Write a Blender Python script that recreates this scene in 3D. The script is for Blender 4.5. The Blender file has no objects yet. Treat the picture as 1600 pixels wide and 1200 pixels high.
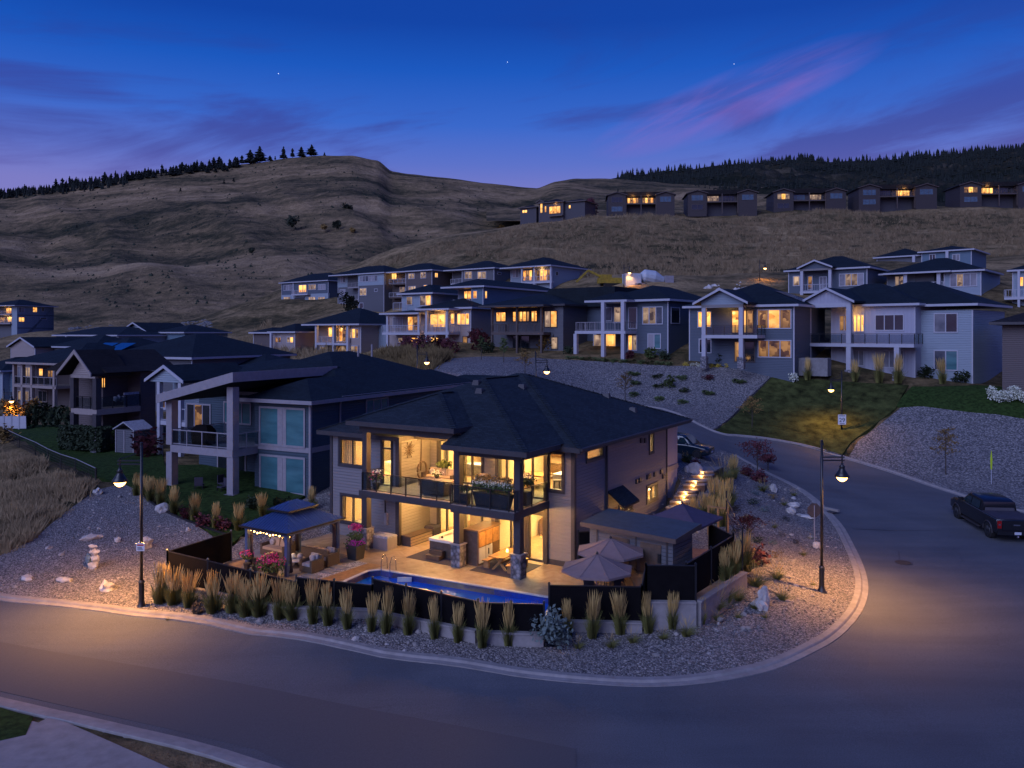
import bpy, math, random
import numpy as np
from mathutils import Vector, noise, Matrix
from mathutils.geometry import delaunay_2d_cdt
R = math.radians; rnd = random.Random(7)
F, CX, HY, CZ = 1249.0, 800.0, 520.0, 12.1       # focal length, centre column, horizon row (1600 wide survey of the place), eye height
sc = bpy.context.scene
# ---------------------------------------------------------------- camera, sky, sun, exposure
cam = bpy.data.cameras.new('camera'); cam.sensor_width = 36; cam.lens = 36*F/1600; cam.shift_y = (HY-600)/1600
cam.clip_start = .5; cam.clip_end = 20000
co = bpy.data.objects.new('camera', cam); sc.collection.objects.link(co)
co.location = (0, 0, CZ); co.rotation_euler = (R(90), 0, 0); sc.camera = co
w = bpy.data.worlds.new('World'); sc.world = w; w.use_nodes = True
nt = w.node_tree; nt.nodes.clear()
def N(nt, t, **k):
    n = nt.nodes.new(t)
    for a, b in k.items():
        if a in n.inputs.keys() if isinstance(a, str) else False: n.inputs[a].default_value = b
        else: setattr(n, a, b)
    return n
def math_n(nt, op, a, b=None, c=None, clamp=False):
    n = nt.nodes.new('ShaderNodeMath'); n.operation = op; n.use_clamp = clamp
    for i, x in enumerate((a, b, c)):
        if x is None: continue
        if isinstance(x, (int, float)): n.inputs[i].default_value = x
        else: nt.links.new(x, n.inputs[i])
    return n.outputs[0]
def ramp(nt, fac, stops, interp='LINEAR'):
    n = nt.nodes.new('ShaderNodeValToRGB'); e = n.color_ramp.elements; n.color_ramp.interpolation = interp
    while len(e) < len(stops): e.new(.5)
    for el, (p, c) in zip(e, stops):
        el.position = p; el.color = (c[0], c[1], c[2], 1) if not isinstance(c, (int, float)) else (c, c, c, 1)
    nt.links.new(fac, n.inputs[0]); return n.outputs[0]
def mixc(nt, fac, a, b, mode='MIX'):
    n = nt.nodes.new('ShaderNodeMix'); n.data_type = 'RGBA'; n.blend_type = mode
    for s, x in ((0, fac), (6, a), (7, b)):
        if isinstance(x, (int, float)): n.inputs[s].default_value = x
        elif isinstance(x, tuple): n.inputs[s].default_value = (x[0], x[1], x[2], 1)
        else: nt.links.new(x, n.inputs[s])
    return n.outputs[2]
def noise_n(nt, vec, scale, detail=4, rough=.55, dist=0):
    n = nt.nodes.new('ShaderNodeTexNoise'); n.inputs['Scale'].default_value = scale; n.inputs['Detail'].default_value = detail
    n.inputs['Roughness'].default_value = rough; n.inputs['Distortion'].default_value = dist
    if vec is not None: nt.links.new(vec, n.inputs['Vector'])
    return n.outputs['Fac']
def mapping(nt, vec, scale=(1, 1, 1), rot=(0, 0, 0), loc=(0, 0, 0)):
    n = nt.nodes.new('ShaderNodeMapping'); n.inputs['Scale'].default_value = scale; n.inputs['Rotation'].default_value = rot
    n.inputs['Location'].default_value = loc; nt.links.new(vec, n.inputs['Vector']); return n.outputs[0]
def sl(*c):   # srgb 0-255 to linear
    return tuple(((x/255+.055)/1.055)**2.4 if x > 10 else x/255/12.92 for x in c)
tc = nt.nodes.new('ShaderNodeTexCoord'); D = tc.outputs['Generated']
sep = nt.nodes.new('ShaderNodeSeparateXYZ'); nt.links.new(D, sep.inputs[0])
el = math_n(nt, 'ABSOLUTE', sep.outputs[2])
skyc = ramp(nt, el, [(0, sl(146, 128, 184)), (.165, sl(122, 122, 196)), (.205, sl(90, 112, 200)), (.25, sl(54, 102, 202)), (.31, sl(20, 86, 190)), (.36, sl(8, 66, 166)), (.6, sl(8, 52, 145)), (1, sl(8, 44, 125))])
# thin cloud streaks, rising a little to the right
def streak(rot, scl, loc, sc, det, dist=.6): return noise_n(nt, mapping(nt, mapping(nt, D, rot=(0, R(rot), 0)), scl, loc=loc), sc, det, .6, dist)
c1 = streak(9, (1.6, 1.6, 9), (3.1, .4, 1.3), 1.5, 8); c2 = streak(4, (1, 1, 3), (1, 5, 2), 1.6, 3)
cm = math_n(nt, 'MULTIPLY', ramp(nt, math_n(nt, 'ADD', math_n(nt, 'MULTIPLY', c1, .65), math_n(nt, 'MULTIPLY', c2, .4)), [(.465, 0), (.59, .85)], 'EASE'), ramp(nt, el, [(.02, .4), (.17, .8), (.25, .9), (.32, .55), (.4, .1)]))
cloudc = ramp(nt, el, [(0, sl(112, 92, 158)), (.17, sl(84, 78, 158)), (.22, sl(62, 68, 150)), (.28, sl(50, 66, 156)), (.36, sl(24, 56, 148)), (1, sl(12, 40, 118))])
col = mixc(nt, cm, skyc, cloudc)
sx_ = math_n(nt, 'SUBTRACT', sep.outputs[0], .25); sz_ = math_n(nt, 'SUBTRACT', sep.outputs[2], math_n(nt, 'ADD', .268, math_n(nt, 'MULTIPLY', sx_, .3)))
g_ = math_n(nt, 'ADD', math_n(nt, 'POWER', math_n(nt, 'DIVIDE', math_n(nt, 'ABSOLUTE', sx_), .16), 2), math_n(nt, 'POWER', math_n(nt, 'DIVIDE', math_n(nt, 'ABSOLUTE', sz_), .036), 2))
pkm = math_n(nt, 'MULTIPLY', ramp(nt, g_, [(0, 1), (1, 0)]), ramp(nt, streak(24, (2, 2, 16), (5, 1, 4), 1.7, 7), [(.36, .1), (.66, .75)]))
col = mixc(nt, pkm, col, sl(142, 104, 190))
bg = nt.nodes.new('ShaderNodeBackground'); nt.links.new(col, bg.inputs[0]); bg.inputs[1].default_value = .86
nish = nt.nodes.new('ShaderNodeTexSky'); nish.sky_type = 'NISHITA'; nish.sun_disc = False
nish.sun_elevation = R(1.0); nish.sun_rotation = R(215)
bg2 = nt.nodes.new('ShaderNodeBackground'); nt.links.new(nish.outputs[0], bg2.inputs[0]); bg2.inputs[1].default_value = .006
ad = nt.nodes.new('ShaderNodeAddShader'); nt.links.new(bg.outputs[0], ad.inputs[0]); nt.links.new(bg2.outputs[0], ad.inputs[1])
wo = nt.nodes.new('ShaderNodeOutputWorld'); nt.links.new(ad.outputs[0], wo.inputs[0])
sd = bpy.data.lights.new('afterglow', 'SUN'); sd.energy = 1.9; sd.angle = R(50); sd.color = (.50, .58, 1.0)
so = bpy.data.objects.new('afterglow', sd); sc.collection.objects.link(so)
so.rotation_euler = (R(58), 0, R(-38))     # last light from behind the camera on the left
vs = sc.view_settings; vs.view_transform = 'Standard'; vs.look = 'None'; vs.exposure = .22; vs.gamma = 1; vs.use_curve_mapping = False
sc.render.engine = 'CYCLES'; sc.cycles.use_denoising = True; sc.cycles.max_bounces = 6; sc.cycles.transparent_max_bounces = 12
sc.cycles.diffuse_bounces = 3; sc.cycles.glossy_bounces = 3; sc.cycles.sample_clamp_indirect = 4; sc.cycles.caustics_reflective = False; sc.cycles.caustics_refractive = False
sc.cycles.use_light_tree = True

# ---------------------------------------------------------------- materials
MATS = {}
def newmat(name):
    m = bpy.data.materials.new(name); m.use_nodes = True; t = m.node_tree; t.nodes.clear()
    o = t.nodes.new('ShaderNodeOutputMaterial'); p = t.nodes.new('ShaderNodeBsdfPrincipled'); t.links.new(p.outputs[0], o.inputs[0])
    c = t.nodes.new('ShaderNodeTexCoord'); MATS[name] = m
    return m, t, p, c.outputs['Object'], o
def bump(t, p, h, dist, strength=1):
    b = t.nodes.new('ShaderNodeBump'); b.inputs['Distance'].default_value = dist; b.inputs['Strength'].default_value = strength
    t.links.new(h, b.inputs['Height']); t.links.new(b.outputs[0], p.inputs['Normal'])
def P(name, col, rough=.6, var=.2, scale=3, metal=0, bp=0, bs=30, spec=.5, trans=0):
    m, t, p, c, o = newmat(name)
    n = noise_n(t, c, scale, 5, .6)
    lo = tuple(x*(1-var) for x in col); hi = tuple(min(1, x*(1+var)) for x in col)
    t.links.new(ramp(t, n, [(.3, lo), (.7, hi)]), p.inputs['Base Color'])
    p.inputs['Roughness'].default_value = rough; p.inputs['Metallic'].default_value = metal; p.inputs['Specular IOR Level'].default_value = spec
    if bp: bump(t, p, noise_n(t, c, bs, 4), bp)
    return m
def siding(name, col, pitch=.18, vertical=False, rough=.65):
    m, t, p, c, o = newmat(name)
    s = t.nodes.new('ShaderNodeSeparateXYZ'); t.links.new(c, s.inputs[0])
    if vertical: q = math_n(t, 'ADD', s.outputs[0], s.outputs[1])
    else: q = s.outputs[2]
    fr = math_n(t, 'FRACT', math_n(t, 'DIVIDE', q, pitch))
    row = math_n(t, 'FLOOR', math_n(t, 'DIVIDE', q, pitch))
    wn = t.nodes.new('ShaderNodeTexWhiteNoise'); wn.noise_dimensions = '1D'; t.links.new(row, wn.inputs['W'])
    n = noise_n(t, mapping(t, c, (1, 1, 6) if not vertical else (6, 6, 1)), 1.5, 4)
    f = math_n(t, 'ADD', math_n(t, 'MULTIPLY', n, .7), math_n(t, 'MULTIPLY', wn.outputs[0], .25))
    cc = ramp(t, f, [(.25, tuple(x*.94 for x in col)), (.75, tuple(x*1.05 for x in col))])
    t.links.new(cc, p.inputs['Base Color']); p.inputs['Roughness'].default_value = rough
    h = ramp(t, fr, [(0, 0), (.12, 1), (.88, .55), (1, 0)] if not vertical else [(0, 1), (.16, 1), (.2, 0), (1, 0)])
    bump(t, p, h, .03 if not vertical else .02)
    return m
def shingle(name, col):
    m, t, p, c, o = newmat(name)
    s = t.nodes.new('ShaderNodeSeparateXYZ'); t.links.new(c, s.inputs[0])
    cb = t.nodes.new('ShaderNodeCombineXYZ'); t.links.new(math_n(t, 'ADD', s.outputs[0], s.outputs[1]), cb.inputs[0])
    t.links.new(math_n(t, 'MULTIPLY', s.outputs[2], 2.6), cb.inputs[1])
    br = t.nodes.new('ShaderNodeTexBrick'); t.links.new(cb.outputs[0], br.inputs['Vector']); br.inputs['Scale'].default_value = 1
    br.inputs['Brick Width'].default_value = .33; br.inputs['Row Height'].default_value = .17; br.inputs['Mortar Size'].default_value = .012
    br.inputs['Color1'].default_value = (*[x*.6 for x in col], 1); br.inputs['Color2'].default_value = (*[x*1.5 for x in col], 1)
    br.inputs['Mortar'].default_value = (*[x*.3 for x in col], 1); br.inputs['Bias'].default_value = -.1
    n = noise_n(t, c, .7, 5, .65)
    t.links.new(mixc(t, .5, br.outputs[0], ramp(t, n, [(.3, tuple(x*.7 for x in col)), (.7, tuple(x*1.35 for x in col))])), p.inputs['Base Color'])
    p.inputs['Roughness'].default_value = .8; p.inputs['Specular IOR Level'].default_value = .22
    bump(t, p, br.outputs['Fac'], -.03)
    return m
def glass(name, tint=(.7, .8, .85), alpha=.12):
    m, t, p, c, o = newmat(name); t.nodes.remove(p)
    tr = t.nodes.new('ShaderNodeBsdfTransparent'); gl = t.nodes.new('ShaderNodeBsdfGlossy'); gl.inputs['Roughness'].default_value = .02
    tr.inputs[0].default_value = (*tint, 1)
    fr = t.nodes.new('ShaderNodeLayerWeight'); fr.inputs[0].default_value = .5
    mx = t.nodes.new('ShaderNodeMixShader'); t.links.new(math_n(t, 'ADD', math_n(t, 'MULTIPLY', math_n(t, 'POWER', fr.outputs['Facing'], 4), .7), .05), mx.inputs[0]); t.links.new(tr.outputs[0], mx.inputs[1]); t.links.new(gl.outputs[0], mx.inputs[2])
    t.links.new(mx.outputs[0], o.inputs[0]); return m
def lit(name, c1, c2, strength, stripes=0):
    """a window of a lit room: lamplight with darker furniture and curtains, varied per pane"""
    m, t, p, c, o = newmat(name)
    oi = t.nodes.new('ShaderNodeObjectInfo')
    off = t.nodes.new('ShaderNodeVectorMath'); off.operation = 'ADD'; t.links.new(c, off.inputs[0])
    cb = t.nodes.new('ShaderNodeCombineXYZ'); t.links.new(math_n(t, 'MULTIPLY', oi.outputs['Random'], 50), cb.inputs[0]); t.links.new(cb.outputs[0], off.inputs[1])
    v = off.outputs[0]
    n1 = noise_n(t, v, .8, 1, .4); 
    vo = t.nodes.new('ShaderNodeTexVoronoi'); vo.distance = 'CHEBYCHEV'; vo.inputs['Scale'].default_value = 1.6; t.links.new(mapping(t, v, (1, 1, 1.1)), vo.inputs['Vector'])
    sv = t.nodes.new('ShaderNodeSeparateColor'); t.links.new(vo.outputs['Color'], sv.inputs[0])
    f = math_n(t, 'ADD', math_n(t, 'MULTIPLY', n1, .9), math_n(t, 'MULTIPLY', sv.outputs[0], .45))
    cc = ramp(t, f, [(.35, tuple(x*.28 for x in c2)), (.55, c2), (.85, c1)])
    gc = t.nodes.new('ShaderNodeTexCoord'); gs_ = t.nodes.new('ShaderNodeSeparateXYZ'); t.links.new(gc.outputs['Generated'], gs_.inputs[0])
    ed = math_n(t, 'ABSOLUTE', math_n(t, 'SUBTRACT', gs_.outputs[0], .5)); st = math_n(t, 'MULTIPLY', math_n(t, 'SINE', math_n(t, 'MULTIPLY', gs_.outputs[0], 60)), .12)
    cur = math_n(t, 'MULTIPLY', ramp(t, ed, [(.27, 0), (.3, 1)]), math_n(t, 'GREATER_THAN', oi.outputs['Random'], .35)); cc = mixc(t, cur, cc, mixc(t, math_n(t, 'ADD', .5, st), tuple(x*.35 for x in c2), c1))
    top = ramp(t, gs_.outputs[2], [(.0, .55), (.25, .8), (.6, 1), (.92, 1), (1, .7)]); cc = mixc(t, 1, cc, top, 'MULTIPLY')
    em = t.nodes.new('ShaderNodeEmission'); t.links.new(cc, em.inputs[0])
    t.links.new(math_n(t, 'MULTIPLY', math_n(t, 'ADD', .65, math_n(t, 'MULTIPLY', oi.outputs['Random'], .7)), strength), em.inputs[1])
    p.inputs['Base Color'].default_value = (.02, .02, .02, 1); p.inputs['Roughness'].default_value = .05
    mx = t.nodes.new('ShaderNodeAddShader'); t.links.new(em.outputs[0], mx.inputs[0]); t.links.new(p.outputs[0], mx.inputs[1]); t.links.new(mx.outputs[0], o.inputs[0])
    return m
def emit(name, col, s):
    m, t, p, c, o = newmat(name); t.nodes.remove(p)
    e = t.nodes.new('ShaderNodeEmission'); e.inputs[0].default_value = (*col, 1); e.inputs[1].default_value = s; t.links.new(e.outputs[0], o.inputs[0]); return m
WARM = (1.0, .50, .13)
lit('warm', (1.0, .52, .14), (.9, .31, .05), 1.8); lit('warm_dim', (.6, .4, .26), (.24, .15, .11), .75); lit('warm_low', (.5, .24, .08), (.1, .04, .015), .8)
m, t, p, c, o = newmat('blind_pane')
oi = t.nodes.new('ShaderNodeObjectInfo'); t.links.new(ramp(t, math_n(t, 'ADD', math_n(t, 'MULTIPLY', oi.outputs['Random'], .5), math_n(t, 'MULTIPLY', noise_n(t, c, .9, 2), .5)), [(.25, (.05, .06, .08)), (.7, (.28, .27, .3))]), p.inputs['Base Color']); p.inputs['Roughness'].default_value = .2
P('dark_pane', (.015, .02, .028), .06, .5, .8, spec=1)
m, t, p, c, o = newmat('teal_pane'); p.inputs['Base Color'].default_value = (.03, .17, .22, 1); p.inputs['Roughness'].default_value = .12; p.inputs['Specular IOR Level'].default_value = .9
t.links.new(ramp(t, noise_n(t, mapping(t, c, (.3, .3, 1.2)), 1.2, 3), [(.35, (.045, .13, .15)), (.65, (.08, .21, .23))]), p.inputs['Base Color'])
glass('clear_glass'); glass('rail_glass', (.62, .68, .72))
siding('siding_grey', (.205, .19, .195)); siding('siding_teal', (.035, .06, .085)); siding('siding_navy', (.075, .095, .13)); siding('siding_blue', (.10, .16, .22))
siding('siding_pale', (.26, .31, .36)); siding('siding_lodge', (.05, .038, .038)); siding('siding_white', (.36, .36, .43), .4, True); siding('siding_tan', (.32, .26, .24)); siding('siding_brown', (.10, .075, .072))
siding('siding_dark', (.055, .05, .06)); siding('siding_char', (.10, .10, .115)); siding('siding_steel', (.24, .29, .35))
siding('siding_garage', (.42, .38, .4), .3, True)
P('trim_white', (.4, .4, .45), .5, .06); P('trim_dark', (.045, .04, .045), .5, .15); P('trim_grey', (.27, .25, .27), .5, .1); P('trim_tan', (.30, .25, .23), .5, .1); P('black_metal', (.012, .012, .014), .38, .2, spec=.6)
P('trim_brown', (.085, .062, .055), .55, .15)
shingle('shingle_main', (.022, .030, .038)); shingle('shingle_dark', (.012, .019, .026)); shingle('shingle_brown', (.022, .019, .020))
def rock(name, cols, scale=6, bd=.05):
    m, t, p, c, o = newmat(name)
    v = t.nodes.new('ShaderNodeTexVoronoi'); v.inputs['Scale'].default_value = scale; t.links.new(c, v.inputs['Vector'])
    sv = t.nodes.new('ShaderNodeSeparateColor'); t.links.new(v.outputs['Color'], sv.inputs[0])
    big = noise_n(t, c, .25, 4, .6)
    f = math_n(t, 'ADD', math_n(t, 'MULTIPLY', sv.outputs[0], .75), math_n(t, 'MULTIPLY', big, .3))
    k = len(cols)
    cc = ramp(t, f, [(.12+.8*i/(k-1), x) for i, x in enumerate(cols)])
    d = ramp(t, v.outputs['Distance'], [(.25, 1), (.75, .35)])
    t.links.new(mixc(t, 1, cc, d, 'MULTIPLY'), p.inputs['Base Color']); p.inputs['Roughness'].default_value = .85
    bump(t, p, v.outputs['Distance'], -bd); return m
GR = [(.11, .095, .1), (.19, .165, .16), (.27, .235, .225), (.36, .32, .30), (.5, .45, .41)]
rock('gravel', GR, 15, .045); rock('gravel_slope', [(.12, .12, .13), (.2, .19, .2), (.28, .265, .265), (.4, .37, .36)], 7.5, .09)
rock('white_gravel', [(.35, .3, .3), (.5, .44, .43), (.7, .62, .6)], 14, .02)
def asphalt():
    m, t, p, c, o = newmat('asphalt')
    n = noise_n(t, c, 60, 3); b = noise_n(t, c, .22, 5, .6, .4); s = noise_n(t, mapping(t, c, (.1, .9, 1), (0, 0, R(-12))), .8, 4, .6)
    f = math_n(t, 'ADD', math_n(t, 'MULTIPLY', n, .35), math_n(t, 'ADD', math_n(t, 'MULTIPLY', b, .4), math_n(t, 'MULTIPLY', s, .3)))
    vc = t.nodes.new('ShaderNodeTexVoronoi'); vc.feature = 'DISTANCE_TO_EDGE'; vc.inputs['Scale'].default_value = .16; wv = t.nodes.new('ShaderNodeVectorMath'); wv.operation = 'ADD'; t.links.new(c, wv.inputs[0])
    nz = t.nodes.new('ShaderNodeTexNoise'); nz.inputs['Scale'].default_value = .9; nz.inputs['Detail'].default_value = 6; t.links.new(c, nz.inputs['Vector']); t.links.new(nz.outputs['Color'], wv.inputs[1]); t.links.new(wv.outputs[0], vc.inputs['Vector'])
    ck = ramp(t, math_n(t, 'ADD', vc.outputs['Distance'], math_n(t, 'MULTIPLY', noise_n(t, c, .12, 2), .018)), [(.006, .68), (.009, 1)])
    agg = noise_n(t, c, 22, 2, .8); cb_ = ramp(t, f, [(.35, (.062, .066, .078)), (.68, (.128, .132, .15))])
    t.links.new(mixc(t, 1, mixc(t, 1, cb_, ramp(t, agg, [(.3, .72), (.7, 1.25)]), 'MULTIPLY'), ck, 'MULTIPLY'), p.inputs['Base Color'])
    t.links.new(ramp(t, b, [(.3, .72), (.7, .9)]), p.inputs['Roughness']); bump(t, p, n, .012); return m
asphalt(); P('asphalt_patch', (.078, .078, .088), .8, .15, 20, bp=.01)
P('concrete', (.27, .245, .235), .8, .18, 2.2, bp=.01, bs=40); P('concrete_dark', (.2, .19, .19), .8, .2, 3, bp=.01)
def stamped():
    m, t, p, c, o = newmat('patio_concrete')
    n = noise_n(t, c, 1.1, 7, .65, 1.6); n2 = noise_n(t, c, .35, 3)
    t.links.new(ramp(t, math_n(t, 'ADD', math_n(t, 'MULTIPLY', n, .75), math_n(t, 'MULTIPLY', n2, .3)), [(.35, (.20, .135, .075)), (.52, (.34, .24, .14)), (.66, (.42, .32, .2))]), p.inputs['Base Color'])
    p.inputs['Roughness'].default_value = .5; bump(t, p, n, .015); return m
stamped()
def field(name, cols, sc1=.02, streak=.05, fine=.8):
    m, t, p, c, o = newmat(name)
    a = noise_n(t, mapping(t, c, (1, 1.6, 2.5), (0, 0, R(15))), sc1, 8, .62, .8); b = noise_n(t, mapping(t, c, (.5, 1.0, 3.5), (0, 0, R(-20))), streak, 8, .7, 1.2); d = noise_n(t, c, fine, 6, .75)
    f = math_n(t, 'ADD', math_n(t, 'MULTIPLY', a, .45), math_n(t, 'ADD', math_n(t, 'MULTIPLY', b, .4), math_n(t, 'MULTIPLY', d, .25)))
    k = len(cols)
    t.links.new(ramp(t, f, [(.455+.19*i/(k-1), x) for i, x in enumerate(cols)]), p.inputs['Base Color']); p.inputs['Roughness'].default_value = .95; p.inputs['Specular IOR Level'].default_value = .1
    if name == 'dry_grass':
        e_ = noise_n(t, mapping(t, c, (1, 1, .35), (0, 0, 0)), 1.1, 6, .8); cl_ = [l for l in t.links if l.to_socket == p.inputs['Base Color']][0].from_socket
        t.links.new(mixc(t, .75, cl_, ramp(t, e_, [(.36, .35), (.5, .9), (.66, 1.0)]), 'MULTIPLY'), p.inputs['Base Color']); bump(t, p, e_, .5); return m
    bump(t, p, math_n(t, 'ADD', d, b), .5/fine if fine < .5 else .35); return m
field('dry_grass', [(.055, .05, .026), (.16, .118, .058), (.32, .225, .115), (.47, .33, .17)], .02, .07, .5)
field('hill_grass', [(.035, .036, .02), (.10, .08, .045), (.22, .155, .082), (.34, .235, .13), (.46, .32, .18)], .0045, .011, .16); field('forest_floor', [(.012, .016, .012), (.02, .024, .017), (.05, .045, .03), (.10, .085, .06)], .006, .012, .06)
P('lawn', (.032, .058, .014), .95, .6, 3.5, bp=.05, bs=30, spec=.1); P('rough_lawn', (.052, .06, .018), .95, .7, 1.1, bp=.12, bs=7, spec=.1)
def stone_veneer():
    return rock('stone', [(.12, .12, .14), (.25, .24, .27), (.36, .33, .33)], 5, .04)
stone_veneer(); P('boulder', (.5, .46, .43), .85, .3, 3, bp=.06, bs=6)
P('wicker', (.085, .062, .045), .7, .35, 30, bp=.02, bs=60); P('cushion', (.36, .27, .2), .85, .1); P('cushion_grey', (.3, .3, .34), .85, .3, 6); P('dark_fabric', (.035, .03, .05), .85, .2)
P('mauve_fabric', (.22, .155, .15), .8, .1); P('navy_fabric', (.055, .045, .085), .85, .15)
P('wood', (.33, .17, .06), .5, .3, 4, bp=.005); P('dark_wood', (.09, .06, .045), .55, .3, 4); P('bark', (.06, .045, .035), .9, .3, 8, bp=.02)
P('pool_liner', (.01, .07, .5), .4, .25, 5); P('pool_coping', (.55, .52, .5), .5, .1)
m, t, p, c, o = newmat('water'); p.inputs['Base Color'].default_value = (.008, .10, .5, 1); p.inputs['Roughness'].default_value = .08; p.inputs['Specular IOR Level'].default_value = .35; bump(t, p, noise_n(t, c, 3, 3), .04)
P('mesh_black', (.008, .007, .008), .95, .15, spec=.05); P('steel', (.6, .6, .62), .25, .05, metal=1); P('tub_shell', (.72, .66, .55), .3, .05); P('planter_black', (.03, .03, .035), .6, .2)
P('leaf_green', (.07, .10, .025), .8, .45, 4); P('leaf_dark', (.02, .035, .012), .8, .45, 4); P('leaf_grey', (.12, .16, .15), .8, .3, 4); P('leaf_red', (.085, .014, .02), .8, .4, 5); P('leaf_gold', (.22, .13, .03), .8, .4, 4)
P('grass_blade', (.15, .145, .035), .85, .35, 3); P('grass_plume', (.52, .35, .12), .85, .25, 3); P('flower_pink', (.55, .03, .16), .6, .3, 9); P('flower_magenta', (.5, .02, .36), .6, .3, 9); P('flower_white', (.6, .62, .5), .7, .2, 5); P('flower_yellow', (.6, .45, .05), .7, .2, 5)
P('conifer', (.010, .015, .012), .95, .5, .2); P('bush_dark', (.022, .03, .016), .95, .5, .6)
P('gazebo_roof', (.035, .07, .19), .35, .1, spec=.7); P('car_paint', (.006, .016, .028), .16, .1, spec=.8); P('truck_paint', (.010, .010, .013), .2, .1, spec=.8); P('tyre', (.012, .012, .012), .8, .2); P('rim', (.1, .1, .11), .3, .1, metal=.8); P('car_glass', (.012, .03, .04), .05, .2, spec=1)
P('tail_red', (.28, .008, .008), .2, .1); P('plate', (.5, .52, .6), .5, .05); P('chrome', (.7, .7, .72), .15, .03, metal=1); P('sign_white', (.7, .7, .72), .5, .05); P('sign_ink', (.01, .01, .012), .6, .05); P('sign_red', (.5, .03, .03), .6, .05); P('marker_yellow', (.45, .6, .02), .5, .1)
P('interior_wall', (.64, .46, .28), .85, .05); P('interior_floor', (.32, .2, .1), .5, .2, 3); P('curtain', (.6, .48, .33), .9, .12, 9); P('cabinet', (.13, .07, .035), .5, .2)
P('excavator_yellow', (.32, .22, .02), .5, .3, 2); P('container_grey', (.42, .46, .52), .6, .1); P('solar', (.01, .06, .16), .12, .2, spec=1)
emit('lamp_glow', (1.0, .50, .14), 9); emit('bulb_warm', (1, .55, .15), 9); emit('step_light', (1, .5, .13), 9); emit('lamp_far', (1, .62, .28), 14); emit('string_bulb', (1, .5, .12), 16)

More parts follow.
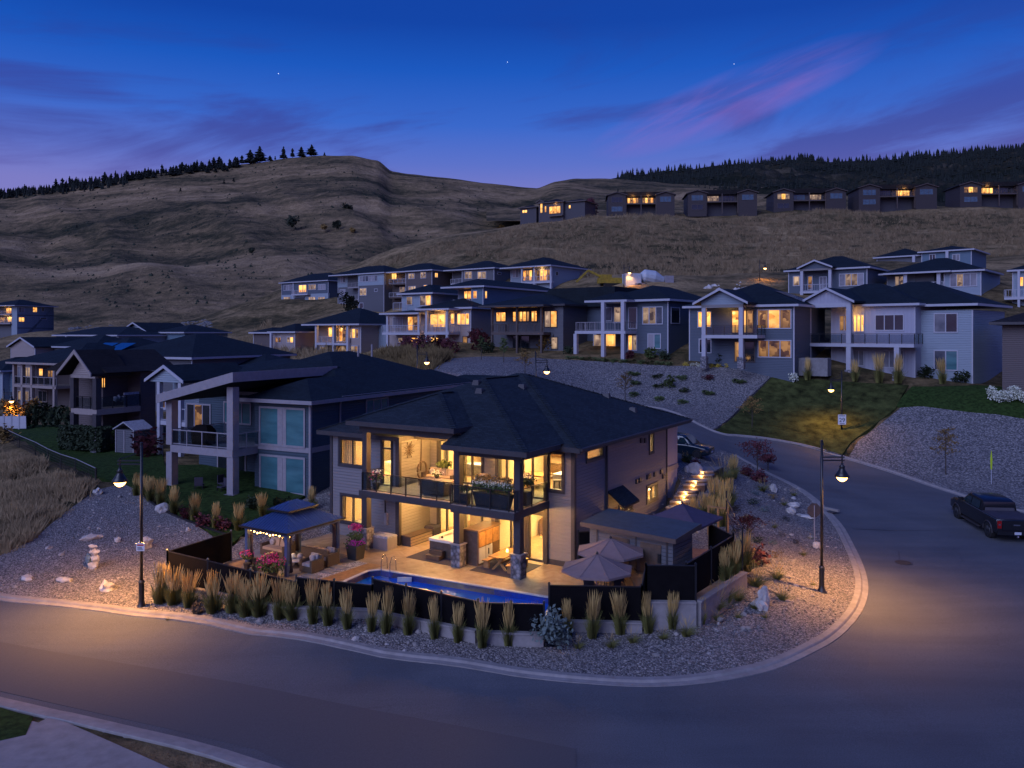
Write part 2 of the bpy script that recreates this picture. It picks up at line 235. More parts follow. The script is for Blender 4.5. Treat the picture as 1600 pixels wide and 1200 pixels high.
# ---------------------------------------------------------------- builders
COL = sc.collection
class B:
    def __init__(s): s.v = []; s.f = []
    def quad(s, *p):
        n = len(s.v); s.v += [tuple(q) for q in p]; s.f.append(tuple(range(n, n+len(p)))); return s
    def box(s, x0, x1, y0, y1, z0, z1):
        if x0 > x1: x0, x1 = x1, x0
        if y0 > y1: y0, y1 = y1, y0
        n = len(s.v); s.v += [(x, y, z) for z in (z0, z1) for x, y in ((x0, y0), (x1, y0), (x1, y1), (x0, y1))]
        s.f += [(n+3, n+2, n+1, n), (n+4, n+5, n+6, n+7)] + [(n+i, n+(i+1) % 4, n+4+(i+1) % 4, n+4+i) for i in range(4)]; return s
    def taper(s, c, z0, z1, a0, b0, a1, b1, sh=(0, 0)):   # box with half sizes a,b at bottom and top
        n = len(s.v); x, y = c
        s.v += [(x+i*a0, y+j*b0, z0) for i, j in ((-1, -1), (1, -1), (1, 1), (-1, 1))] + [(x+sh[0]+i*a1, y+sh[1]+j*b1, z1) for i, j in ((-1, -1), (1, -1), (1, 1), (-1, 1))]
        s.f += [(n+3, n+2, n+1, n), (n+4, n+5, n+6, n+7)] + [(n+i, n+(i+1) % 4, n+4+(i+1) % 4, n+4+i) for i in range(4)]; return s
    def beam(s, p, q, w, h):                # rectangular bar p to q, width w (level), height h
        p = Vector(p); q = Vector(q); d = (q-p); side = Vector((d.y, -d.x, 0))
        if side.length < 1e-6: side = Vector((1, 0, 0))
        side.normalize(); up = side.cross(d).normalized(); side = side*w/2; up = up*h/2
        n = len(s.v)
        for c in (p, q): s.v += [tuple(c+a*side+b*up) for a, b in ((-1, -1), (1, -1), (1, 1), (-1, 1))]
        s.f += [(n+3, n+2, n+1, n), (n+4, n+5, n+6, n+7)] + [(n+i, n+(i+1) % 4, n+4+(i+1) % 4, n+4+i) for i in range(4)]; return s
    def prism(s, poly, z0, z1):
        n = len(s.v); k = len(poly); s.v += [(x, y, z0) for x, y in poly] + [(x, y, z1) for x, y in poly]
        s.f += [tuple(range(n+k-1, n-1, -1)), tuple(range(n+k, n+2*k))] + [(n+i, n+(i+1) % k, n+k+(i+1) % k, n+k+i) for i in range(k)]; return s
    def extr(s, poly, y0, y1):              # outline in (x, z), extruded along y
        n = len(s.v); k = len(poly); s.v += [(x, y0, z) for x, z in poly] + [(x, y1, z) for x, z in poly]
        s.f += [tuple(range(n, n+k)), tuple(range(n+2*k-1, n+k-1, -1))] + [(n+(i+1) % k, n+i, n+k+i, n+k+(i+1) % k) for i in range(k)]; return s
    def tube(s, pts, r, k=6, cap=True):
        pts = [Vector(p) for p in pts]; rs = r if isinstance(r, (list, tuple)) else [r]*len(pts); n0 = len(s.v)
        for i, p in enumerate(pts):
            d = (pts[min(i+1, len(pts)-1)]-pts[max(i-1, 0)]).normalized(); a = d.orthogonal().normalized(); b = d.cross(a)
            if abs(d.z) > .99: a = Vector((1, 0, 0)); b = Vector((0, 1, 0))
            s.v += [tuple(p+(a*math.cos(6.2832*j/k)+b*math.sin(6.2832*j/k))*rs[i]) for j in range(k)]
        for i in range(len(pts)-1):
            for j in range(k): s.f.append((n0+i*k+j, n0+i*k+(j+1) % k, n0+(i+1)*k+(j+1) % k, n0+(i+1)*k+j))
        if cap: s.f += [tuple(range(n0+k-1, n0-1, -1)), tuple(range(n0+(len(pts)-1)*k, n0+len(pts)*k))]
        return s
    def lathe(s, prof, k=12, o=(0, 0, 0)):
        return s.tube([(o[0], o[1], o[2]+z) for r, z in prof], [max(r, .001) for r, z in prof], k)
    def blob(s, c, r, sub=1, jit=.2, seed=0, sq=(1, 1, 1)):
        import bmesh
        bm = bmesh.new(); bmesh.ops.create_icosphere(bm, subdivisions=sub, radius=1); n = len(s.v)
        for v in bm.verts:
            q = 1+jit*noise.noise(v.co*1.7+Vector((seed*3.1, seed, 0)))*2
            s.v.append((c[0]+v.co.x*r*q*sq[0], c[1]+v.co.y*r*q*sq[1], c[2]+v.co.z*r*q*sq[2]))
        s.f += [tuple(n+v.index for v in f.verts) for f in bm.faces]; bm.free(); return s
    def mesh(s, name, mat, smooth=False):
        me = bpy.data.meshes.new(name); me.from_pydata(s.v, [], s.f); me.materials.append(MATS[mat] if isinstance(mat, str) else mat)
        if smooth: me.shade_smooth()
        return me
    def obj(s, name, mat, parent=None, loc=(0, 0, 0), rz=0, smooth=False, **kw):
        o = bpy.data.objects.new(name, s.mesh(name, mat, smooth)); COL.objects.link(o); o.parent = parent; o.location = loc
        if rz: o.rotation_euler = (0, 0, rz)
        for a, b in kw.items(): o[a] = b
        return o
def tag(o, label, cat, group=None):
    o['label'] = label; o['category'] = cat
    if group: o['group'] = group
    return o
def empty(name, loc, rz=0, label=None, cat=None, group=None):
    o = bpy.data.objects.new(name, None); COL.objects.link(o); o.location = loc; o.rotation_euler = (0, 0, rz); o.empty_display_size = .3
    if label: tag(o, label, cat, group)
    return o
def dup(o, parent=None, loc=None, rz=None, label=None, scale=None):
    c = o.copy(); COL.objects.link(c); c.parent = parent
    if loc is not None: c.location = loc
    if rz is not None: c.rotation_euler = (0, 0, rz)
    if scale is not None: c.scale = (scale,)*3 if isinstance(scale, (int, float)) else scale
    if label: c['label'] = label
    for ch in list(o.children): dup(ch, c)
    return c
def light(name, loc, e, col=WARM, r=.1, kind='POINT', parent=None, size=None, rot=None):
    l = bpy.data.lights.new(name, kind); l.energy = e; l.color = col
    if kind == 'AREA': l.shape = 'RECTANGLE'; l.size, l.size_y = size
    else: l.shadow_soft_size = r
    o = bpy.data.objects.new(name, l); COL.objects.link(o); o.location = loc; o.parent = parent
    if rot: o.rotation_euler = rot
    return o
def gp(px, py, z): Y = (CZ-z)*F/(py-HY); return ((px-CX)/F*Y, Y)          # point of the survey at a known height
def gy(px, py, Y): return ((px-CX)/F*Y, Y, CZ-(py-HY)/F*Y)                  # at a known distance

# ---------------------------------------------------------------- terrain heights
cp = []
for px, py, z in [(0,935,-.75),(220,960,-.75),(400,990,-.75),(600,1025,-.75),(800,1050,-.75),(1000,1065,-.75),(1200,1045,-.75),(1300,1000,-.75),(1345,900,-.75),(1325,850,-.6),(1300,810,-.3),(1250,765,.4),(1190,735,1.2),(1150,715,2.0),
    (0,1000,-.85),(400,1080,-.85),(800,1130,-.85),(1200,1130,-.85),(1500,1050,-.85),(1590,950,-.85),(1500,900,-.8),(1450,820,-.5),(1400,780,-.1),(1300,745,.5),(1200,710,1.7),(0,1095,-.85),(190,1136,-.85),(0,1190,-.8),(1500,1200,-.85),(800,1300,-.85),
    (1115,675,3.0),(1200,690,2.2),(1315,714,1.0),(1400,740,.2),(1490,770,-.3),(1600,800,-.6),(1800,860,-.8),
    (500,900,-.35),(700,880,-.35),(900,890,-.35),(620,850,-.3),(420,900,-.35),(262,927,-.3),(363,950,-.32),(463,968,-.33),(600,985,-.36),(745,1008,-.4),(900,1005,-.42),(1000,1000,-.45),(1090,976,-.07),
    (1160,915,.15),(1284,927,-.75),(1180,870,.3),(1200,800,.5),(1160,775,1.1),(1135,745,1.9),(1100,722,2.7),(1060,738,2.6),(1042,778,1.4),(1030,820,.5),(1010,850,.0),(1130,820,.4),(1110,870,-.2),(1090,710,2.78),(1130,700,2.75),
    (0,868,.15),(50,845,.35),(100,805,.9),(150,768,1.4),(190,758,1.5),(250,800,.85),(280,860,-.1),(330,815,.8),(361,880,-.2),(100,900,-.3),(350,795,1.1),(485,782,1.1),(300,772,1.25),(410,790,1.1),
    (0,770,1.0),(0,700,1.6),(60,740,1.6),(100,725,1.9),(150,742,1.9),(0,680,1.8),(-200,900,-.2),(-150,780,.2),(-200,1000,-.8)]:
    x, y = gp(px, py, z); cp.append((x, y, z))
for px, py, Y in [(150,708,70),(60,685,74),(100,660,88),(52,633,113),(0,640,112),(-60,640,112),(1430,592,84),(1520,598,84),(1290,584,86),(1242,573,88),(1080,572,90),(1000,562,94),(900,558,97),(800,555,103),(720,547,110),(650,543,115),(540,557,131),(430,552,135),
    (640,585,90),(590,566,106),(560,562,118),(700,600,82),(950,620,79),(1050,640,77),(800,592,84),(1250,640,80),(1350,600,83),(1390,606,81),(1420,640,77),(1500,641,75),(1600,656,72),(1550,700,69),(1600,760,63),(1480,700,70),(1380,690,73),(1570,610,76),(1700,640,76),
    (437,478,215),(527,485,190),(600,485,188),(690,476,175),(740,458,176),(860,452,160),(1000,449,150),(1100,451,150),(1188,447,150),(1300,467,126),(1480,462,118),(1450,412,150),(1600,470,118),(1750,500,118),
    (900,405,200),(1000,392,208),(1100,402,203),(1200,382,220),(1400,380,215),(1560,400,185),(700,402,222),(600,407,243),(520,424,262),(470,480,222),(425,482,225),(545,472,222),(500,482,205),
    (480,432,272),(600,389,258),(700,370,255),(800,353,260),(900,339,262),(1000,335,265),(1200,331,268),(1400,326,270),(1600,323,272),(1800,322,272),
    (300,506,225),(100,524,225),(0,530,262),(80,529,262),(380,495,230),(0,521,310),(200,518,310),(400,500,310),(-200,525,300),(200,545,150),(30,548,230),(60,540,250),(100,538,240),(470,490,205),(500,492,198),(440,488,205),(560,515,165),(620,505,165),(480,512,170),(700,492,160),(380,520,180),(0,560,150),(-300,560,150),(-300,600,100)]:
    cp.append(gy(px, py, Y))
cp += [(5,68,3.1),(-5,75,3.2),(-20,75,2.8),(-32,86,3.0),(-18,88,4.0),(-5,56,2.8),(-22,62,1.8),(10,80,4.2),(0,-10,-.85),(60,20,-.85),(-60,20,-.85),(90,60,2),(120,90,7),(-70,60,.8),(-100,80,1)]
for px, dy, dz in [(480,22,-8),(700,30,-3),(1000,30,1),(1300,30,2),(1600,30,2),(700,70,-18),(1000,80,-12),(1300,80,-10),(1600,80,-10)]:
    b = [c for c in cp if c[1] > 220]; x = (px-800)/F*268; q = min(b, key=lambda c: abs(c[0]-x)+abs(c[1]-262)); cp.append((x*(268+dy)/268, 268+dy, q[2]+dz))
CPA = np.array(cp); 
def _k(r2): return .5*r2*np.log(np.maximum(r2, 1e-9))
WX = lambda a: np.stack([a[:, 0], a[:, 1]], 1)
_A = WX(CPA); _n = len(cp); _K = _k(((_A[:, None]-_A[None])**2).sum(2)) + np.eye(_n)*2.0
_P = np.c_[np.ones(_n), _A]; _M = np.zeros((_n+3, _n+3)); _M[:_n, :_n] = _K; _M[:_n, _n:] = _P; _M[_n:, :_n] = _P.T
_W = np.linalg.solve(_M, np.r_[CPA[:, 2], 0, 0, 0])
def ZA(xy):
    xy = np.asarray(xy, float).reshape(-1, 2); out = np.empty(len(xy))
    for i in range(0, len(xy), 4000):
        q = xy[i:i+4000]; out[i:i+4000] = _k(((q[:, None]-_A[None])**2).sum(2)) @ _W[:_n] + np.c_[np.ones(len(q)), q] @ _W[_n:]
    return out
LOT = []
_ZA0 = ZA
def ZA(xy):       # the ground dips under the levelled building plot
    xy = np.asarray(xy, float).reshape(-1, 2); o = _ZA0(xy)
    m = inside(LOT, xy[:, 0], xy[:, 1]) if LOT else np.zeros(len(xy), bool); o[m] = np.minimum(o[m], -.28)
    if LOT: m = inside(POOLX, xy[:, 0], xy[:, 1]); o[m] = -1.7
    return o
def Z(x, y): return float(ZA([(x, y)])[0])
def gt(px, py, ymin=24, ymax=300):           # where a sight line meets the terrain
    ys = np.geomspace(ymin, ymax, 500); k = (px-CX)/F; zz = ZA(np.c_[k*ys, ys]); ray = CZ-(py-HY)/F*ys
    d = zz-ray; i = np.argmax(d > 0)
    if i == 0: Y = ys[-1]
    else: a = d[i-1]/(d[i-1]-d[i]); Y = ys[i-1]+(ys[i]-ys[i-1])*a
    return (k*Y, Y, Z(k*Y, Y))
def inside(poly, x, y):
    x = np.asarray(x); y = np.asarray(y); r = np.zeros(x.shape, bool); n = len(poly)
    for i in range(n):
        x0, y0 = poly[i]; x1, y1 = poly[(i+1) % n]
        if y0 == y1: continue
        r ^= ((y0 > y) != (y1 > y)) & (x < (x1-x0)*(y-y0)/(y1-y0)+x0)
    return r
POOLX = [gp(540.6,907.5,0), gp(575,892.5,0), gp(595,890.6,0), gp(872,936,0), (1.3, 33.9), (.2, 33.45), (-6.9, 36.6), (-8.3, 37.7)]
_pc = (sum(p[0] for p in POOLX)/8, sum(p[1] for p in POOLX)/8); POOLX = [(_pc[0]+(p[0]-_pc[0])*1.16, _pc[1]+(p[1]-_pc[1])*1.3) for p in POOLX]
_hp = lambda u, v: (3.19+u*.848+v*.53, 41.07-u*.53+v*.848)
LOT[:] = [gp(266,909,0), gp(463,949,0), gp(582,953,0), gp(747,985,0), gp(850,988,0), gp(858,970,0), gp(1003,973,0), gp(1087,940,.85), gp(1156,896,.85), gp(1108,874,.85), _hp(3.4, 2), _hp(3.2, 7), _hp(.1, 7.2), _hp(-.05, 13), _hp(-.5, 15.2), _hp(-15.7, 15.2), _hp(-15.7, -1.4), gp(361,834,1.5)]
def smooth_line(pts, n=6):
    P_ = [Vector(p) for p in pts]; out = []
    for i in range(len(P_)-1):
        a, b, c, d = P_[max(i-1, 0)], P_[i], P_[i+1], P_[min(i+2, len(P_)-1)]
        for j in range(n):
            t = j/n; out.append(tuple(.5*((2*b)+(-a+c)*t+(2*a-5*b+4*c-d)*t*t+(-a+3*b-3*c+d)*t**3)))
    out.append(tuple(P_[-1])); return out
def sheet(name, poly, off, mat, res=1.2, skirt=.35, zf=None, **kw):
    """ground surface: fills an outline, follows the terrain, with a skirt down into it"""
    pts = []
    for i in range(len(poly)):
        a = Vector(poly[i]); b = Vector(poly[(i+1) % len(poly)]); k = max(1, int((b-a).length/res))
        pts += [tuple(a+(b-a)*j/k) for j in range(k)]
    nb = len(pts); xs = [p[0] for p in pts]; ys = [p[1] for p in pts]
    gx, gyy = np.meshgrid(np.arange(min(xs), max(xs), res), np.arange(min(ys), max(ys), res)); gx = gx.ravel()+np.where((np.arange(gx.size)//gx.shape[1]) % 2, res/2, 0); gyy = gyy.ravel()
    m = inside(poly, gx, gyy); bpts = np.array(pts); q = np.c_[gx[m], gyy[m]]
    if len(q):
        keep = np.ones(len(q), bool)
        for i in range(0, len(q), 2000):
            dd = ((q[i:i+2000, None]-bpts[None])**2).sum(2).min(1); keep[i:i+2000] = dd > (res*.45)**2
        q = q[keep]
    allp = [Vector(p) for p in pts]+[Vector(p) for p in q]
    vv, ee, ff, *_ = delaunay_2d_cdt(allp, [(i, (i+1) % nb) for i in range(nb)], [], 1, 1e-4)
    co_ = np.array([(v.x, v.y) for v in vv]); zz = (ZA(co_) if zf is None else np.array([zf(*c) for c in co_]))+off
    b = B(); b.v = [(c[0], c[1], z) for c, z in zip(co_, zz)]; b.f = [tuple(f) for f in ff]
    cnt = {}
    for f in ff:
        for i in range(len(f)): e = (f[i], f[(i+1) % len(f)]); cnt[e] = 1
    for (a, c) in list(cnt):
        if (c, a) not in cnt:
            n = len(b.v); b.v += [(b.v[a][0], b.v[a][1], b.v[a][2]-skirt), (b.v[c][0], b.v[c][1], b.v[c][2]-skirt)]; b.f.append((c, a, n, n+1))
    return b.obj(name, mat, smooth=False, **kw)
# outlines on the ground
g = gp
curb_in = [g(*p) for p in [(-420,890,-.75),(-200,908,-.75),(0,935,-.75),(110,947,-.75),(220,961,-.75),(400,990,-.75),(600,1024,-.75),(800,1051,-.75),(920,1063,-.75),(1020,1067,-.75),(1110,1061,-.75),(1200,1043,-.75),(1265,1016,-.75),(1310,985,-.75),(1338,945,-.75),(1346,905,-.75),(1325,850,-.6),(1300,810,-.3),(1250,765,.4),(1190,735,1.2),(1150,716,1.9)]]
curb_in = smooth_line(curb_in, 5)
curb_out = smooth_line([(-12, 84), (4, 80), (13, 77.5)]+[g(*p) for p in [(1115,675,3.0),(1155,680,2.7),(1200,688,2.2),(1260,701,1.5),(1315,714,1.0),(1400,740,.2),(1490,770,-.3),(1600,800,-.6)]]+[(48, 50), (62, 44), (90, 38)], 5)
curb_near = smooth_line([(-60, 44), (-40, 36.5)]+[g(*p) for p in [(0,1093,-.75),(100,1115,-.75),(190,1136,-.75)]]+[(-9, 24.6), (-4, 22)], 3)
drive_edge = [g(1128, 704, 2.6), g(1098, 712, 2.78), g(1062, 727, 2.78), (4, 64), (-6, 68), (-12, 72)]
road_poly = curb_in+drive_edge+curb_out+[(90, 5), (-4, 5)]+curb_near[::-1]
lot_wall = [g(*p) for p in [(262,911,0),(463,951,0),(582,954,0),(747,987,0)]]
bed_poly = curb_in+[g(1128,704,2.6), g(1098,712,2.78), g(1062,727,2.78), (4, 62), (-14, 60), g(487,775,1.2), g(425,800,1.05), g(361,836,.75), g(300,815,.8), g(250,795,.9), g(215,765,1.4), g(190,757,1.5), g(150,767,1.4), g(100,803,.9), g(50,845,.35), g(0,868,.15), g(-200,960,-.55)]
gs = lambda px, py: gt(px, py)[:2]
slope_poly = [gs(708,560), gs(760,557), gs(860,561), gs(960,566), gs(1060,572), gs(1130,574), gs(1180,580), gs(1205,588), gs(1165,625), gs(1115,671), (13, 78.2), (4, 80.8), (-12, 85), gs(640,600)]
rough_poly = [gs(1207,588), gs(1260,592), gs(1330,597), gs(1420,602), gs(1400,637), gs(1330,690), gs(1315,711), gs(1260,698.5), gs(1200,686), gs(1155,678.5), gs(1118,672.5), gs(1168,627)]
grav_r_poly = [gs(1408,637), gs(1440,635), gs(1520,645), gs(1600,655), (50, 67), (72, 58), (90, 40), (62, 46), (48, 52)]+[gs(*p) for p in [(1600,797),(1490,768),(1400,738),(1325,716),(1340,690)]]
lawn_r_poly = [gs(1400,634), gs(1425,604), gs(1530,602), gs(1600,612), (62, 78), (60, 66), gs(1600,653), gs(1520,643), gs(1440,633)]
lawn_l_poly = [gs(0,676), gs(60,703), gs(110,727), gs(150,745), gs(200,760), gs(255,775), (-26, 60), gs(250,700), gs(170,672), gs(100,664), gs(0,660), (-60, 90), (-60, 80)]
neigh_poly = [g(255,790,.95), g(300,812,.85), g(361,832,.78), g(425,797,1.08), g(487,772,1.22), (-14, 57), (-24, 62), (-30, 60), gs(230,758)]
POLYS = [road_poly, bed_poly, slope_poly, rough_poly, grav_r_poly, lawn_r_poly, lawn_l_poly, neigh_poly]
# terrain mesh
rows = list(np.geomspace(12, 345, 250)); nc = 230
xs = np.linspace(-1.05, 1.05, nc); gxy = np.array([(s*(y*.95+14), y) for y in rows for s in xs]); gz = ZA(gxy)
low = np.zeros(len(gxy), bool)
for p_ in POLYS: low |= inside(p_, gxy[:, 0], gxy[:, 1])
for i, (x, y) in enumerate(gxy):
    if y > 100: 
        gz[i] += (noise.fractal(Vector((x*.03, y*.03, 0)), 1, 2, 5)*1.6+noise.fractal(Vector((x*.012+y*.006, y*.02, 3)), 1, 2, 3)*2.5)*min(1, (y-100)/60)
    elif not low[i] and y > 45: gz[i] += noise.fractal(Vector((x*.15, y*.15, 0)), 1, 2, 4)*.12
gz[low] -= .3
b = B(); b.v = [(x, y, z) for (x, y), z in zip(gxy, gz)]
b.f = [(r*nc+c, r*nc+c+1, (r+1)*nc+c+1, (r+1)*nc+c) for r in range(len(rows)-1) for c in range(nc-1)]
b.obj('ground', 'dry_grass', smooth=True, kind='structure')
GZ = gz.reshape(len(rows), nc)
def ZG(x, y):    # height of the built ground mesh (with its unevenness)
    lr = math.log(345/12)/249; r = math.log(max(y, 12.01)/12)/lr; c = (x/(y*.95+14)+1.05)/2.1*(nc-1); r0 = min(int(r), 248); c0 = max(0, min(int(c), nc-2)); a = r-r0; e = c-c0
    return (GZ[r0, c0]*(1-a)+GZ[r0+1, c0]*a)*(1-e)+(GZ[r0, c0+1]*(1-a)+GZ[r0+1, c0+1]*a)*e
# plain beyond
bb = B(); bb.quad((-9000, -300, -14), (9000, -300, -14), (9000, 12000, -14), (-9000, 12000, -14)); bb.obj('plain', 'hill_grass', kind='structure')
sheet('road', road_poly, .0, 'asphalt', 1.6, kind='structure')
sheet('gravel_bed', bed_poly, .02, 'gravel', 1.3, kind='structure')
sheet('gravel_slope', slope_poly, .02, 'gravel_slope', 2, kind='structure')
sheet('grass_slope', rough_poly, .02, 'rough_lawn', 1.5, kind='structure')
sheet('gravel_bank', grav_r_poly, .025, 'gravel_slope', 1.6, kind='structure')
sheet('lawn', lawn_r_poly, .02, 'lawn', 1.6, kind='structure')
sheet('garden_lawn', lawn_l_poly, .02, 'lawn', 2, kind='structure')
sheet('garden_bed', neigh_poly, .03, 'lawn', 1.5, kind='structure')
def curb(name, line, off=-1, w=.32, gut=.3):
    b = B(); n = len(line); L = [Vector(p) for p in line]; zz = ZA([(p.x, p.y) for p in L])
    prof = [(-.0, -.3), (0, .07), (.02, .10), (w-.04, .10), (w, .07), (w+.03, .02), (w+gut, .008), (w+gut, -.3)]
    for i, p in enumerate(L):
        d = (L[min(i+1, n-1)]-L[max(i-1, 0)]).normalized(); s = Vector((d.y, -d.x))*off
        for o_, h in prof: b.v.append((p.x+s.x*(o_-w), p.y+s.y*(o_-w), zz[i]+h))
    k = len(prof)
    for i in range(n-1):
        for j in range(k-1): 
            q = (i*k+j, (i+1)*k+j, (i+1)*k+j+1, i*k+j+1); b.f.append(q if off > 0 else q[::-1])
    return b.obj(name, 'concrete', kind='structure')
curb('kerb_inner', curb_in, 1); curb('kerb_outer', curb_out, 1); curb('kerb_near', curb_near, -1)
# seams: darker resurfaced band, pavement and lawn at the near corner
sheet('pavement', [g(20,1119,-.8), g(60,1130,-.8), (-15.5, 26.9), (-10, 23.6), (-10, 15), (-22, 15), (-22, 25)], .06, 'concrete', 2, kind='structure')
sheet('verge_lawn', [g(-3,1106,-.8), g(52,1122,-.8), g(40,1150,-.8), (-21, 22), (-40, 22), (-45, 37), (-30, 32.5)], .08, 'lawn', 1.5, kind='structure')
# ---------------------------------------------------------------- far hills
def pl(pts, x):
    for (a, b_), (c, d) in zip(pts, pts[1:]):
        if x <= c: t = max(0, (x-a)/(c-a)); t = t*t*(3-2*t)*.4+t*.6; return b_+(d-b_)*t
    return pts[-1][1]
def hill(name, ridge, base, Y0, Y1, px0, px1, amp, mat, g=1.0, ni=260, nj=90, seed=0, fold=1):
    b = B(); P_ = []
    for j in range(nj+6):
        t = min(1, j/nj)
        for i in range(ni):
            px = px0+(px1-px0)*i/(ni-1); Y = Y0*(Y1/Y0)**t*(1 if j <= nj else 1+.05*(j-nj)); py = base+(pl(ridge, px)-base)*t**g; X = (px-CX)/F*Y
            z = CZ-(py-HY)/F*Y
            if j > nj: z -= (j-nj)**1.5*Y*.006
            v = Vector((X*.0042+seed, Y*.0042, 0)); wsum = noise.fractal(v, .9, 2.1, 7)
            gl = abs(noise.noise(Vector((X*.011+Y*.0075+seed, Y*.0035-X*.002, 5))))+.5*abs(noise.noise(Vector((X*.028+Y*.014, Y*.009, 9))))
            e = 1 if j <= nj else .6
            z += (wsum*amp*1.2-gl*amp*.9*fold)*min(1, t*4+.1)*min(1, (1-t)*3+.12)*e*(Y/600)
            b.v.append((X, Y, z))
    for j in range(nj+5):
        for i in range(ni-1): q = j*ni+i; b.f.append((q, q+1, q+ni+1, q+ni))
    o = b.obj(name, mat, smooth=True, kind='structure'); o['_v'] = 0
    def top(px, dt=0):
        i = (px-px0)/(px1-px0)*(ni-1); i0 = max(0, min(ni-2, int(i))); j = int(nj*(1-dt)); a = Vector(b.v[j*ni+i0]); c = Vector(b.v[j*ni+i0+1]); return a.lerp(c, i-i0)
    return top
del_key = lambda o: None
ridgeL = [(-500,330),(-200,318),(0,303),(60,296),(120,288),(190,277),(260,268),(330,260),(400,254),(450,247),(500,243),(550,243),(590,252),(612,269),(640,273),(700,279),(760,286),(820,292),(870,296),(950,310),(1100,330)]
topL = hill('hills_left', ridgeL, 521, 300, 840, -500, 1100, 11, 'hill_grass', .85, 330, 110, 1)
ridgeM = [(760,300),(800,298),(840,293),(868,282),(900,277),(940,278),(1000,283),(1060,288),(1150,292),(1250,296),(1400,300),(1700,306)]
topM = hill('hills_middle', ridgeM, 345, 420, 1000, 760, 1700, 9, 'hill_grass', .9, 160, 40, 7)
ridgeR = [(900,296),(960,281),(990,274),(1040,266),(1100,259),(1160,254),(1250,247),(1330,250),(1400,249),(1460,243),(1520,239),(1600,231),(1700,222),(2100,210)]
topR = hill('hills_forested', ridgeR, 330, 700, 1500, 900, 2100, 16, 'forest_floor', .9, 200, 60, 12)
# ---------------------------------------------------------------- conifers
def conifer_mesh(h, r, seed, dense=1, trunk=.12):
    q = random.Random(seed); b = B(); n = int(9*dense); k = 7
    for i in range(n):
        t = i/n; z = h*(trunk+(1-trunk)*t); rr = r*(1-t)**.8*(.75+.5*q.random())+.04*h*.3
        rr *= q.choice((1, 1, .7, 1.15)); zt = z+h*(1-trunk)/n*1.9; a0 = q.random()*6
        base = len(b.v); b.v.append((q.uniform(-.05, .05)*r, q.uniform(-.05, .05)*r, min(h, zt)))
        for j in range(k*2):
            a = a0+j*math.pi/k; m_ = rr*(1 if j % 2 else .5)*(.7+.5*q.random()); b.v.append((m_*math.cos(a), m_*math.sin(a), z-h*.03*q.random()))
        for j in range(k*2): b.f.append((base, base+1+j, base+1+(j+1) % (k*2)))
    return b
cons = []
for s in range(4):
    b = conifer_mesh(1, .17+.03*s, s, 1+.2*s, .12+.05*(s % 2)); b2 = B().tube([(0, 0, -.1), (0, 0, .9)], [.014, .004], 5)
    cons.append((b.mesh('crown', 'conifer'), b2.mesh('trunk', 'bark')))
def conifer(pos, h, label, i, group, wide=1):
    e = empty('pine_tree', (pos[0], pos[1], pos[2]-h*.03), rnd.uniform(0, 6), label, 'tree', group); wide *= rnd.uniform(.75, 1.3); e.scale = (h*wide, h*wide, h)
    for nm, me in zip(('crown', 'trunk'), cons[i % 4]):
        o = bpy.data.objects.new(nm, me); COL.objects.link(o); o.parent = e
    return e
GT = 'pine trees along the left ridge'
for k, (px, hp, lb) in enumerate([(443,20,'tall pine leftmost of the cluster on the round summit'),(457,16,'second pine of the summit cluster, narrow crown'),(471,17,'bushy pine third in the summit cluster'),(487,19,'broad pine at the right end of the summit cluster'),(507,6,'tiny lone pine right of the summit cluster'),
        (430,7,'short pine just left of the summit cluster'),(422,9,'small pine in the gap left of the summit cluster'),(406,27,'tallest pine of the ridge, a dark spire left of the summit'),(391,23,'tall dark pine left of the tallest ridge spire'),(378,15,'mid height pine left of the two ridge spires')]):
    p_ = topL(px); conifer(p_, hp*p_.y/F, lb, k, GT, 2.1 if hp > 12 else 2.0)
for k in range(78):
    px = 196+k*2.4+rnd.uniform(-1.5, 1.5) if k < 74 else 200; p_ = topL(px, rnd.uniform(0, .035)); conifer(p_, (7+9*rnd.random()**1.5+(px-190)*.02)*p_.y/F, 'dark pine in the row climbing the left ridge', k+1, GT, 1.5)
for k in range(60):
    px = -20+k*3.6+rnd.uniform(-2, 2); p_ = topL(px, rnd.uniform(0, .045)); conifer(p_, (8+10*rnd.random())*p_.y/F, 'dark pine on the low far left of the ridge', k, GT, 1.4)
for px, dt, hp, lb in [(120,.3,6,''),(282,.12,7,''),(350,.1,8,''),(365,.09,7,'')]:
    p_ = topL(px, dt); conifer(p_, hp*p_.y/F, 'lone dark pine on the upper slope of the left hill', 1, 'lone pines on the hillside', 1.8)
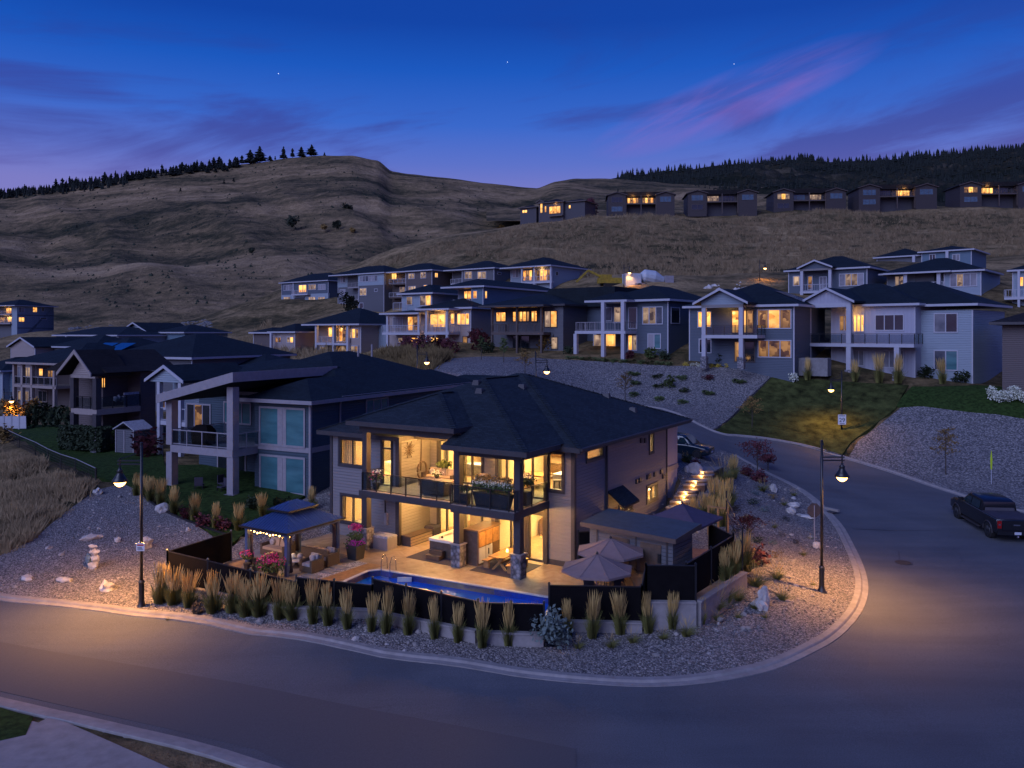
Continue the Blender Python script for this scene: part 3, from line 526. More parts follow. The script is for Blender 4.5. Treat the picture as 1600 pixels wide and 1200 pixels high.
# shrubs and round trees on the hillside
def crown_mesh(r, n, leaf, seed, sq=1.0, lo=0):
    q = random.Random(seed); b = B()
    cl = [(q.uniform(-.6, .6), q.uniform(-.6, .6), q.uniform(-.5, .6)) for _ in range(9)]
    for i in range(n):
        c = cl[i % 9]; d = Vector((q.gauss(0, 1), q.gauss(0, 1), q.gauss(0, 1))).normalized()*(.5*q.random()**.4)
        p = Vector(c)*.85+d; p *= r; p.z *= sq
        a = Vector((q.gauss(0, 1), q.gauss(0, 1), q.gauss(0, .7))).normalized(); c_ = a.orthogonal().normalized(); s = leaf*(.6+.8*q.random())
        b.quad(p-a*s, p+c_*s*.5, p+a*s, p-c_*s*.5)
    return b
bushes = {}
def bush(name, pos, r, mat, label, cat='shrub', group=None, h=1.0, n=220, leaf=.12, stem=0, key=None):
    kk = (mat, n, key)
    if kk not in bushes: bushes[kk] = crown_mesh(1, n, leaf, len(bushes)+3).mesh('crown', mat)
    e = empty(name, pos, rnd.uniform(0, 6), label, cat, group)
    o = bpy.data.objects.new('crown', bushes[kk]); COL.objects.link(o); o.parent = e; o.location = (0, 0, stem+r*h*.75); o.scale = (r, r, r*h)
    if stem: B().tube([(0, 0, -.2), (.03, 0, stem*.6), (0, .02, stem+r*h*.8)], [.05+.015*stem, .04, .015], 6).obj('trunk', 'bark', e)
    return e
for px, py, wpx, mt, lb in [(458,348,24,'bush_dark','dark round tree alone on the slope of the left hill'),(543,327,22,'bush_dark','tall dark tree beside the gully on the left hill'),(526,350,18,'bush_dark','low dark tree in the gully below the tall one'),(505,352,14,'leaf_gold','small yellowing tree between the two gully trees'),(550,356,12,'leaf_gold','small yellowing bush right of the gully trees'),(393,388,12,'bush_dark','low flat bush on the lower left hillside'),(784,352,14,'leaf_gold','brown bush on the spur below the hill townhouses')]:
    # place on hills_left by ray: approximate distance from height up the slope
    t_ = ((521-py)/(521-pl(ridgeL, px)))**(1/.85); Y = 300*(840/300)**t_
    if px == 784: Y = 262
    p_ = gy(px, py+5, Y); bush('hill_tree', (p_[0], p_[1], p_[2]-2), wpx/2*Y/F, mt, lb, 'tree', None, .95, 260, .22, 1.0, 'h')
# the wood on the right ridge: far off, one mass
def forest(name, top, n, a, b_, dmax, hp, seed, edge=None):
    q = random.Random(seed); b = B()
    for i in range(n):
        px = q.uniform(a, b_); dt = q.random()**1.3*dmax
        if edge and edge(px, dt): continue
        p = top(px, dt); h = q.uniform(*hp)*p.y/F; r = h*.24; a0 = q.random()*6
        for t0, t1, rr in ((.05, .5, 1), (.28, .75, .75), (.55, 1, .48)):
            n0 = len(b.v); b.v.append((p.x, p.y, p.z+h*t1-.5))
            for j in range(5): an = a0+t0*9+j*1.2566; m_ = r*rr*q.uniform(.7, 1.2); b.v.append((p.x+m_*math.cos(an), p.y+m_*math.sin(an), p.z+h*t0-.5))
            for j in range(5): b.f.append((n0, n0+1+j, n0+1+(j+1) % 5))
    return b.obj(name, 'conifer', kind='stuff')
def bare(px, dt):   # open grassy patch on the forested hill
    return ((px-1270)/110)**2+((dt-.33)/.18)**2 < .9 and rnd.random() < .93
forest('distant_forest', topR, 9500, 965, 2100, .85, (5, 14), 5, bare)
forest('ridge_woodland', topL, 260, -60, 200, .05, (7, 14), 9)

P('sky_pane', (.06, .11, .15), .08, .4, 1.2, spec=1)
# ---------------------------------------------------------------- houses
class H:
    def __init__(s, name, label, px, py, Y, yaw, group=None, cat='house'):
        yaw = R(yaw); s.U = (math.cos(yaw), -math.sin(yaw)); s.V = (math.sin(yaw), math.cos(yaw))
        s.O = ((px-CX)/F*Y, Y); s.z0 = CZ-(py-HY)/F*Y; s.e = empty(name, (*s.O, s.z0), -yaw, label, cat, group); s.wall = 'siding_grey'; s.trim = 'trim_white'; s.roof = 'shingle_dark'
    def u(s, px, v=0):
        k = (px-CX)/F; ox = s.O[0]+v*s.V[0]; oy = s.O[1]+v*s.V[1]; return (k*oy-ox)/(s.U[0]-k*s.U[1])
    def z(s, px, py, v=0): return CZ-(py-HY)/F*(s.O[1]+v*s.V[1]+s.u(px, v)*s.U[1])-s.z0
    def vd(s, px, u):
        k = (px-CX)/F; ox = s.O[0]+u*s.U[0]; oy = s.O[1]+u*s.U[1]; return (k*oy-ox)/(s.V[0]-k*s.V[1])
    def zs(s, px, py, u): return CZ-(py-HY)/F*(s.O[1]+s.vd(px, u)*s.V[1]+u*s.U[1])-s.z0
    def hip(s, u0, u1, v0, v1, ze, k=.4, oh=.6, mat=None, fas=None, gable=None, th=.22):
        u0 -= oh; u1 += oh; v0 -= oh; v1 += oh; mat = mat or s.roof; fas = fas or s.trim; b = B(); zt = ze+th
        du = u1-u0; dv = v1-v0
        if du >= dv: r = dv/2; A_ = (u0+r, v0+r); C_ = (u1-r, v0+r)
        else: r = du/2; A_ = (u0+r, v0+r); C_ = (u0+r, v1-r)
        zr = zt+r*k; c = [(u0, v0, zt), (u1, v0, zt), (u1, v1, zt), (u0, v1, zt)]; a_ = (*A_, zr); d_ = (*C_, zr)
        if du >= dv: b.quad(c[0], c[1], d_, a_).quad(c[1], c[2], d_).quad(c[2], c[3], a_, d_).quad(c[3], c[0], a_)
        else: b.quad(c[0], c[1], a_).quad(c[1], c[2], d_, a_).quad(c[2], c[3], d_).quad(c[3], c[0], a_, d_)
        r_ = b.obj('roof', mat, s.e)
        f = B(); e_ = .012
        f.box(u0-e_, u1+e_, v0-e_, v0+.05, ze-.02, zt+.01).box(u0-e_, u1+e_, v1-.05, v1+e_, ze-.02, zt+.01).box(u0-e_, u0+.05, v0+.052, v1-.052, ze-.02, zt+.01).box(u1-.05, u1+e_, v0+.052, v1-.052, ze-.02, zt+.01).quad((u0+.05, v0+.05, ze), (u0+.05, v1-.05, ze), (u1-.05, v1-.05, ze), (u1-.05, v0+.05, ze))
        f.obj('fascia', fas, r_); return r_
    def gable(s, u0, u1, v0, v1, ze, k=.5, oh=.4, mat=None, fas=None, wall=None, th=.2):
        mat = mat or s.roof; fas = fas or s.trim; w2 = (u1-u0)/2+oh; um = (u0+u1)/2; v0 -= oh; zr = ze+w2*k; b = B()
        P_ = [(um-w2, ze), (um, zr), (um+w2, ze), (um+w2, ze+th), (um, zr+th), (um-w2, ze+th)]
        b.extr(P_, v0+.06, v1); r_ = b.obj('roof', mat, s.e)
        B().extr([(x, z+(.02 if i > 2 else -.04)) for i, (x, z) in enumerate(P_)], v0-.02, v0+.055).obj('fascia', fas, r_)
        if wall: B().quad((u0, v0+oh, ze), (u1, v0+oh, ze), (u1, v0+oh, ze+oh*k), (um, v0+oh, zr-.05), (u0, v0+oh, ze+oh*k)).quad((u1, v0+oh+.1, ze), (u0, v0+oh+.1, ze), (um, v0+oh+.1, zr-.05)).obj('gable_wall', wall, s.e)
        return r_
    def box(s, name, u0, u1, v0, v1, z0, z1, mat=None): return B().box(u0, u1, v0, v1, z0, z1).obj(name, mat or s.wall, s.e)
    def wing(s, pL, pR, ep, v, d, mat=None, zb=-1.6, ze=None, k=.4, oh=.6, roof=True, fas=None, at=None):
        u0, u1 = s.u(pL, v), s.u(pR, v); ze = s.z(at or (pL+pR)/2, ep, v) if ze is None else ze
        s.box('wall', u0, u1, v, v+d, zb, ze+.02, mat)
        if s.trim != 'trim_dark':
            for a_, c_ in ((u0-.03, u0+.1), (u1-.1, u1+.03)): B().box(a_, c_, v-.03, v+.1, zb, ze-.01).obj('corner_trim', s.trim, s.e)
        if roof: s.hip(u0, u1, v, v+d, ze, k, oh, fas=fas)
        return u0, u1, ze
    def win(s, u0, u1, z0, z1, v, kind='warm', n=1, trim=None, side=None, name='window', fw=.11):
        """framed window on the wall; side=None faces front, side=u puts it on the right-hand wall (u0,u1 then run back)"""
        f = B(); p = B(); trim = trim or s.trim; T = (lambda a, b_, c: (a, v-b_, c)) if side is None else (lambda a, b_, c: (side+b_, a, c))
        def bx(bb, a0, a1, d0, d1, c0, c1):
            q = [T(a, d, c) for a in (a0, a1) for d in (d0, d1) for c in (c0, c1)]
            bb.box(min(x[0] for x in q), max(x[0] for x in q), min(x[1] for x in q), max(x[1] for x in q), c0, c1)
        bx(f, u0, u1, 0, .07, z1-fw, z1); bx(f, u0, u1, 0, .08, z0, z0+fw); bx(f, u0, u0+fw, 0, .069, z0+fw, z1-fw); bx(f, u1-fw, u1, 0, .069, z0+fw, z1-fw)
        for i in range(1, n): m_ = u0+(u1-u0)*i/n; bx(f, m_-fw*.45, m_+fw*.45, 0, .066, z0+fw, z1-fw)
        fo = f.obj(name, trim, s.e)
        for i in range(n):
            a0 = u0+(u1-u0)*i/n+fw*.45; a1 = u0+(u1-u0)*(i+1)/n-fw*.45; p = B(); bx(p, a0, a1, 0, .03, z0+fw, z1-fw); kk = kind[i % len(kind)] if isinstance(kind, list) else kind
            p.obj('pane', {'warm': 'warm', 'dim': 'warm_dim', 'low': 'warm_low', 'blind': 'blind_pane', 'dark': 'dark_pane', 'teal': 'teal_pane', 'sky': 'sky_pane'}[kk], fo)
        return fo
    def w(s, x0, y0, x1, y1, kind='warm', n=1, v=0, **k): 
        a = (x0+x1)/2; return s.win(s.u(x0, v), s.u(x1, v), s.z(a, y1, v), s.z(a, y0, v), v, kind, n, **k)
    def sw(s, x0, y0, x1, y1, u, kind='dark', n=1, **k):
        a = (x0+x1)/2; return s.win(s.vd(x0, u), s.vd(x1, u), s.zs(a, y1, u), s.zs(a, y0, u), 0, kind, n, side=u, **k)
    def post(s, u, v, z0, z1, w=.4, mat=None, stone=0):
        p = s.box('post', u-w/2, u+w/2, v-w/2, v+w/2, z0+stone, z1, mat or s.trim)
        if stone: B().box(u-w*.75, u+w*.75, v-w*.75, v+w*.75, z0, z0+stone).obj('stone_base', 'stone', p)
        return p
    def rail(s, pts, z, mat='trim_white', h=1.05, step=1.3, fill=None, sz=.07):
        r = B(); 
        for (a, b_), (c, d) in zip(pts, pts[1:]):
            L = math.hypot(c-a, d-b_); k = max(1, round(L/step)); r.beam((a, b_, z+h), (c, d, z+h), sz, .06).beam((a, b_, z+.1), (c, d, z+.1), .04, .05)
            for i in range(k+1): x = a+(c-a)*i/k; y = b_+(d-b_)*i/k; r.box(x-.035, x+.035, y-.035, y+.035, z, z+h-.03)
            if fill == 'bars':
                for i in range(int(L/.35)): t = (i+.5)/int(L/.35); x = a+(c-a)*t; y = b_+(d-b_)*t; r.box(x-.015, x+.015, y-.015, y+.015, z+.12, z+h-.03)
        o = r.obj('railing', mat, s.e)
        if fill == 'glass':
            gl = B()
            for (a, b_), (c, d) in zip(pts, pts[1:]): gl.beam((a, b_, z+.56), (c, d, z+.56), .015, .82)
            gl.obj('glass_panel', 'rail_glass', o)
        return o
    def deck(s, u0, u1, v0, v1, z, mat=None, th=.35): return s.box('deck', u0, u1, v0, v1, z-th, z, mat or s.trim)
    def lamp(s, u, v, z, e=40): return light('deck_light', (u, v, z), e, WARM, .15, parent=s.e)
GM = 'houses in the middle row above the gravel slope'; GU = 'houses in the upper row under the hillside'; GL = 'houses in the lower left street'
# --- white gabled house (right)
h = H('white_house', 'white board and batten house with gabled double deck, behind the speed sign', 1430, 593, 84, 45, GM); h.trim = 'trim_white'
u0, u1, ze = h.wing(1299, 1430, 478.5, 0, 10, 'siding_white', roof=False)
h.hip(u0-4, u1, 0, 11, ze, .42)
r0, r1, _ = h.wing(1431, 1520, 485, 1.8, 12, 'siding_pale', roof=False); h.hip(r0-9, r1, 1.8, 14, ze-.1, .42)
zd = h.z(1350, 537, -2.6); dL = h.u(1262, -2.6); dR = h.u(1428, -2.6); h.deck(dL, dR, -2.6, 0, zd)
h.deck(dL, u0, .02, 3, zd)
pu = [h.u(x, -2.4) for x in (1263, 1327, 1402)]
for i, x in enumerate(pu): h.post(x, -2.4, -.3, zd-.36, .5, None, 1.2 if i else 0)
for x in pu[:2]: h.post(x, -2.4, zd, ze-.1, .5)
h.box('beam', pu[0]-.25, pu[1]+.25, -2.65, -2.2, ze-.1, ze+.35, 'trim_white'); h.gable(pu[0]-.3, pu[1]+.3, -2.6, 4, ze+.35, .5, .5, wall='siding_white')
h.rail([(pu[0], -2.4), (dR, -2.4), (dR, 0)], zd, 'black_metal', fill='glass')
h.w(1367, 491, 1413, 517, 'dark', 3); h.w(1311, 492, 1328, 518, 'low', 2); h.w(1333, 491, 1351, 519, 'warm', 3); h.w(1333, 547, 1351, 572, 'blind', 2); h.w(1367, 547, 1413, 575, 'blind', 2)
h.w(1459, 489, 1497, 520, ['blind', 'dark'], 2, v=1.8); h.w(1459, 547, 1497, 579, ['blind', 'teal'], 2, v=1.8)
h.box('wall', dL+.5, u0-.05, 3.2, 9, -1.5, ze, 'siding_navy'); h.lamp((pu[1]+pu[0])/2+2, -.8, ze-.8, 30)
B().beam((dL+.8, 2.4, -.2), (u0-.3, 2.4, zd-.4), 1, .2).obj('outside_stairs', 'trim_grey', h.e)
HW = h
# --- blue gabled house
h = H('blue_gabled_house', 'slate blue house with white trimmed gable over a lit deck and solar roof panels', 1160, 571, 88, 36, GM)
u0, u1, ze = h.wing(1077, 1241, 480, 0, 12, 'siding_navy', k=.42)
zd = h.z(1140, 523.5, -2.6); a, c = h.u(1096, -2.6), h.u(1183, -2.6); h.deck(a, c, -2.6, -.01, zd)
pu = [h.u(x, -2.4) for x in (1100.5, 1158.5)]
for x in pu: h.post(x, -2.4, -.3, zd-.36, .45, None, 1.3); h.post(x, -2.4, zd, ze-.1, .45)
h.box('beam', pu[0]-.25, pu[1]+.25, -2.63, -2.2, ze-.1, ze+.25); h.gable(pu[0]-.3, pu[1]+.3, -2.6, 5, ze+.25, .5, .7, wall='siding_steel')
h.rail([(a+.1, -2.45), (c, -2.45), (c, 0)], zd, 'black_metal', fill='glass')
h.w(1090, 486, 1112, 512, ['warm', 'warm'], 2); h.w(1143, 484, 1178, 521, ['warm', 'warm', 'low'], 3, trim='trim_brown'); h.w(1183, 483, 1237, 514, ['low', 'warm', 'low'], 3)
h.w(1092, 529, 1112, 552, 'dark', 2); h.w(1147, 533, 1180, 566, ['low', 'dark'], 2, trim='trim_brown'); h.w(1184, 531, 1237, 559, 'low', 3); h.lamp((pu[0]+pu[1])/2, -1, ze-.6, 40)
sp = B()
for i in range(4): t0 = .5+i*.15; 
for i in range(5):
    uu = u1-3.2+i*.62
    zz = lambda q: ze+.3+(u1+.6-q)*.42
    sp.quad((uu, 3.5, zz(uu)), (uu+.55, 3.5, zz(uu+.55)), (uu+.55, 8, zz(uu+.55)), (uu, 8, zz(uu)))
sp.obj('solar_panel', 'solar', h.e)
pt = h.box('porch_wall', u1+.02, u1+3, 1.5, 3, -1, .9, 'concrete_dark')
# --- blue house
h = H('blue_house', 'steel blue house with open corner deck on white posts beside the charcoal house', 1044, 561, 94, 38, GM)
u0, u1, ze = h.wing(977, 1044, 471, 0, 13, 'siding_navy', roof=False); b0, _, _ = h.wing(945, 977, 471, 2.2, 10, 'siding_navy', roof=False, ze=ze)
h.hip(b0+1.5, u1, -.2, 13, ze, .4); h.hip(h.u(932, -1), h.u(984, -1), -2.2, 5, ze-.05, .4)
zd = h.z(940, 517, -2.8); a = h.u(898, -2.8); c = h.u(977, -2.8); h.deck(a, c, -2.8, 2.2, zd)
for i, px in enumerate((900, 943, 974)):
    x = h.u(px, -2.6); h.post(x, -2.6, -.4, zd-.36, .45)
    if i: h.post(x, -2.6, zd, ze, .45)
h.rail([(a+.1, 2), (a+.1, -2.7), (c-.1, -2.7), (c-.1, 0)], zd, 'trim_grey', fill='bars')
h.w(946, 480, 957, 502, 'blind', 1, v=2.2); h.w(959, 479, 971, 505, 'dim', 1, v=2.2); h.w(1004, 479, 1036, 507, ['dim', 'dim', 'blind'], 3); h.w(982, 480, 996, 514, 'dark', 1)
h.w(946, 521, 963, 542, 'warm', 1, v=2.2); h.w(927, 522, 942, 542, 'dim', 1, v=2.2); h.w(981, 523, 996, 548, ['warm', 'dim'], 2); h.w(1012, 521, 1033, 545, ['blind', 'teal'], 2); h.sw(1048, 480, 1062, 506, u1, 'dark')
# --- dark house
h = H('dark_house', 'charcoal two storey house with long dark balcony and orange lit windows', 880, 557, 102, 36, GM); h.trim = 'trim_dark'
u0, u1, ze = h.wing(850, 880, 478, 0, 13, 'siding_char', roof=False); b0, _, _ = h.wing(768, 850, 478, 1.6, 10, 'siding_char', roof=False, ze=ze); h.hip(b0, u1, 0, 12, ze, .28)
zd = h.z(810, 519, -1.8); a = h.u(767, -1.8); c = h.u(849, -1.8); h.deck(a, c, -1.8, 1.6, zd, 'trim_brown')
for px in (769, 808, 846): x = h.u(px, -1.6); h.post(x, -1.6, -.4, ze, .25, 'trim_brown')
h.hip(a-.3, c, -2.1, 4, ze-.1, .25)
h.rail([(a, 1.5), (a, -1.7), (c, -1.7)], zd, 'trim_brown', fill='bars')
h.w(775, 487, 791, 503, 'warm', 2, v=1.6); h.w(801, 486, 828, 503, ['warm', 'low', 'warm'], 5, v=1.6); h.w(830, 485, 840, 503, 'warm', 2, v=1.6); h.w(850.5, 485, 871, 512, ['dim', 'warm'], 2)
h.w(801, 524, 828, 551, 'dark', 2, v=1.6); h.w(861, 526, 872, 546, 'dim', 1)
zr = h.z(900, 451, 7); m0 = h.u(838, 7); m1 = h.u(972, 7); B().extr([(m0, ze), (m1, ze), (m1, zr), (h.u(874, 7), zr), (m0, ze+.4)], 5, 14).obj('roof', 'shingle_dark', h.e)
h.box('wall', h.u(884, 6), h.u(950, 6), 6, 15, -1, ze+.3, 'siding_navy')
# --- pale terraced house (two tiers) and its neighbour
h = H('pale_house', 'pale cream three tier house with two white balconies over the shrubs', 737, 548, 114, 34, GM)
u0, u1, ze = h.wing(657, 736, 483, 0, 11, 'siding_tan', roof=False); h.hip(u0, u1, 0, 9, ze, .3)
b0, b1, zb = h.wing(607, 657, 491, 1.5, 9, 'siding_tan', roof=True, k=.15)
for pL, pR, ry, v0 in ((597, 656, 519.5, -1.6), (663, 701, 519, -2.6)):
    zd = h.z((pL+pR)/2, ry, v0); a, c = h.u(pL, v0), h.u(pR, v0); h.deck(a, c, v0, 0 if pL > 650 else 1.5, zd); h.rail([(a, .5), (a, v0+.1), (c, v0+.1), (c, 0)], zd, 'trim_white', fill='bars')
    for px in ((606, 655) if pL < 650 else (667, 699)): x = h.u(px, v0+.2); h.post(x, v0+.2, -.5, ze-.2 if pL > 650 else zb, .35)
h.hip(h.u(660, -2), h.u(703, -2), -2.4, 2, ze-.2, .2); h.hip(h.u(604, -1), h.u(657, -1), -1.4, 2, zb-.1, .12)
h.w(614, 495, 630, 512, 'blind', 2, v=1.5); h.w(637, 494, 654, 517, ['warm', 'low'], 2, v=1.5); h.w(672, 490, 697, 512, 'warm', 2); h.w(704, 489, 711, 507, 'warm'); h.w(714, 489, 734, 508, ['warm'], 3)
h.w(641, 527, 654, 536, 'warm', v=1.5); h.w(622, 527, 630, 536, 'dim', v=1.5); h.w(673, 526, 687, 539, 'warm'); h.w(723, 525, 731, 548, 'low', trim='trim_brown')
t0, t1, zt = h.wing(628, 675, 460, 4, 9, 'siding_pale', zb=ze-1); h.w(635, 463, 645, 477, 'dim', v=4); h.w(656, 461, 674, 478, ['dim', 'warm'], 2, v=4)
zz_ = h.z(622, 485, 2); h.rail([(h.u(613, 2), 2.2), (h.u(634, 2), 2.2)], zz_, 'trim_white', fill='bars', h=1.2); h.lamp(h.u(685, -1), -1, ze-.6, 50)
h = H('tall_blue_house', 'tall pale fronted house with teal blue side wall and roof balcony, behind the dark house', 755, 553, 118, 34, GM)
u0, u1, ze = h.wing(737, 755, 449, 0, 22, 'siding_blue', roof=False, at=746); a0, _, _ = h.wing(716, 737, 449, 3.0, 15, 'siding_pale', roof=False, ze=ze); h.hip(a0, u1, 0, 22, ze, .33)
h.w(725, 454, 737, 468, 'warm', 2, v=3); h.w(739, 454, 746, 467, 'warm'); h.w(740, 490, 745.5, 507, 'warm'); h.sw(757, 454, 761, 467, u1, 'warm'); h.sw(757, 489, 761, 507, u1, 'low')
zz_ = h.z(720, 481, -.5); h.deck(h.u(707, -.5), h.u(734, -.5), -.5, 3, zz_); h.rail([(h.u(707, -.5), 2.8), (h.u(707, -.5), -.4), (h.u(734, -.5), -.4)], zz_, 'trim_white', fill='bars', h=1.2)
h.box('wall', h.u(717, 1), h.u(737, 1), 1, 3, -2, zz_-.4, 'siding_tan')
# --- tan houses left of the pale one
h = H('tan_house', 'tan two storey house with lit balconies on white posts, left of the dry bank', 564, 556, 131, 36, GM)
u0, u1, ze = h.wing(545, 564, 508, 0, 12, 'siding_tan', roof=False); b0, _, _ = h.wing(494, 545, 508, 1.8, 10, 'siding_tan', roof=False, ze=ze); h.hip(b0, u1, -.4, 12, ze, .42)
zd = h.z(518, 536, -.6); a, c = h.u(493, -.6), h.u(544, -.6); h.deck(a, c, -.6, 1.8, zd); h.rail([(a, -.5), (h.u(521, -.5), -.5)], zd, 'trim_white', fill='bars')
for px in (495, 522, 544): h.post(h.u(px, -.4), -.4, -.6, ze, .45)
h.w(513, 511, 520, 527, 'warm', v=1.8); h.w(525, 512, 541, 534, ['low', 'warm'], 3, v=1.8); h.w(545, 513, 561, 529, ['dim', 'warm', 'low'], 3); h.w(525, 540, 542, 552, ['low', 'dim'], 2, v=1.8); h.w(548, 540, 560, 550, ['dim', 'low'], 2); h.w(500, 541, 512, 553, 'dim', 2, v=1.8)
h.box('wall', u1+.02, u1+3.5, 4, 13, -1, ze-.1, 'siding_steel'); h.lamp(h.u(515, .5), .3, ze-.5, 60)
h = H('low_tan_house', 'low tan house with dark hip roof, leftmost of the middle row', 461, 548, 136, 30, GM)
u0, u1, ze = h.wing(425, 461, 520, 0, 13, 'siding_tan', k=.42); h.w(448, 526, 459, 536, ['dim', 'warm'], 2); h.post(h.u(424, -1), -1, -1, ze, .4); h.w(430, 526, 440, 536, 'low', 2)
h.wing(396, 425, 521, 1, 10, 'siding_brown', k=.3); 
# --- upper row
h = H('navy_white_house', 'navy over white house, leftmost of the upper row, with a lit central balcony', 513, 478, 215, 36, GU)
u0, u1, ze = h.wing(440, 513, 441, 0, 12, 'siding_navy', k=.4); zf_ = h.z(477, 459.5); h.box('lower_wall', u0-.06, u1+.06, -.07, .5, -1, zf_, 'siding_pale')
h.box('post', h.u(458), h.u(459.5), -.2, 0, 0, ze, 'trim_white'); h.deck(h.u(455, -1.2), h.u(480, -1.2), -1.2, -.08, zf_); h.rail([(h.u(455, -1.2), -1.1), (h.u(480, -1.2), -1.1)], zf_, 'trim_white', fill='bars')
h.w(443, 445, 456, 454, 'blind', 3); h.w(467, 445, 479, 457, 'warm', 2); h.w(482, 444, 494, 453, 'dim', 3); h.w(497, 444, 509, 453, 'blind', 3)
for a in (443, 482, 497): h.w(a, 463.5, a+11, 472, 'dim', 3, v=-.07)
h.box('garage_door', h.u(460, -.12), h.u(476, -.12), -.12, -.07, 0, 2.6, 'trim_dark')
h = H('grey_three_storey_house', 'tall grey three storey house with pale upper floor, second in the upper row', 600, 484, 190, 36, GU)
u0, u1, ze = h.wing(560, 600, 428, 0, 12, 'siding_char', roof=False); b0, _, _ = h.wing(528, 560, 429, 2, 10, 'siding_char', roof=False, ze=ze); h.hip(b0, u1, 0, 12, ze, .36)
zf_ = h.z(577, 446); h.box('upper_wall', u0-.05, u1+.05, -.06, .6, zf_, ze-.02, 'siding_pale'); h.box('upper_wall', b0-.05, h.u(543, 1.9), 1.94, 2.4, zf_, ze-.02, 'siding_pale')
for zz_ in (zf_-.2, zf_-3.2): h.deck(h.u(543, .2), u0, .2, 2, zz_, 'trim_grey', .25); h.rail([(h.u(543, .3), .3), (u0, .3)], zz_, 'trim_grey', fill='bars')
h.w(532, 431, 540, 442, 'blind', 2, v=1.94); h.w(562, 430.5, 590, 440, 'blind', 6, v=-.06); h.w(531, 452, 540, 462, 'blind', 2, v=2); h.w(562, 450, 573, 462, 'dim', 2); h.w(585, 451, 590, 456, 'blind'); h.w(531, 473, 536, 482, 'dark', v=2); h.w(562, 473, 568, 482, 'dark')
h = H('brown_three_storey_house', 'tall brown three storey house with one bright balcony window, third in the upper row', 675, 484, 182, 36, GU)
u0, u1, ze = h.wing(634, 675, 424, 0, 13, 'siding_brown', roof=False); b0, _, _ = h.wing(609, 634, 425, 2, 10, 'siding_brown', roof=False, ze=ze); h.hip(b0, u1, 0, 12, ze, .34)
for py in (443, 464): zz_ = h.z(620, py, .2); h.deck(h.u(608, .2), u0, .2, 2, zz_, 'trim_brown', .3); h.rail([(h.u(608, .3), .3), (u0, .3)], zz_, 'trim_white', fill='bars')
h.w(612, 427, 620, 437, 'warm', 2, v=2); h.w(638, 427, 648, 436, 'dim', 2); h.w(657, 425, 666, 435, 'dim', 2); h.w(638, 447, 650, 456, 'dim', 3); h.w(662, 445, 668, 450, 'warm'); h.w(624, 448, 633, 459, 'dim', 2, v=2); h.sw(679, 426, 684, 434, u1, 'warm', 2); h.lamp(h.u(616, 1), 1, ze-1, 25)
h = H('grey_house_upper', 'blue grey house with white framed windows, fourth in the upper row', 772, 456, 176, 36, GU)
u0, u1, ze = h.wing(722, 772, 421, 0, 13, 'siding_char', roof=False); b0, _, _ = h.wing(707, 722, 421, 2, 10, 'siding_char', roof=False, ze=ze); h.hip(b0, u1, 0, 12, ze, .34)
h.w(726, 424, 738, 436, 'dim', 2); h.w(746, 424, 760, 436, 'dim', 2); zz_ = h.z(712, 443, .3); h.deck(h.u(704, .3), u0, .3, 2, zz_); h.rail([(h.u(704, .3), .35), (u0, .35)], zz_, 'trim_white', fill='bars'); h.sw(777, 425, 783, 429, u1, 'dark')
h = H('pale_house_upper', 'pale house with lit balcony windows, rightmost of the left upper row beside the machines', 863, 452, 160, 38, GU)
u0, u1, ze = h.wing(838, 863, 417, 0, 13, 'siding_pale', roof=False); b0, _, _ = h.wing(798, 838, 417, 1.6, 11, 'siding_pale', roof=False, ze=ze); h.hip(b0, u1, -.8, 13, ze, .36)
h.w(801, 421, 811, 434, 'blind', 2, v=1.6); h.w(817, 422, 832, 439, ['warm', 'low'], 3, v=1.6); h.w(838, 421, 861, 439, ['low', 'warm', 'warm'], 4)
zz_ = h.z(840, 440, -.9); h.deck(h.u(815, -.9), h.u(862, -.9), -.9, 0, zz_); h.rail([(h.u(815, -.8), -.8), (h.u(862, -.8), -.8)], zz_, 'trim_white', fill='bars')
for px in (816, 835, 861): h.post(h.u(px, -.7), -.7, -1, ze, .35)
h.sw(868, 424, 872, 431, u1, 'dark'); h.lamp(h.u(845, -.5), -.4, ze-.4, 25)
# --- upper right
h = H('navy_gabled_house', 'navy house with white trimmed gable and balcony, left of the upper right pair', 1355, 467, 125, 40, GU)
u0, u1, ze = h.wing(1232, 1355, 422, 0, 11, 'siding_navy', k=.4); pu = [h.u(x, -1.8) for x in (1252.5, 1296.5)]; zd = h.z(1275, 454.5, -1.8); h.deck(pu[0]-.3, h.u(1306, -1.8), -1.8, -.01, zd)
for x in pu: h.post(x, -1.6, -2, ze-.1, .45)
h.box('beam', pu[0]-.25, pu[1]+.25, -1.85, -1.4, ze-.1, ze+.2); h.gable(pu[0], pu[1], -1.8, 4, ze+.2, .42, .6, wall='siding_navy'); h.rail([(pu[0], -1.65), (pu[1], -1.65)], zd, 'trim_white', fill='bars')
h.w(1239, 431, 1250, 447, 'dim'); h.w(1262, 431, 1270, 453, 'low', 1); h.w(1280, 432, 1292, 453, 'blind', 2); h.w(1311, 427, 1350, 447, ['blind', 'dim', 'dim', 'blind'], 4); h.w(1311, 457, 1350, 466, ['blind', 'warm'], 3)
h = H('grey_house_upper_right', 'grey house with tall white posts and teal side wall, right of the upper right pair', 1533, 463, 118, 42, GU)
u0, u1, ze = h.wing(1475, 1533, 424.5, 0, 13, 'siding_steel', roof=False); b0, _, _ = h.wing(1386, 1475, 425, 1.8, 10, 'siding_steel', roof=False, ze=ze); h.hip(b0, u1, 0, 12, ze, .38); h.hip(h.u(1388, -.5), h.u(1480, -.5), -.6, 5, ze, .2)
for px in (1415, 1467): h.post(h.u(px, -.4), -.4, -2, ze, .5)
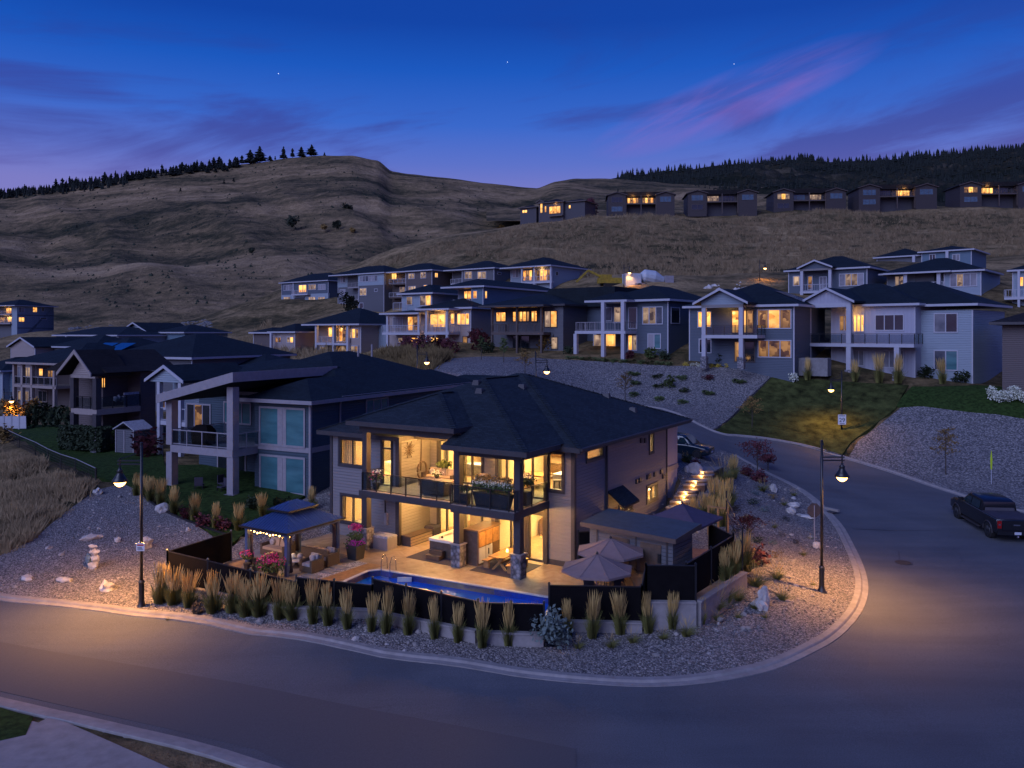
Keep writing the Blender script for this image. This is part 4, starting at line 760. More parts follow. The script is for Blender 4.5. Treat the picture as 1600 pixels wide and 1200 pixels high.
zd = h.z(1440, 452, -.4); h.deck(h.u(1412, -.4), u0, -.5, 1.8, zd); h.rail([(h.u(1415, -.4), -.4), (u0, -.4)], zd, 'trim_white', fill='bars')
h.w(1398, 431, 1412, 448, 'dim', 2, v=1.8); h.w(1484, 427, 1527, 448, ['blind', 'dim', 'blind'], 4); h.box('wall', h.u(1430, 1), h.u(1460, 1), 1, 1.8, -1, ze, 'siding_char')
h = H('top_house_upper_right', 'blue house highest behind the upper right pair, mostly roof', 1518, 420, 150, 42, GU)
u0, u1, ze = h.wing(1440, 1518, 393, 0, 12, 'siding_blue', k=.25); h.wing(1370, 1440, 402, 1, 12, 'siding_char', k=.4); h.w(1452, 397, 1462, 408, 'dark', 2); h.post(h.u(1480, -.6), -.6, -2, ze, .5); h.post(h.u(1428, -.6), -.6, -2, ze-.4, .5); h.w(1488, 397, 1500, 408, 'blind', 2)
h = H('edge_house', 'white railed house cut by the right edge above the brown wall', 1640, 478, 112, 42, GU); u0, u1, ze = h.wing(1582, 1650, 423, 0, 12, 'siding_pale'); zd = h.z(1590, 464, -1.5); h.deck(h.u(1569, -1.5), h.u(1640, -1.5), -1.5, 0, zd); h.rail([(h.u(1569, -1.4), 0), (h.u(1569, -1.4), -1.4), (h.u(1640, -1.4), -1.4)], zd, 'trim_white', fill='bars'); h.w(1591, 432, 1600, 448, 'warm', 1); h.post(h.u(1592, -1.3), -1.3, -3, ze, .3); h.gable(h.u(1566, -4), h.u(1600, -4), -4, 2, zd-3.6, .5, wall='siding_blue')
h = H('brown_house', 'dark brown house wall and eave cut by the right edge of the view', 1566, 612, 76, 36, GM); h.trim = 'trim_dark'
h.wall = 'siding_brown'; u0 = h.u(1566); ze = h.z(1580, 507); h.box('wall', u0, u0+12, 0, 10, -1.5, ze); h.hip(u0, u0+12, 0, 10, ze, .35, 1.0, 'shingle_brown', 'trim_dark')
# --- hilltop duplexes
GD = 'twin gabled townhouses on the hill crest'
def duplex(px0, px1, py0, Y, label, wl, half=False):
    h = H('hill_townhouse', label, px0, py0, Y, 4, GD); h.trim = 'trim_brown'; h.roof = 'shingle_brown'; W_ = h.u(px1); ze = 5.5
    a = W_*.27; h.box('wall', 0, a, 0, 10, -2, ze, 'siding_lodge'); h.box('wall', W_-a, W_, 0, 10, -2, ze, 'siding_lodge'); h.box('wall', a, W_-a, 3, 10, -2, ze, 'siding_dark')
    B().extr([(-.4, ze), (W_+.4, ze), (W_+.4, ze+.2), (W_-2.5, ze+1.5), (2.5, ze+1.5), (-.4, ze+.2)], 2, 12).obj('roof', 'shingle_brown', h.e)
    for q in (0, W_-a): h.gable(q, q+a, 0, 6, ze, .3, .5, wall='siding_lodge')
    h.deck(a, W_-a, .3, 3, 3.0, 'trim_brown'); h.rail([(a, .4), (W_-a, .4)], 3.0, 'trim_brown', fill='bars', h=1.1)
    for x in (a+.1, W_/2, W_-a-.1): h.post(x, .5, -1, ze, .3, 'trim_brown')
    h.win(a*.18, a*.82, 3.2, 5.1, 0, wl[0], 3, fw=.09); h.win(W_-a*.82, W_-a*.18, 3.2, 5.1, 0, wl[3], 3, fw=.09); h.win(a*.18, a*.82, .2, 2, 0, wl[4], 2, fw=.09)
    h.win(a+.7, W_/2-.6, 3.1, 5.2, 3, wl[1], 4, fw=.09); h.win(W_/2+.6, W_-a-.7, 3.1, 5.2, 3, wl[2], 4, fw=.09)
    for i in (1, 2):
        if 'warm' in wl[i]: h.lamp((a+W_/2)/2 if i == 1 else (W_-a+W_/2)/2, 1.6, 5.6, 110)
    return h
duplex(950, 1054, 332, 262, 'townhouse on the hill crest with both middle balconies lit', ['dark', ['warm', 'low'], ['low', 'warm'], 'sky', 'sky'])
duplex(1075, 1183, 329, 262, 'unlit townhouse on the hill crest, second from the left', ['sky', 'dim', 'dark', 'sky', 'dark'])
duplex(1209, 1322, 327, 262, 'townhouse on the hill crest with one lit left gable window', [['dim', 'warm', 'dim'], 'sky', 'dim', 'sky', 'dark'])
duplex(1342, 1464, 321, 258, 'townhouse on the hill crest with its right balcony lit', ['sky', 'dark', 'warm', 'sky', 'sky'])
duplex(1500, 1625, 317, 256, 'townhouse on the hill crest cut by the right edge, lit at gable and balcony', [['low', 'warm', 'low'], 'warm', 'dark', 'sky', 'sky'])
h = H('hill_end_house', 'small townhouse stepping down the left end of the crest with a dozen lit panes', 845, 347, 255, 30, GD); h.trim = 'trim_brown'; h.roof = 'shingle_brown'
u0, u1, ze = h.wing(842, 880, 317, 0, 8, 'siding_dark', k=.35); h.w(858, 322, 876, 334, 'warm', 3); h.w(844, 318, 848, 333, 'warm'); h.w(851, 322, 854, 332, 'warm'); h.box('wall', u1, u1+7, 1, 9, -2, ze-.2, 'siding_dark'); h.hip(u1, u1+7, 1, 9, ze-.2, .3); h.win(u1+1.4, u1+2.2, ze-2.2, ze-1, 1, 'warm')
h.deck(h.u(857, -1), h.u(878, -1), -1, 0, h.z(867, 336, -1)); h.gable(h.u(840), h.u(850), -.3, 4, ze+.3, .5, wall='siding_brown')
h.wing(813, 838, 325, 1.5, 7, 'siding_dark', k=.35); h.w(816, 328, 824, 333, 'warm', 2, v=1.5); h.lamp(h.u(867, -.6), -.5, ze-.5, 50)
p_ = gy(925, 335, 258); bush('red_tree', (p_[0], p_[1], Z(p_[0], p_[1])), 2.4, 'leaf_red', 'dark red round tree between the end house and the first townhouse', 'tree', None, 1.4, 300, .16, .6)
# --- machines and containers above the middle row
e = empty('excavator', (*gy(963, 443, 150)[:2], Z(*gy(963, 443, 150)[:2])), .2, 'yellow excavator lying low left of the white container', 'excavator')
B().box(-3.4, 3.4, -1.2, 1.2, 1.0, 2.0).box(-3.2, -1.2, -1, 1, 2, 2.6).obj('body', 'excavator_yellow', e)
for y in (-1, 1): B().box(-2.8, 2.8, y-.3, y+.3, 0, .95).obj('track', 'tyre', e)
B().beam((-3, 0, 2.2), (-5.5, 0, 3.4), .35, .4).beam((-5.5, 0, 3.4), (-7.8, 0, 1.2), .3, .35).obj('arm', 'excavator_yellow', e)
e = empty('shipping_container', (*gy(987, 450, 148)[:2], Z(*gy(987, 450, 148)[:2])), .1, 'pale boxy container beside the yellow excavator', 'container')
B().box(-1.5, 1.5, -1.3, 1.3, 0, 2.9).obj('body', 'container_grey', e); b = B()
for i in range(8): b.box(-1.4+i*.38, -1.28+i*.38, -1.36, -1.302, .15, 2.75)
b.obj('rib', 'container_grey', e)
e = empty('cement_mixer', (*gy(1018, 449, 148)[:2], Z(*gy(1018, 449, 148)[:2])), .15, 'white cement mixer drum lorry right of the container', 'lorry')
B().tube([(-2.2, 0, 2.3), (-1.4, 0, 2.4), (.4, 0, 2.1), (2.2, 0, 1.5)], [.5, 1.2, 1.3, .7], 12).obj('drum', 'container_grey', e); B().box(-3.4, 3, -1.1, 1.1, .6, 1.0).box(2.3, 3.9, -1.1, 1.1, .6, 2.4).obj('body', 'trim_grey', e)
for x in (-2.6, -1.4, 3): 
    for y in (-1.1, 1.1): B().tube([(x, y-.15, .5), (x, y+.15, .5)], .5, 10).obj('wheel', 'tyre', e)
b = B()
for i in range(70):
    p_ = gy(rnd.uniform(1105, 1165)+rnd.uniform(-20, 20), 452, 146+rnd.uniform(-6, 6)); b.blob((p_[0], p_[1], Z(p_[0], p_[1])+rnd.uniform(0, .7)), rnd.uniform(.3, .9), 1, .3, i)
b.obj('rubble_heap', 'boulder', kind='stuff')
# rocks strewn below the left hillside cut
b = B()
for i in range(420):
    px = rnd.uniform(110, 330); Y = 205+rnd.gauss(0, 9); x = (px-CX)/F*Y; y = Y; b.blob((x, y, ZG(x, y)-.1), rnd.uniform(.2, .75), 1, .3, i, (1.4, 1, .8))
b.obj('quarry_rocks', 'gravel_slope', kind='stuff')

b = B(); q = random.Random(12)
for i in range(2600):
    px = q.uniform(-300, 1000); dt = q.uniform(.02, .97); 
    if noise.noise(Vector((px*.012, dt*7, 2))) < -.02 and q.random() < .85: continue
    p = topL(px, dt); r = q.uniform(.25, .9)*(1+p.y/900); n = len(b.v)
    for k in range(6): a = k*1.047+q.random(); b.v.append((p.x+r*math.cos(a)*q.uniform(.7, 1.2), p.y+r*math.sin(a), p.z-.3))
    b.v.append((p.x+q.uniform(-.3, .3)*r, p.y, p.z+r*q.uniform(.6, 1.2)))
    for k in range(6): b.f.append((n+k, n+(k+1) % 6, n+6))
b.obj('sagebrush', 'bush_dark', kind='stuff')
# ---------------------------------------------------------------- lower left street
h = H('teal_house', 'dark teal neighbour house with pale shed roofed double deck and big teal windows', 485, 778, 53, 27, GL); h.wall = 'siding_teal'; h.trim = 'trim_grey'; NH = h
u0 = h.u(398); ze = 6.25; h.box('wall', u0, 0, 0, 21, -1.6, ze); h.box('wall', u0-9, u0-.01, 3.2, 20, -1.6, ze)
h.hip(u0, 0, 0, 21, ze, .4, .7); h.hip(u0-9, 0, 3.2, 20, ze+.1, .38, .5)
h.box('corner_trim', -.12, .04, -.04, .12, -1, ze-.01, 'trim_grey'); h.box('belt_trim', u0-.02, .03, -.035, 0, 2.95, 3.3, 'trim_grey'); h.box('side_belt_trim', .003, .035, 0, 20, 2.95, 3.3, 'trim_grey')
B().tube([(.1, 3, ze-.1), (.06, 3, ze-.5), (.06, 3, -1)], .06, 6).obj('downpipe', 'trim_grey', h.e)
h.w(405.5, 636, 477.5, 698, ['teal'], 2, fw=.14); h.w(406, 712, 477.5, 771, ['teal'], 2, fw=.14)
um = (h.u(405.5)+h.u(477.5))/2; h.box('mullion_panel', um-.38, um+.38, -.05, -.001, h.z(441, 698)+.02, h.z(441, 636)-.02, 'trim_grey'); h.box('mullion_panel', um-.38, um+.38, -.05, -.001, h.z(441, 771)+.02, h.z(441, 712)-.02, 'trim_grey')
h.sw(571, 622, 606, 648, .0, 'teal', 3)
v0 = -2.3; a = h.u(266, v0); c = h.u(363, v0); zd = h.z(356, 703, v0); h.deck(a, c, v0, 3.2, zd, 'trim_grey', .5)
for px in (268, 363): x = h.u(px, v0+.2); h.post(x, v0+.25, -1.2, zd-.52, .55, 'trim_grey', 1.4); h.post(x, v0+.25, zd, h.z(px, 622 if px == 268 else 605, v0), .55, 'trim_grey')
zl = h.z(248, 629, v0-.6); zc = h.z(362, 596, v0-.6); a_ = h.u(246, v0-.6); c_ = h.u(364, v0-.6)
B().extr([(a_, zl), (c_, zc), (c_, zc+.55), (a_, zl+.5)], v0-.6, 8).obj('roof', 'shingle_dark', h.e)
B().extr([(a_-.02, zl-.04), (c_+.02, zc-.04), (c_+.02, zc+.6), (a_-.02, zl+.55)], v0-.7, v0-.603).obj('fascia', 'trim_grey', h.e)
B().beam((c_+.04, v0-.7, zc+.27), (c_+.04, 7.5, zc+.3), .1, .64).obj('fascia', 'trim_grey', h.e)
h.rail([(a+.1, 2.5), (a+.1, v0+.1), (c, v0+.1), (c+.1, 0)], zd, 'trim_grey', fill='glass')
h.win(h.u(350, 3.2), h.u(393, 3.2), zd+.9, zd+2.6, 3.2, 'teal', 3); h.win(h.u(292, 3.2), h.u(330, 3.2), zd+.1, zd+2.3, 3.2, ['dark', 'low', 'dark'], 3); h.win(h.u(340, 3.2), h.u(385, 3.2), .1, 2.2, 3.2, 'dark', 2)
h.box('patio_slab', a-.5, c+1.6, v0-.8, 3.1, -.35, .05, 'concrete_dark')
h.hip(-6, 4.5, 21.3, 28, 5.6, .3, .5); h.box('wall', -6, 4, 21.6, 28, -1, 5.6, 'siding_teal'); B().tube([(-4, 12, 9), (-4, 12, 10)], .08, 6).obj('vent_pipe', 'trim_grey', h.e); B().tube([(-5, 11.5, 9), (-5, 11.5, 9.9)], .08, 6).obj('vent_pipe', 'trim_grey', h.e)
bq = h.O[0]+(a+1.9)*h.U[0]+(v0+1.2)*h.V[0], h.O[1]+(a+1.9)*h.U[1]+(v0+1.2)*h.V[1], h.z0+zd
e = empty('barbecue', bq, R(-27), 'black covered barbecue on the teal house deck behind its glass railing', 'barbecue'); B().taper((0, 0), 0, 1.0, .75, .35, .8, .4).taper((0, 0), 1.0, 1.35, .8, .4, .5, .2).obj('cover', 'mesh_black', e, smooth=False)
for k, (du, dv) in enumerate([(1.2, .4), (2.2, 1.6), (3.2, .6)]):
    x, y = a+du+1.2, v0+dv; wx, wy = h.O[0]+x*h.U[0]+y*h.V[0], h.O[1]+x*h.U[1]+y*h.V[1]
    e = empty('patio_chair', (wx, wy, h.z0+.05), rnd.uniform(0, 6), ['dark patio chair under the teal house deck, nearest the left post', 'dark patio chair under the teal house deck, in the middle', 'dark patio chair under the teal house deck, nearest the right post'][k], 'chair', 'chairs under the teal house deck')
    B().box(-.28, .28, -.28, .28, .4, .48).obj('seat', 'dark_fabric', e); B().box(-.28, .28, .24, .3, .48, 1.0).obj('backrest', 'dark_fabric', e)
    for sx in (-.25, .25):
        for sy in (-.25, .25): B().box(sx-.025, sx+.025, sy-.025, sy+.025, 0, .4).obj('leg', 'black_metal', e)
# white gabled piece behind the deck, and the big dark roofs
h = H('white_gable_house', 'house with small white gable seen between the brown house and the teal house deck', 290, 706, 66, 30, GL); h.trim = 'trim_white'
a = h.u(246); ze = h.z(270, 596); h.box('wall', a, h.u(300), 1.5, 12, -2, ze, 'siding_steel'); h.gable(h.u(234, -1), h.u(287, -1), -1, 6, ze, .5, .3, wall='siding_pale')
for px in (250, 283): h.post(h.u(px, -.8), -.8, -2, ze, .35)
zd = h.z(268, 658, -.8); h.deck(h.u(248, -.9), h.u(290, -.9), -.9, 1.5, zd); h.rail([(h.u(248, -.85), -.85), (h.u(290, -.85), -.85)], zd, 'trim_white')
h.w(262, 638, 276, 656, ['low', 'warm'], 2, v=1.5); h.w(252, 612, 260, 640, 'low', 1, v=1.5); h.hip(a-1, a+13, 4, 15, ze+.1, .22)
h = H('brown_gabled_house', 'brown siding house with steep timber gable, stone pillar bases and two lit windows', 148, 708, 70, 28, GL); h.trim = 'trim_tan'; h.roof = 'shingle_brown'
zd = h.z(148, 640); ze = h.z(148, 586); a = h.u(113)
B().extr([(a-.9, ze-.1), ((a+0)/2, ze+1.9), (.7, ze-.1), (.7, ze+.15), (a/2, ze+2.2), (a-.9, ze+.15)], -.8, 3).obj('roof', 'shingle_brown', h.e)
B().extr([(a-.95, ze-.14), (a/2, ze+1.86), (.75, ze-.14), (.75, ze+.17), (a/2, ze+2.24), (a-.95, ze+.17)], -.9, -.803).obj('fascia', 'trim_tan', h.e)
B().quad((a, -.02, ze), (0, -.02, ze), (a/2, -.02, ze+1.7)).obj('gable_wall', 'siding_tan', h.e); h.box('beam', a-.1, .2, -.1, .2, ze-.3, ze, 'trim_tan')
for x in (a, 0): h.post(x, .2, zd, ze-.3, .5, 'trim_dark'); h.post(x, .2, -1, zd-.4, .5, 'trim_dark', 2.9)
v1 = h.vd(219, .2); v2 = h.vd(243, .2); h.deck(a-.2, .25, 0, v1, zd, 'trim_tan', .5); h.rail([(a, .2), (.2, .2), (.2, v1)], zd, 'black_metal', fill='glass')
h.box('wall', a-3, -1.6, 1.9, v2, -1, ze+.1, 'siding_brown'); h.box('wall', -1.6, .2, v1+.02, v2, -1, ze+.1, 'siding_brown'); 
h.sw(157, 589, 165, 607, -1.6, 'warm', 2, trim='trim_dark'); h.sw(201, 588, 217, 612, -1.6, ['low', 'warm'], 3, trim='trim_dark'); h.sw(205, 590, 214, 606, .2, 'dark') if 0 else None
B().extr([(a-5, ze+.2), (a/2-1, ze+2.1), (1.0, ze+.2)], .5, v2+2).obj('roof', 'shingle_brown', h.e)
h.box('screen', .05, .15, v1-1.6, v1-.05, zd, zd+1.3, 'cushion_grey')
b = B()
for i in range(9): b.blob((-.2, 2.2+i*.28, zd+.75+.1*math.sin(i*2)), .28, 1, .3, i)
b.obj('snow_white_cushions', 'cushion_grey', h.e).name = 'cushion_pile'
# large dark roofs behind
for nm, lb, px, py, Y, yaw, pl_, pr_, ep, rk, dd, mt in [
    ('dark_roof_house', 'broad dark hip roofed house filling the lower left centre', 430, 700, 88, 30, 225, 410, 590, .3, 15, 'shingle_dark'),
    ('low_roof_house', 'house with low dark roof behind the brown gabled house', 250, 690, 92, 26, 170, 300, 560, .36, 16, 'shingle_dark'),
    ('skylight_house', 'house with blue skylights in its roof, left of the street', 190, 640, 104, 28, 92, 185, 562, .4, 14, 'shingle_dark')]:
    h = H(nm, lb, px, py, Y, yaw, GL); h.roof = mt; h.wing(pl_, pr_, ep, 0, dd, 'siding_char', k=rk)
    if nm == 'skylight_house':
        for i in range(2): uu = h.u(120+i*26); b = B(); zz = h.z(150, 562)+.25; b.quad((uu, 1.2, zz+.75), (uu+3, 1.2, zz+.75), (uu+3, 4.2, zz+1.95), (uu, 4.2, zz+1.95)); b.obj('skylight', 'solar', h.e)
h = H('posted_house', 'taupe house with long glass railed balcony on posts near the white fence', 88, 640, 100, 30, GL); h.trim = 'trim_tan'
u0, u1, ze = h.wing(24, 110, 567, 3, 12, 'siding_brown', k=.4, roof=False); h.hip(h.u(20), h.u(108), 0, 14, ze, .36); zd = h.z(55, 602); a, c = h.u(22), h.u(87); h.deck(a, c, 0, 3, zd)
for px in (23, 36, 51, 86): h.post(h.u(px, .2), .2, -1, ze, .4)
h.rail([(a, .1), (c, .1)], zd, 'trim_grey', fill='glass'); h.w(61, 575, 68, 588, 'warm', v=3); h.w(75, 575, 84, 590, 'low', 2, v=3); h.w(28, 572, 36, 590, 'blind', 2, v=3); h.w(40, 573, 48, 590, 'dim', 2, v=3); h.w(60, 610, 74, 628, 'dark', 2, v=3); h.w(28, 610, 46, 626, 'dim', 3, v=3)
h = H('far_left_house', 'blue house corner at the left edge above the glowing hedge', 20, 634, 118, 30, GL); u0, u1, ze = h.wing(-40, 4, 580, 0, 12, 'siding_pale'); h.box('wall', u1, u1+4, 1, 11, -1, ze-.3, 'siding_blue'); h.wing(-60, 12, 590, 2, 9, 'siding_steel')
h = H('sunroom_house', 'low house with lit window and long roof in the second row at left', 185, 572, 150, 32, GL); u0, u1, ze = h.wing(88, 185, 525, 0, 12, 'siding_steel', k=.25); h.w(120, 530, 128, 538, 'warm', 2); h.w(92, 530, 98, 538, 'dark'); h.w(110, 531, 116, 540, 'dark', 2); h.post(h.u(104, -.5), -.5, -3, ze, .4)
h = H('white_grid_house', 'small gabled house with a white window grid behind the roofs', 232, 565, 158, 32, GL); u0, u1, ze = h.wing(196, 230, 519, 0, 9, 'siding_steel', roof=False); h.gable(u0, u1, 0, 10, ze, .4, .8, wall='siding_steel'); h.w(198, 521, 227, 536, 'blind', 6); h.hip(u1, u1+9, 2, 12, ze-.2, .3); h.box('wall', u1, u1+9, 2, 12, -2, ze-.2, 'siding_blue'); h.deck(u0-.5, u1, -1, 0, h.z(212, 540, -1), 'trim_white'); h.rail([(u0-.5, -.95), (u1, -.95)], h.z(212, 540, -1)-.2, 'trim_white', fill='bars', h=.9)
h = H('gable_bungalow', 'low house with small pale gable at the left behind the posted house', 60, 590, 135, 30, GL); u0, u1, ze = h.wing(17, 55, 543, 0, 10, 'siding_tan', roof=False); h.gable(u0, u1, 0, 12, ze, .38, .5, wall='siding_tan'); h.hip(u1, u1+12, 3, 13, ze, .35); h.box('wall', u1, u1+12, 3, 13, -2, ze, 'siding_char')
h = H('apartment_block', 'blue three storey block with lit corner balconies at the far left under the hill', 24, 527, 262, 20, None, 'building'); u0 = h.u(-20); ze = h.z(24, 478); L = h.vd(84, 0); 
h.box('wall', u0, 0, 2, L, -2, ze, 'siding_char'); h.box('wall', -2.5, 0, .6, L, -1.5, ze-.02, 'siding_steel'); h.hip(u0, 0, 0, L, ze, .3, 1)
for py in (491, 505): zz_ = h.z(10, py); h.deck(u0, -2.4, 0, 2, zz_, 'trim_grey', .3); h.rail([(u0, .1), (-2.5, .1)], zz_, 'trim_grey', fill='bars')
for y0, y1, k in ((480, 488, 'blind'), (495.5, 503, 'warm')): h.sw(29, y0, 38, y1, 0, k, 2)
h.sw(51, 480, 58, 488, 0, 'warm', 2); h.sw(65, 480, 69, 487, 0, 'dark'); h.sw(63, 496, 73, 499, 0, 'dark'); h.box('belt_trim', .002, .06, .6, L, h.zs(50, 492, 0)-.3, h.zs(50, 492, 0), 'siding_navy'); h.box('belt_trim', .002, .06, .6, L, h.zs(50, 512, 0)-.3, h.zs(50, 512, 0), 'siding_navy')
h.w(10, 481, 18, 490, 'warm', 2, v=2); h.w(12, 495, 23, 503, 'warm', 2, v=2); h.lamp(-6, .8, h.z(15, 496), 120); h.lamp(-6, .8, h.z(15, 482), 60); h.w(-4, 495, 8, 503, 'low', 2, v=2)

# ---------------------------------------------------------------- main house
h = H('main_house', 'large grey hip roofed corner house with lit balcony and patio facing the pool', 897, 888.2, 41.07, 32); h.trim = 'trim_dark'; M = h
h.z0 = 0.0; h.e.location.z = 0
def wallh(u0, u1, v, th, z0, z1, holes, mat='siding_grey', name='wall', side=None):
    us = sorted({u0, u1, *[x for q in holes for x in q[:2]]}); zs_ = sorted({z0, z1, *[x for q in holes for x in q[2:]]}); b = B()
    for a, c in zip(us, us[1:]):
        col = []
        for d, f in zip(zs_, zs_[1:]):
            m_ = ((a+c)/2, (d+f)/2)
            if any(q[0] < m_[0] < q[1] and q[2] < m_[1] < q[3] for q in holes): continue
            if col and abs(col[-1][1]-d) < 1e-6: col[-1][1] = f
            else: col.append([d, f])
        for d, f in col:
            if side is None: b.box(a, c, v, v+th, d, f)
            else: b.box(v-th, v, a, c, d, f)
    return b.obj(name, mat, h.e)
def gwin(u0, u1, z0, z1, v, n=1, side=None, fw=.09, name='window', tr=.14, zt=None, door=False):
    """real opening: dark surround, sashes and clear glass"""
    f = B(); T = (lambda a0, a1, d0, d1, c0, c1: f.box(a0, a1, v-d1, v-d0, c0, c1)) if side is None else (lambda a0, a1, d0, d1, c0, c1: f.box(side+d0, side+d1, a0, a1, c0, c1))
    T(u0-tr, u1+tr, .002, .06, z1, z1+tr); T(u0-tr, u1+tr, .002, .07, z0-tr, z0) if not door else None; T(u0-tr, u0, .002, .055, z0, z1); T(u1, u1+tr, .002, .055, z0, z1)
    T(u0, u1, -.12, .03, z1-fw*.6, z1); T(u0, u1, -.12, .03, z0, z0+fw*.6); T(u0, u0+fw*.6, -.12, .025, z0+fw*.6, z1-fw*.6); T(u1-fw*.6, u1, -.12, .025, z0+fw*.6, z1-fw*.6)
    for i in range(1, n): m_ = u0+(u1-u0)*i/n; T(m_-fw/2, m_+fw/2, -.12, .02, z0+fw*.6, z1-fw*.6)
    if zt: T(u0+fw*.6, u1-fw*.6, -.1, .02, zt-fw/2, zt+fw/2)
    o = f.obj(name, 'trim_dark', h.e)
    for i in range(n):
        a = u0+(u1-u0)*i/n+fw/2; c = u0+(u1-u0)*(i+1)/n-fw/2; p = B()
        if side is None: p.box(a, c, v+.04, v+.05, z0+fw*.6, z1-fw*.6)
        else: p.box(side-.05, side-.04, a, c, z0+fw*.6, z1-fw*.6)
        p.obj('pane', 'clear_glass', o)
    return o
DZ = 3.3
# openings from the survey
def hole(x0, y0, x1, y1, v): m_ = (x0+x1)/2; return [h.u(x0, v), h.u(x1, v), h.z(m_, y1, v), h.z(m_, y0, v)]
def shole(x0, y0, x1, y1): m_ = (x0+x1)/2; return [h.vd(x0, 0), h.vd(x1, 0), h.zs(m_, y1, 0), h.zs(m_, y0, 0)]
A_ = [hole(531.5, 687, 571, 727, -1.35), [h.u(597, -1.35), h.u(612, -1.35), DZ+.02, 5.95], hole(534.5, 776, 569, 817, -1.35)]
wallh(-15.8, -10.5, -1.35, .2, -.5, 6.28, A_); gwin(*A_[0], -1.35, 2); gwin(*A_[1], -1.35, 1, zt=5.45, door=True, name='balcony_door', tr=.1); gwin(*A_[2], -1.35, 2)
h.box('wall', -10.7, -10.5, -1.15, 1.7, -.5, 7.0); h.box('wall', -12.3, -10.5, -1.3, -1.1, 6.3, 7.0)
h.box('corner_trim', -10.72, -10.44, -1.41, -1.2, 0, 2.9, 'trim_dark'); h.box('corner_trim', -10.72, -10.44, -1.41, -1.2, DZ, 7.0, 'trim_dark'); h.box('corner_trim', -15.86, -15.66, -1.4, -1.2, -.5, 6.2, 'trim_dark')
C_ = [[-9.6, -8.35, .05, 2.5], [-8.0, -5.5, .05, 2.5], [-9.6, -8.2, DZ+.05, 5.95], [-7.95, -5.5, DZ+.05, 5.95]]
C_ = [[h.u(686, 1.5), h.u(710, 1.5), .05, 2.5], [h.u(722, 1.5), -5.4, .05, 2.5], [h.u(686, 1.5), h.u(710, 1.5), DZ+.05, 5.95], [h.u(722, 1.5), h.u(753, 1.5), DZ+.05, 5.95]]
wallh(-10.5, -5.2, 1.5, .2, -.5, 7.0, C_)
for i, q in enumerate(C_): gwin(*q, 1.5, 2 if i in (0, 1, 2) else 2, door=True, name='patio_door')
h.box('wall', -5.2, -5.0, .1, 1.7, -.5, 7.0)
E_ = [[-4.75, -3.05, .05, 2.45], [-2.75, -1.85, .05, 2.5], [-4.75, -3.6, DZ+.05, 5.93], [-3.3, -1.8, DZ+.05, 5.93]]
wallh(-5.2, -1.6, .1, .2, -.5, 6.3, E_)
for q, n in zip(E_, (2, 1, 2, 2)): gwin(*q, .1, n, door=True, name='patio_door')
F_ = [hole(857, 708, 879, 766, 0)]
wallh(-1.62, 0, 0, .2, -.5, 6.28, F_, name='front_wall'); gwin(*F_[0], 0, 1)
G_ = [shole(917, 701, 941.5, 716), shole(1015, 677, 1020, 706), shole(1011, 759, 1026, 781), shole(967.5, 788, 987, 800), shole(927.5, 807, 933.5, 821)]
wallh(.2, 13.0, 0, .2, -.5, 6.28, G_, name='side_wall', side=0)
for q, n in zip(G_, (1, 1, 2, 3, 1)): gwin(*q, 0, n, side=0)
h.box('corner_trim', -.16, .05, -.05, .16, -.5, 6.22, 'trim_dark'); v9 = h.vd(946.5, 0); B().tube([(.07, v9, 6.2), (.07, v9, .2)], .07, 6).obj('downpipe', 'trim_dark', h.e); h.box('corner_trim', -.16, .05, 12.9, 13.06, -.5, 6.2, 'trim_dark')
h.box('garage_side_wall', -.4, -.12, 13.08, 15.3, -.5, 6.1, 'siding_garage'); h.box('belt_trim', -.119, -.06, 13.08, 15.3, 2.95, 3.3, 'trim_tan'); h.box('wall', -15.8, -15.6, -1.15, 15.3, -.5, 6.28); h.box('wall', -15.6, -.42, 15.1, 15.3, -.5, 6.1)
vf = B()
for px, py in [(1001, 688), (1007, 688), (994, 752), (999, 750), (1011, 745), (1014, 744), (1022, 741), (1032, 737), (1035.5, 744)]:
    v_ = h.vd(px, 0); z_ = h.zs(px, py, 0); B().box(0, .1, v_-.13, v_+.13, z_-.14, z_+.14).obj('wall_vent', 'trim_dark', h.e)
# foundation strip, meter
h.box('plinth', -1.6, .02, -.03, -.001, -.5, .28, 'trim_dark'); h.box('utility_meter', h.u(603, -1.35), h.u(607, -1.35), -1.5, -1.36, 1.1, 1.75, 'trim_grey'); h.box('conduit', h.u(602, -1.35), h.u(603, -1.35), -1.42, -1.36, 1.7, 2.9, 'trim_dark')
# roofs
def planes(name, faces, th=.0): 
    b = B()
    for f in faces: b.quad(*f)
    return b.obj(name, 'shingle_main', h.e)
S = .39
r_ = h.hip(-15.8, 0, 0, 15.2, 6.05, S, .65, 'shingle_main', 'trim_dark')
h.hip(-15.8, -10.6, -1.35, 12, 6.02, S, .6, 'shingle_main', 'trim_dark')
# balcony roof, left part
b = B(); u0, u1, vv, ze = -12.3, -4.9, -3.75, 7.22; w2 = 3.7; zr = ze+w2*S
b.quad((u0, vv, ze), (u1, vv, ze), (u0+w2, vv+w2, zr)).quad((u1, vv, ze), (u1, 6, ze), (u0+w2, 6, zr), (u0+w2, vv+w2, zr)).quad((u0, 6, ze), (u0, vv, ze), (u0+w2, vv+w2, zr), (u0+w2, 6, zr)).obj('balcony_roof', 'shingle_main', h.e)
h.box('fascia', u0-.01, u1+.01, vv-.02, vv+.04, ze-.24, ze+.01, 'trim_dark'); h.box('fascia', u1-.04, u1+.012, vv+.042, 2.2, ze-.24, ze+.01, 'trim_dark'); h.box('fascia', u0-.012, u0+.04, vv+.042, 2, ze-.24, ze+.01, 'trim_dark'); h.box('soffit', u0+.04, u1-.04, vv+.04, 1.5, ze-.22, ze-.16, 'trim_brown')
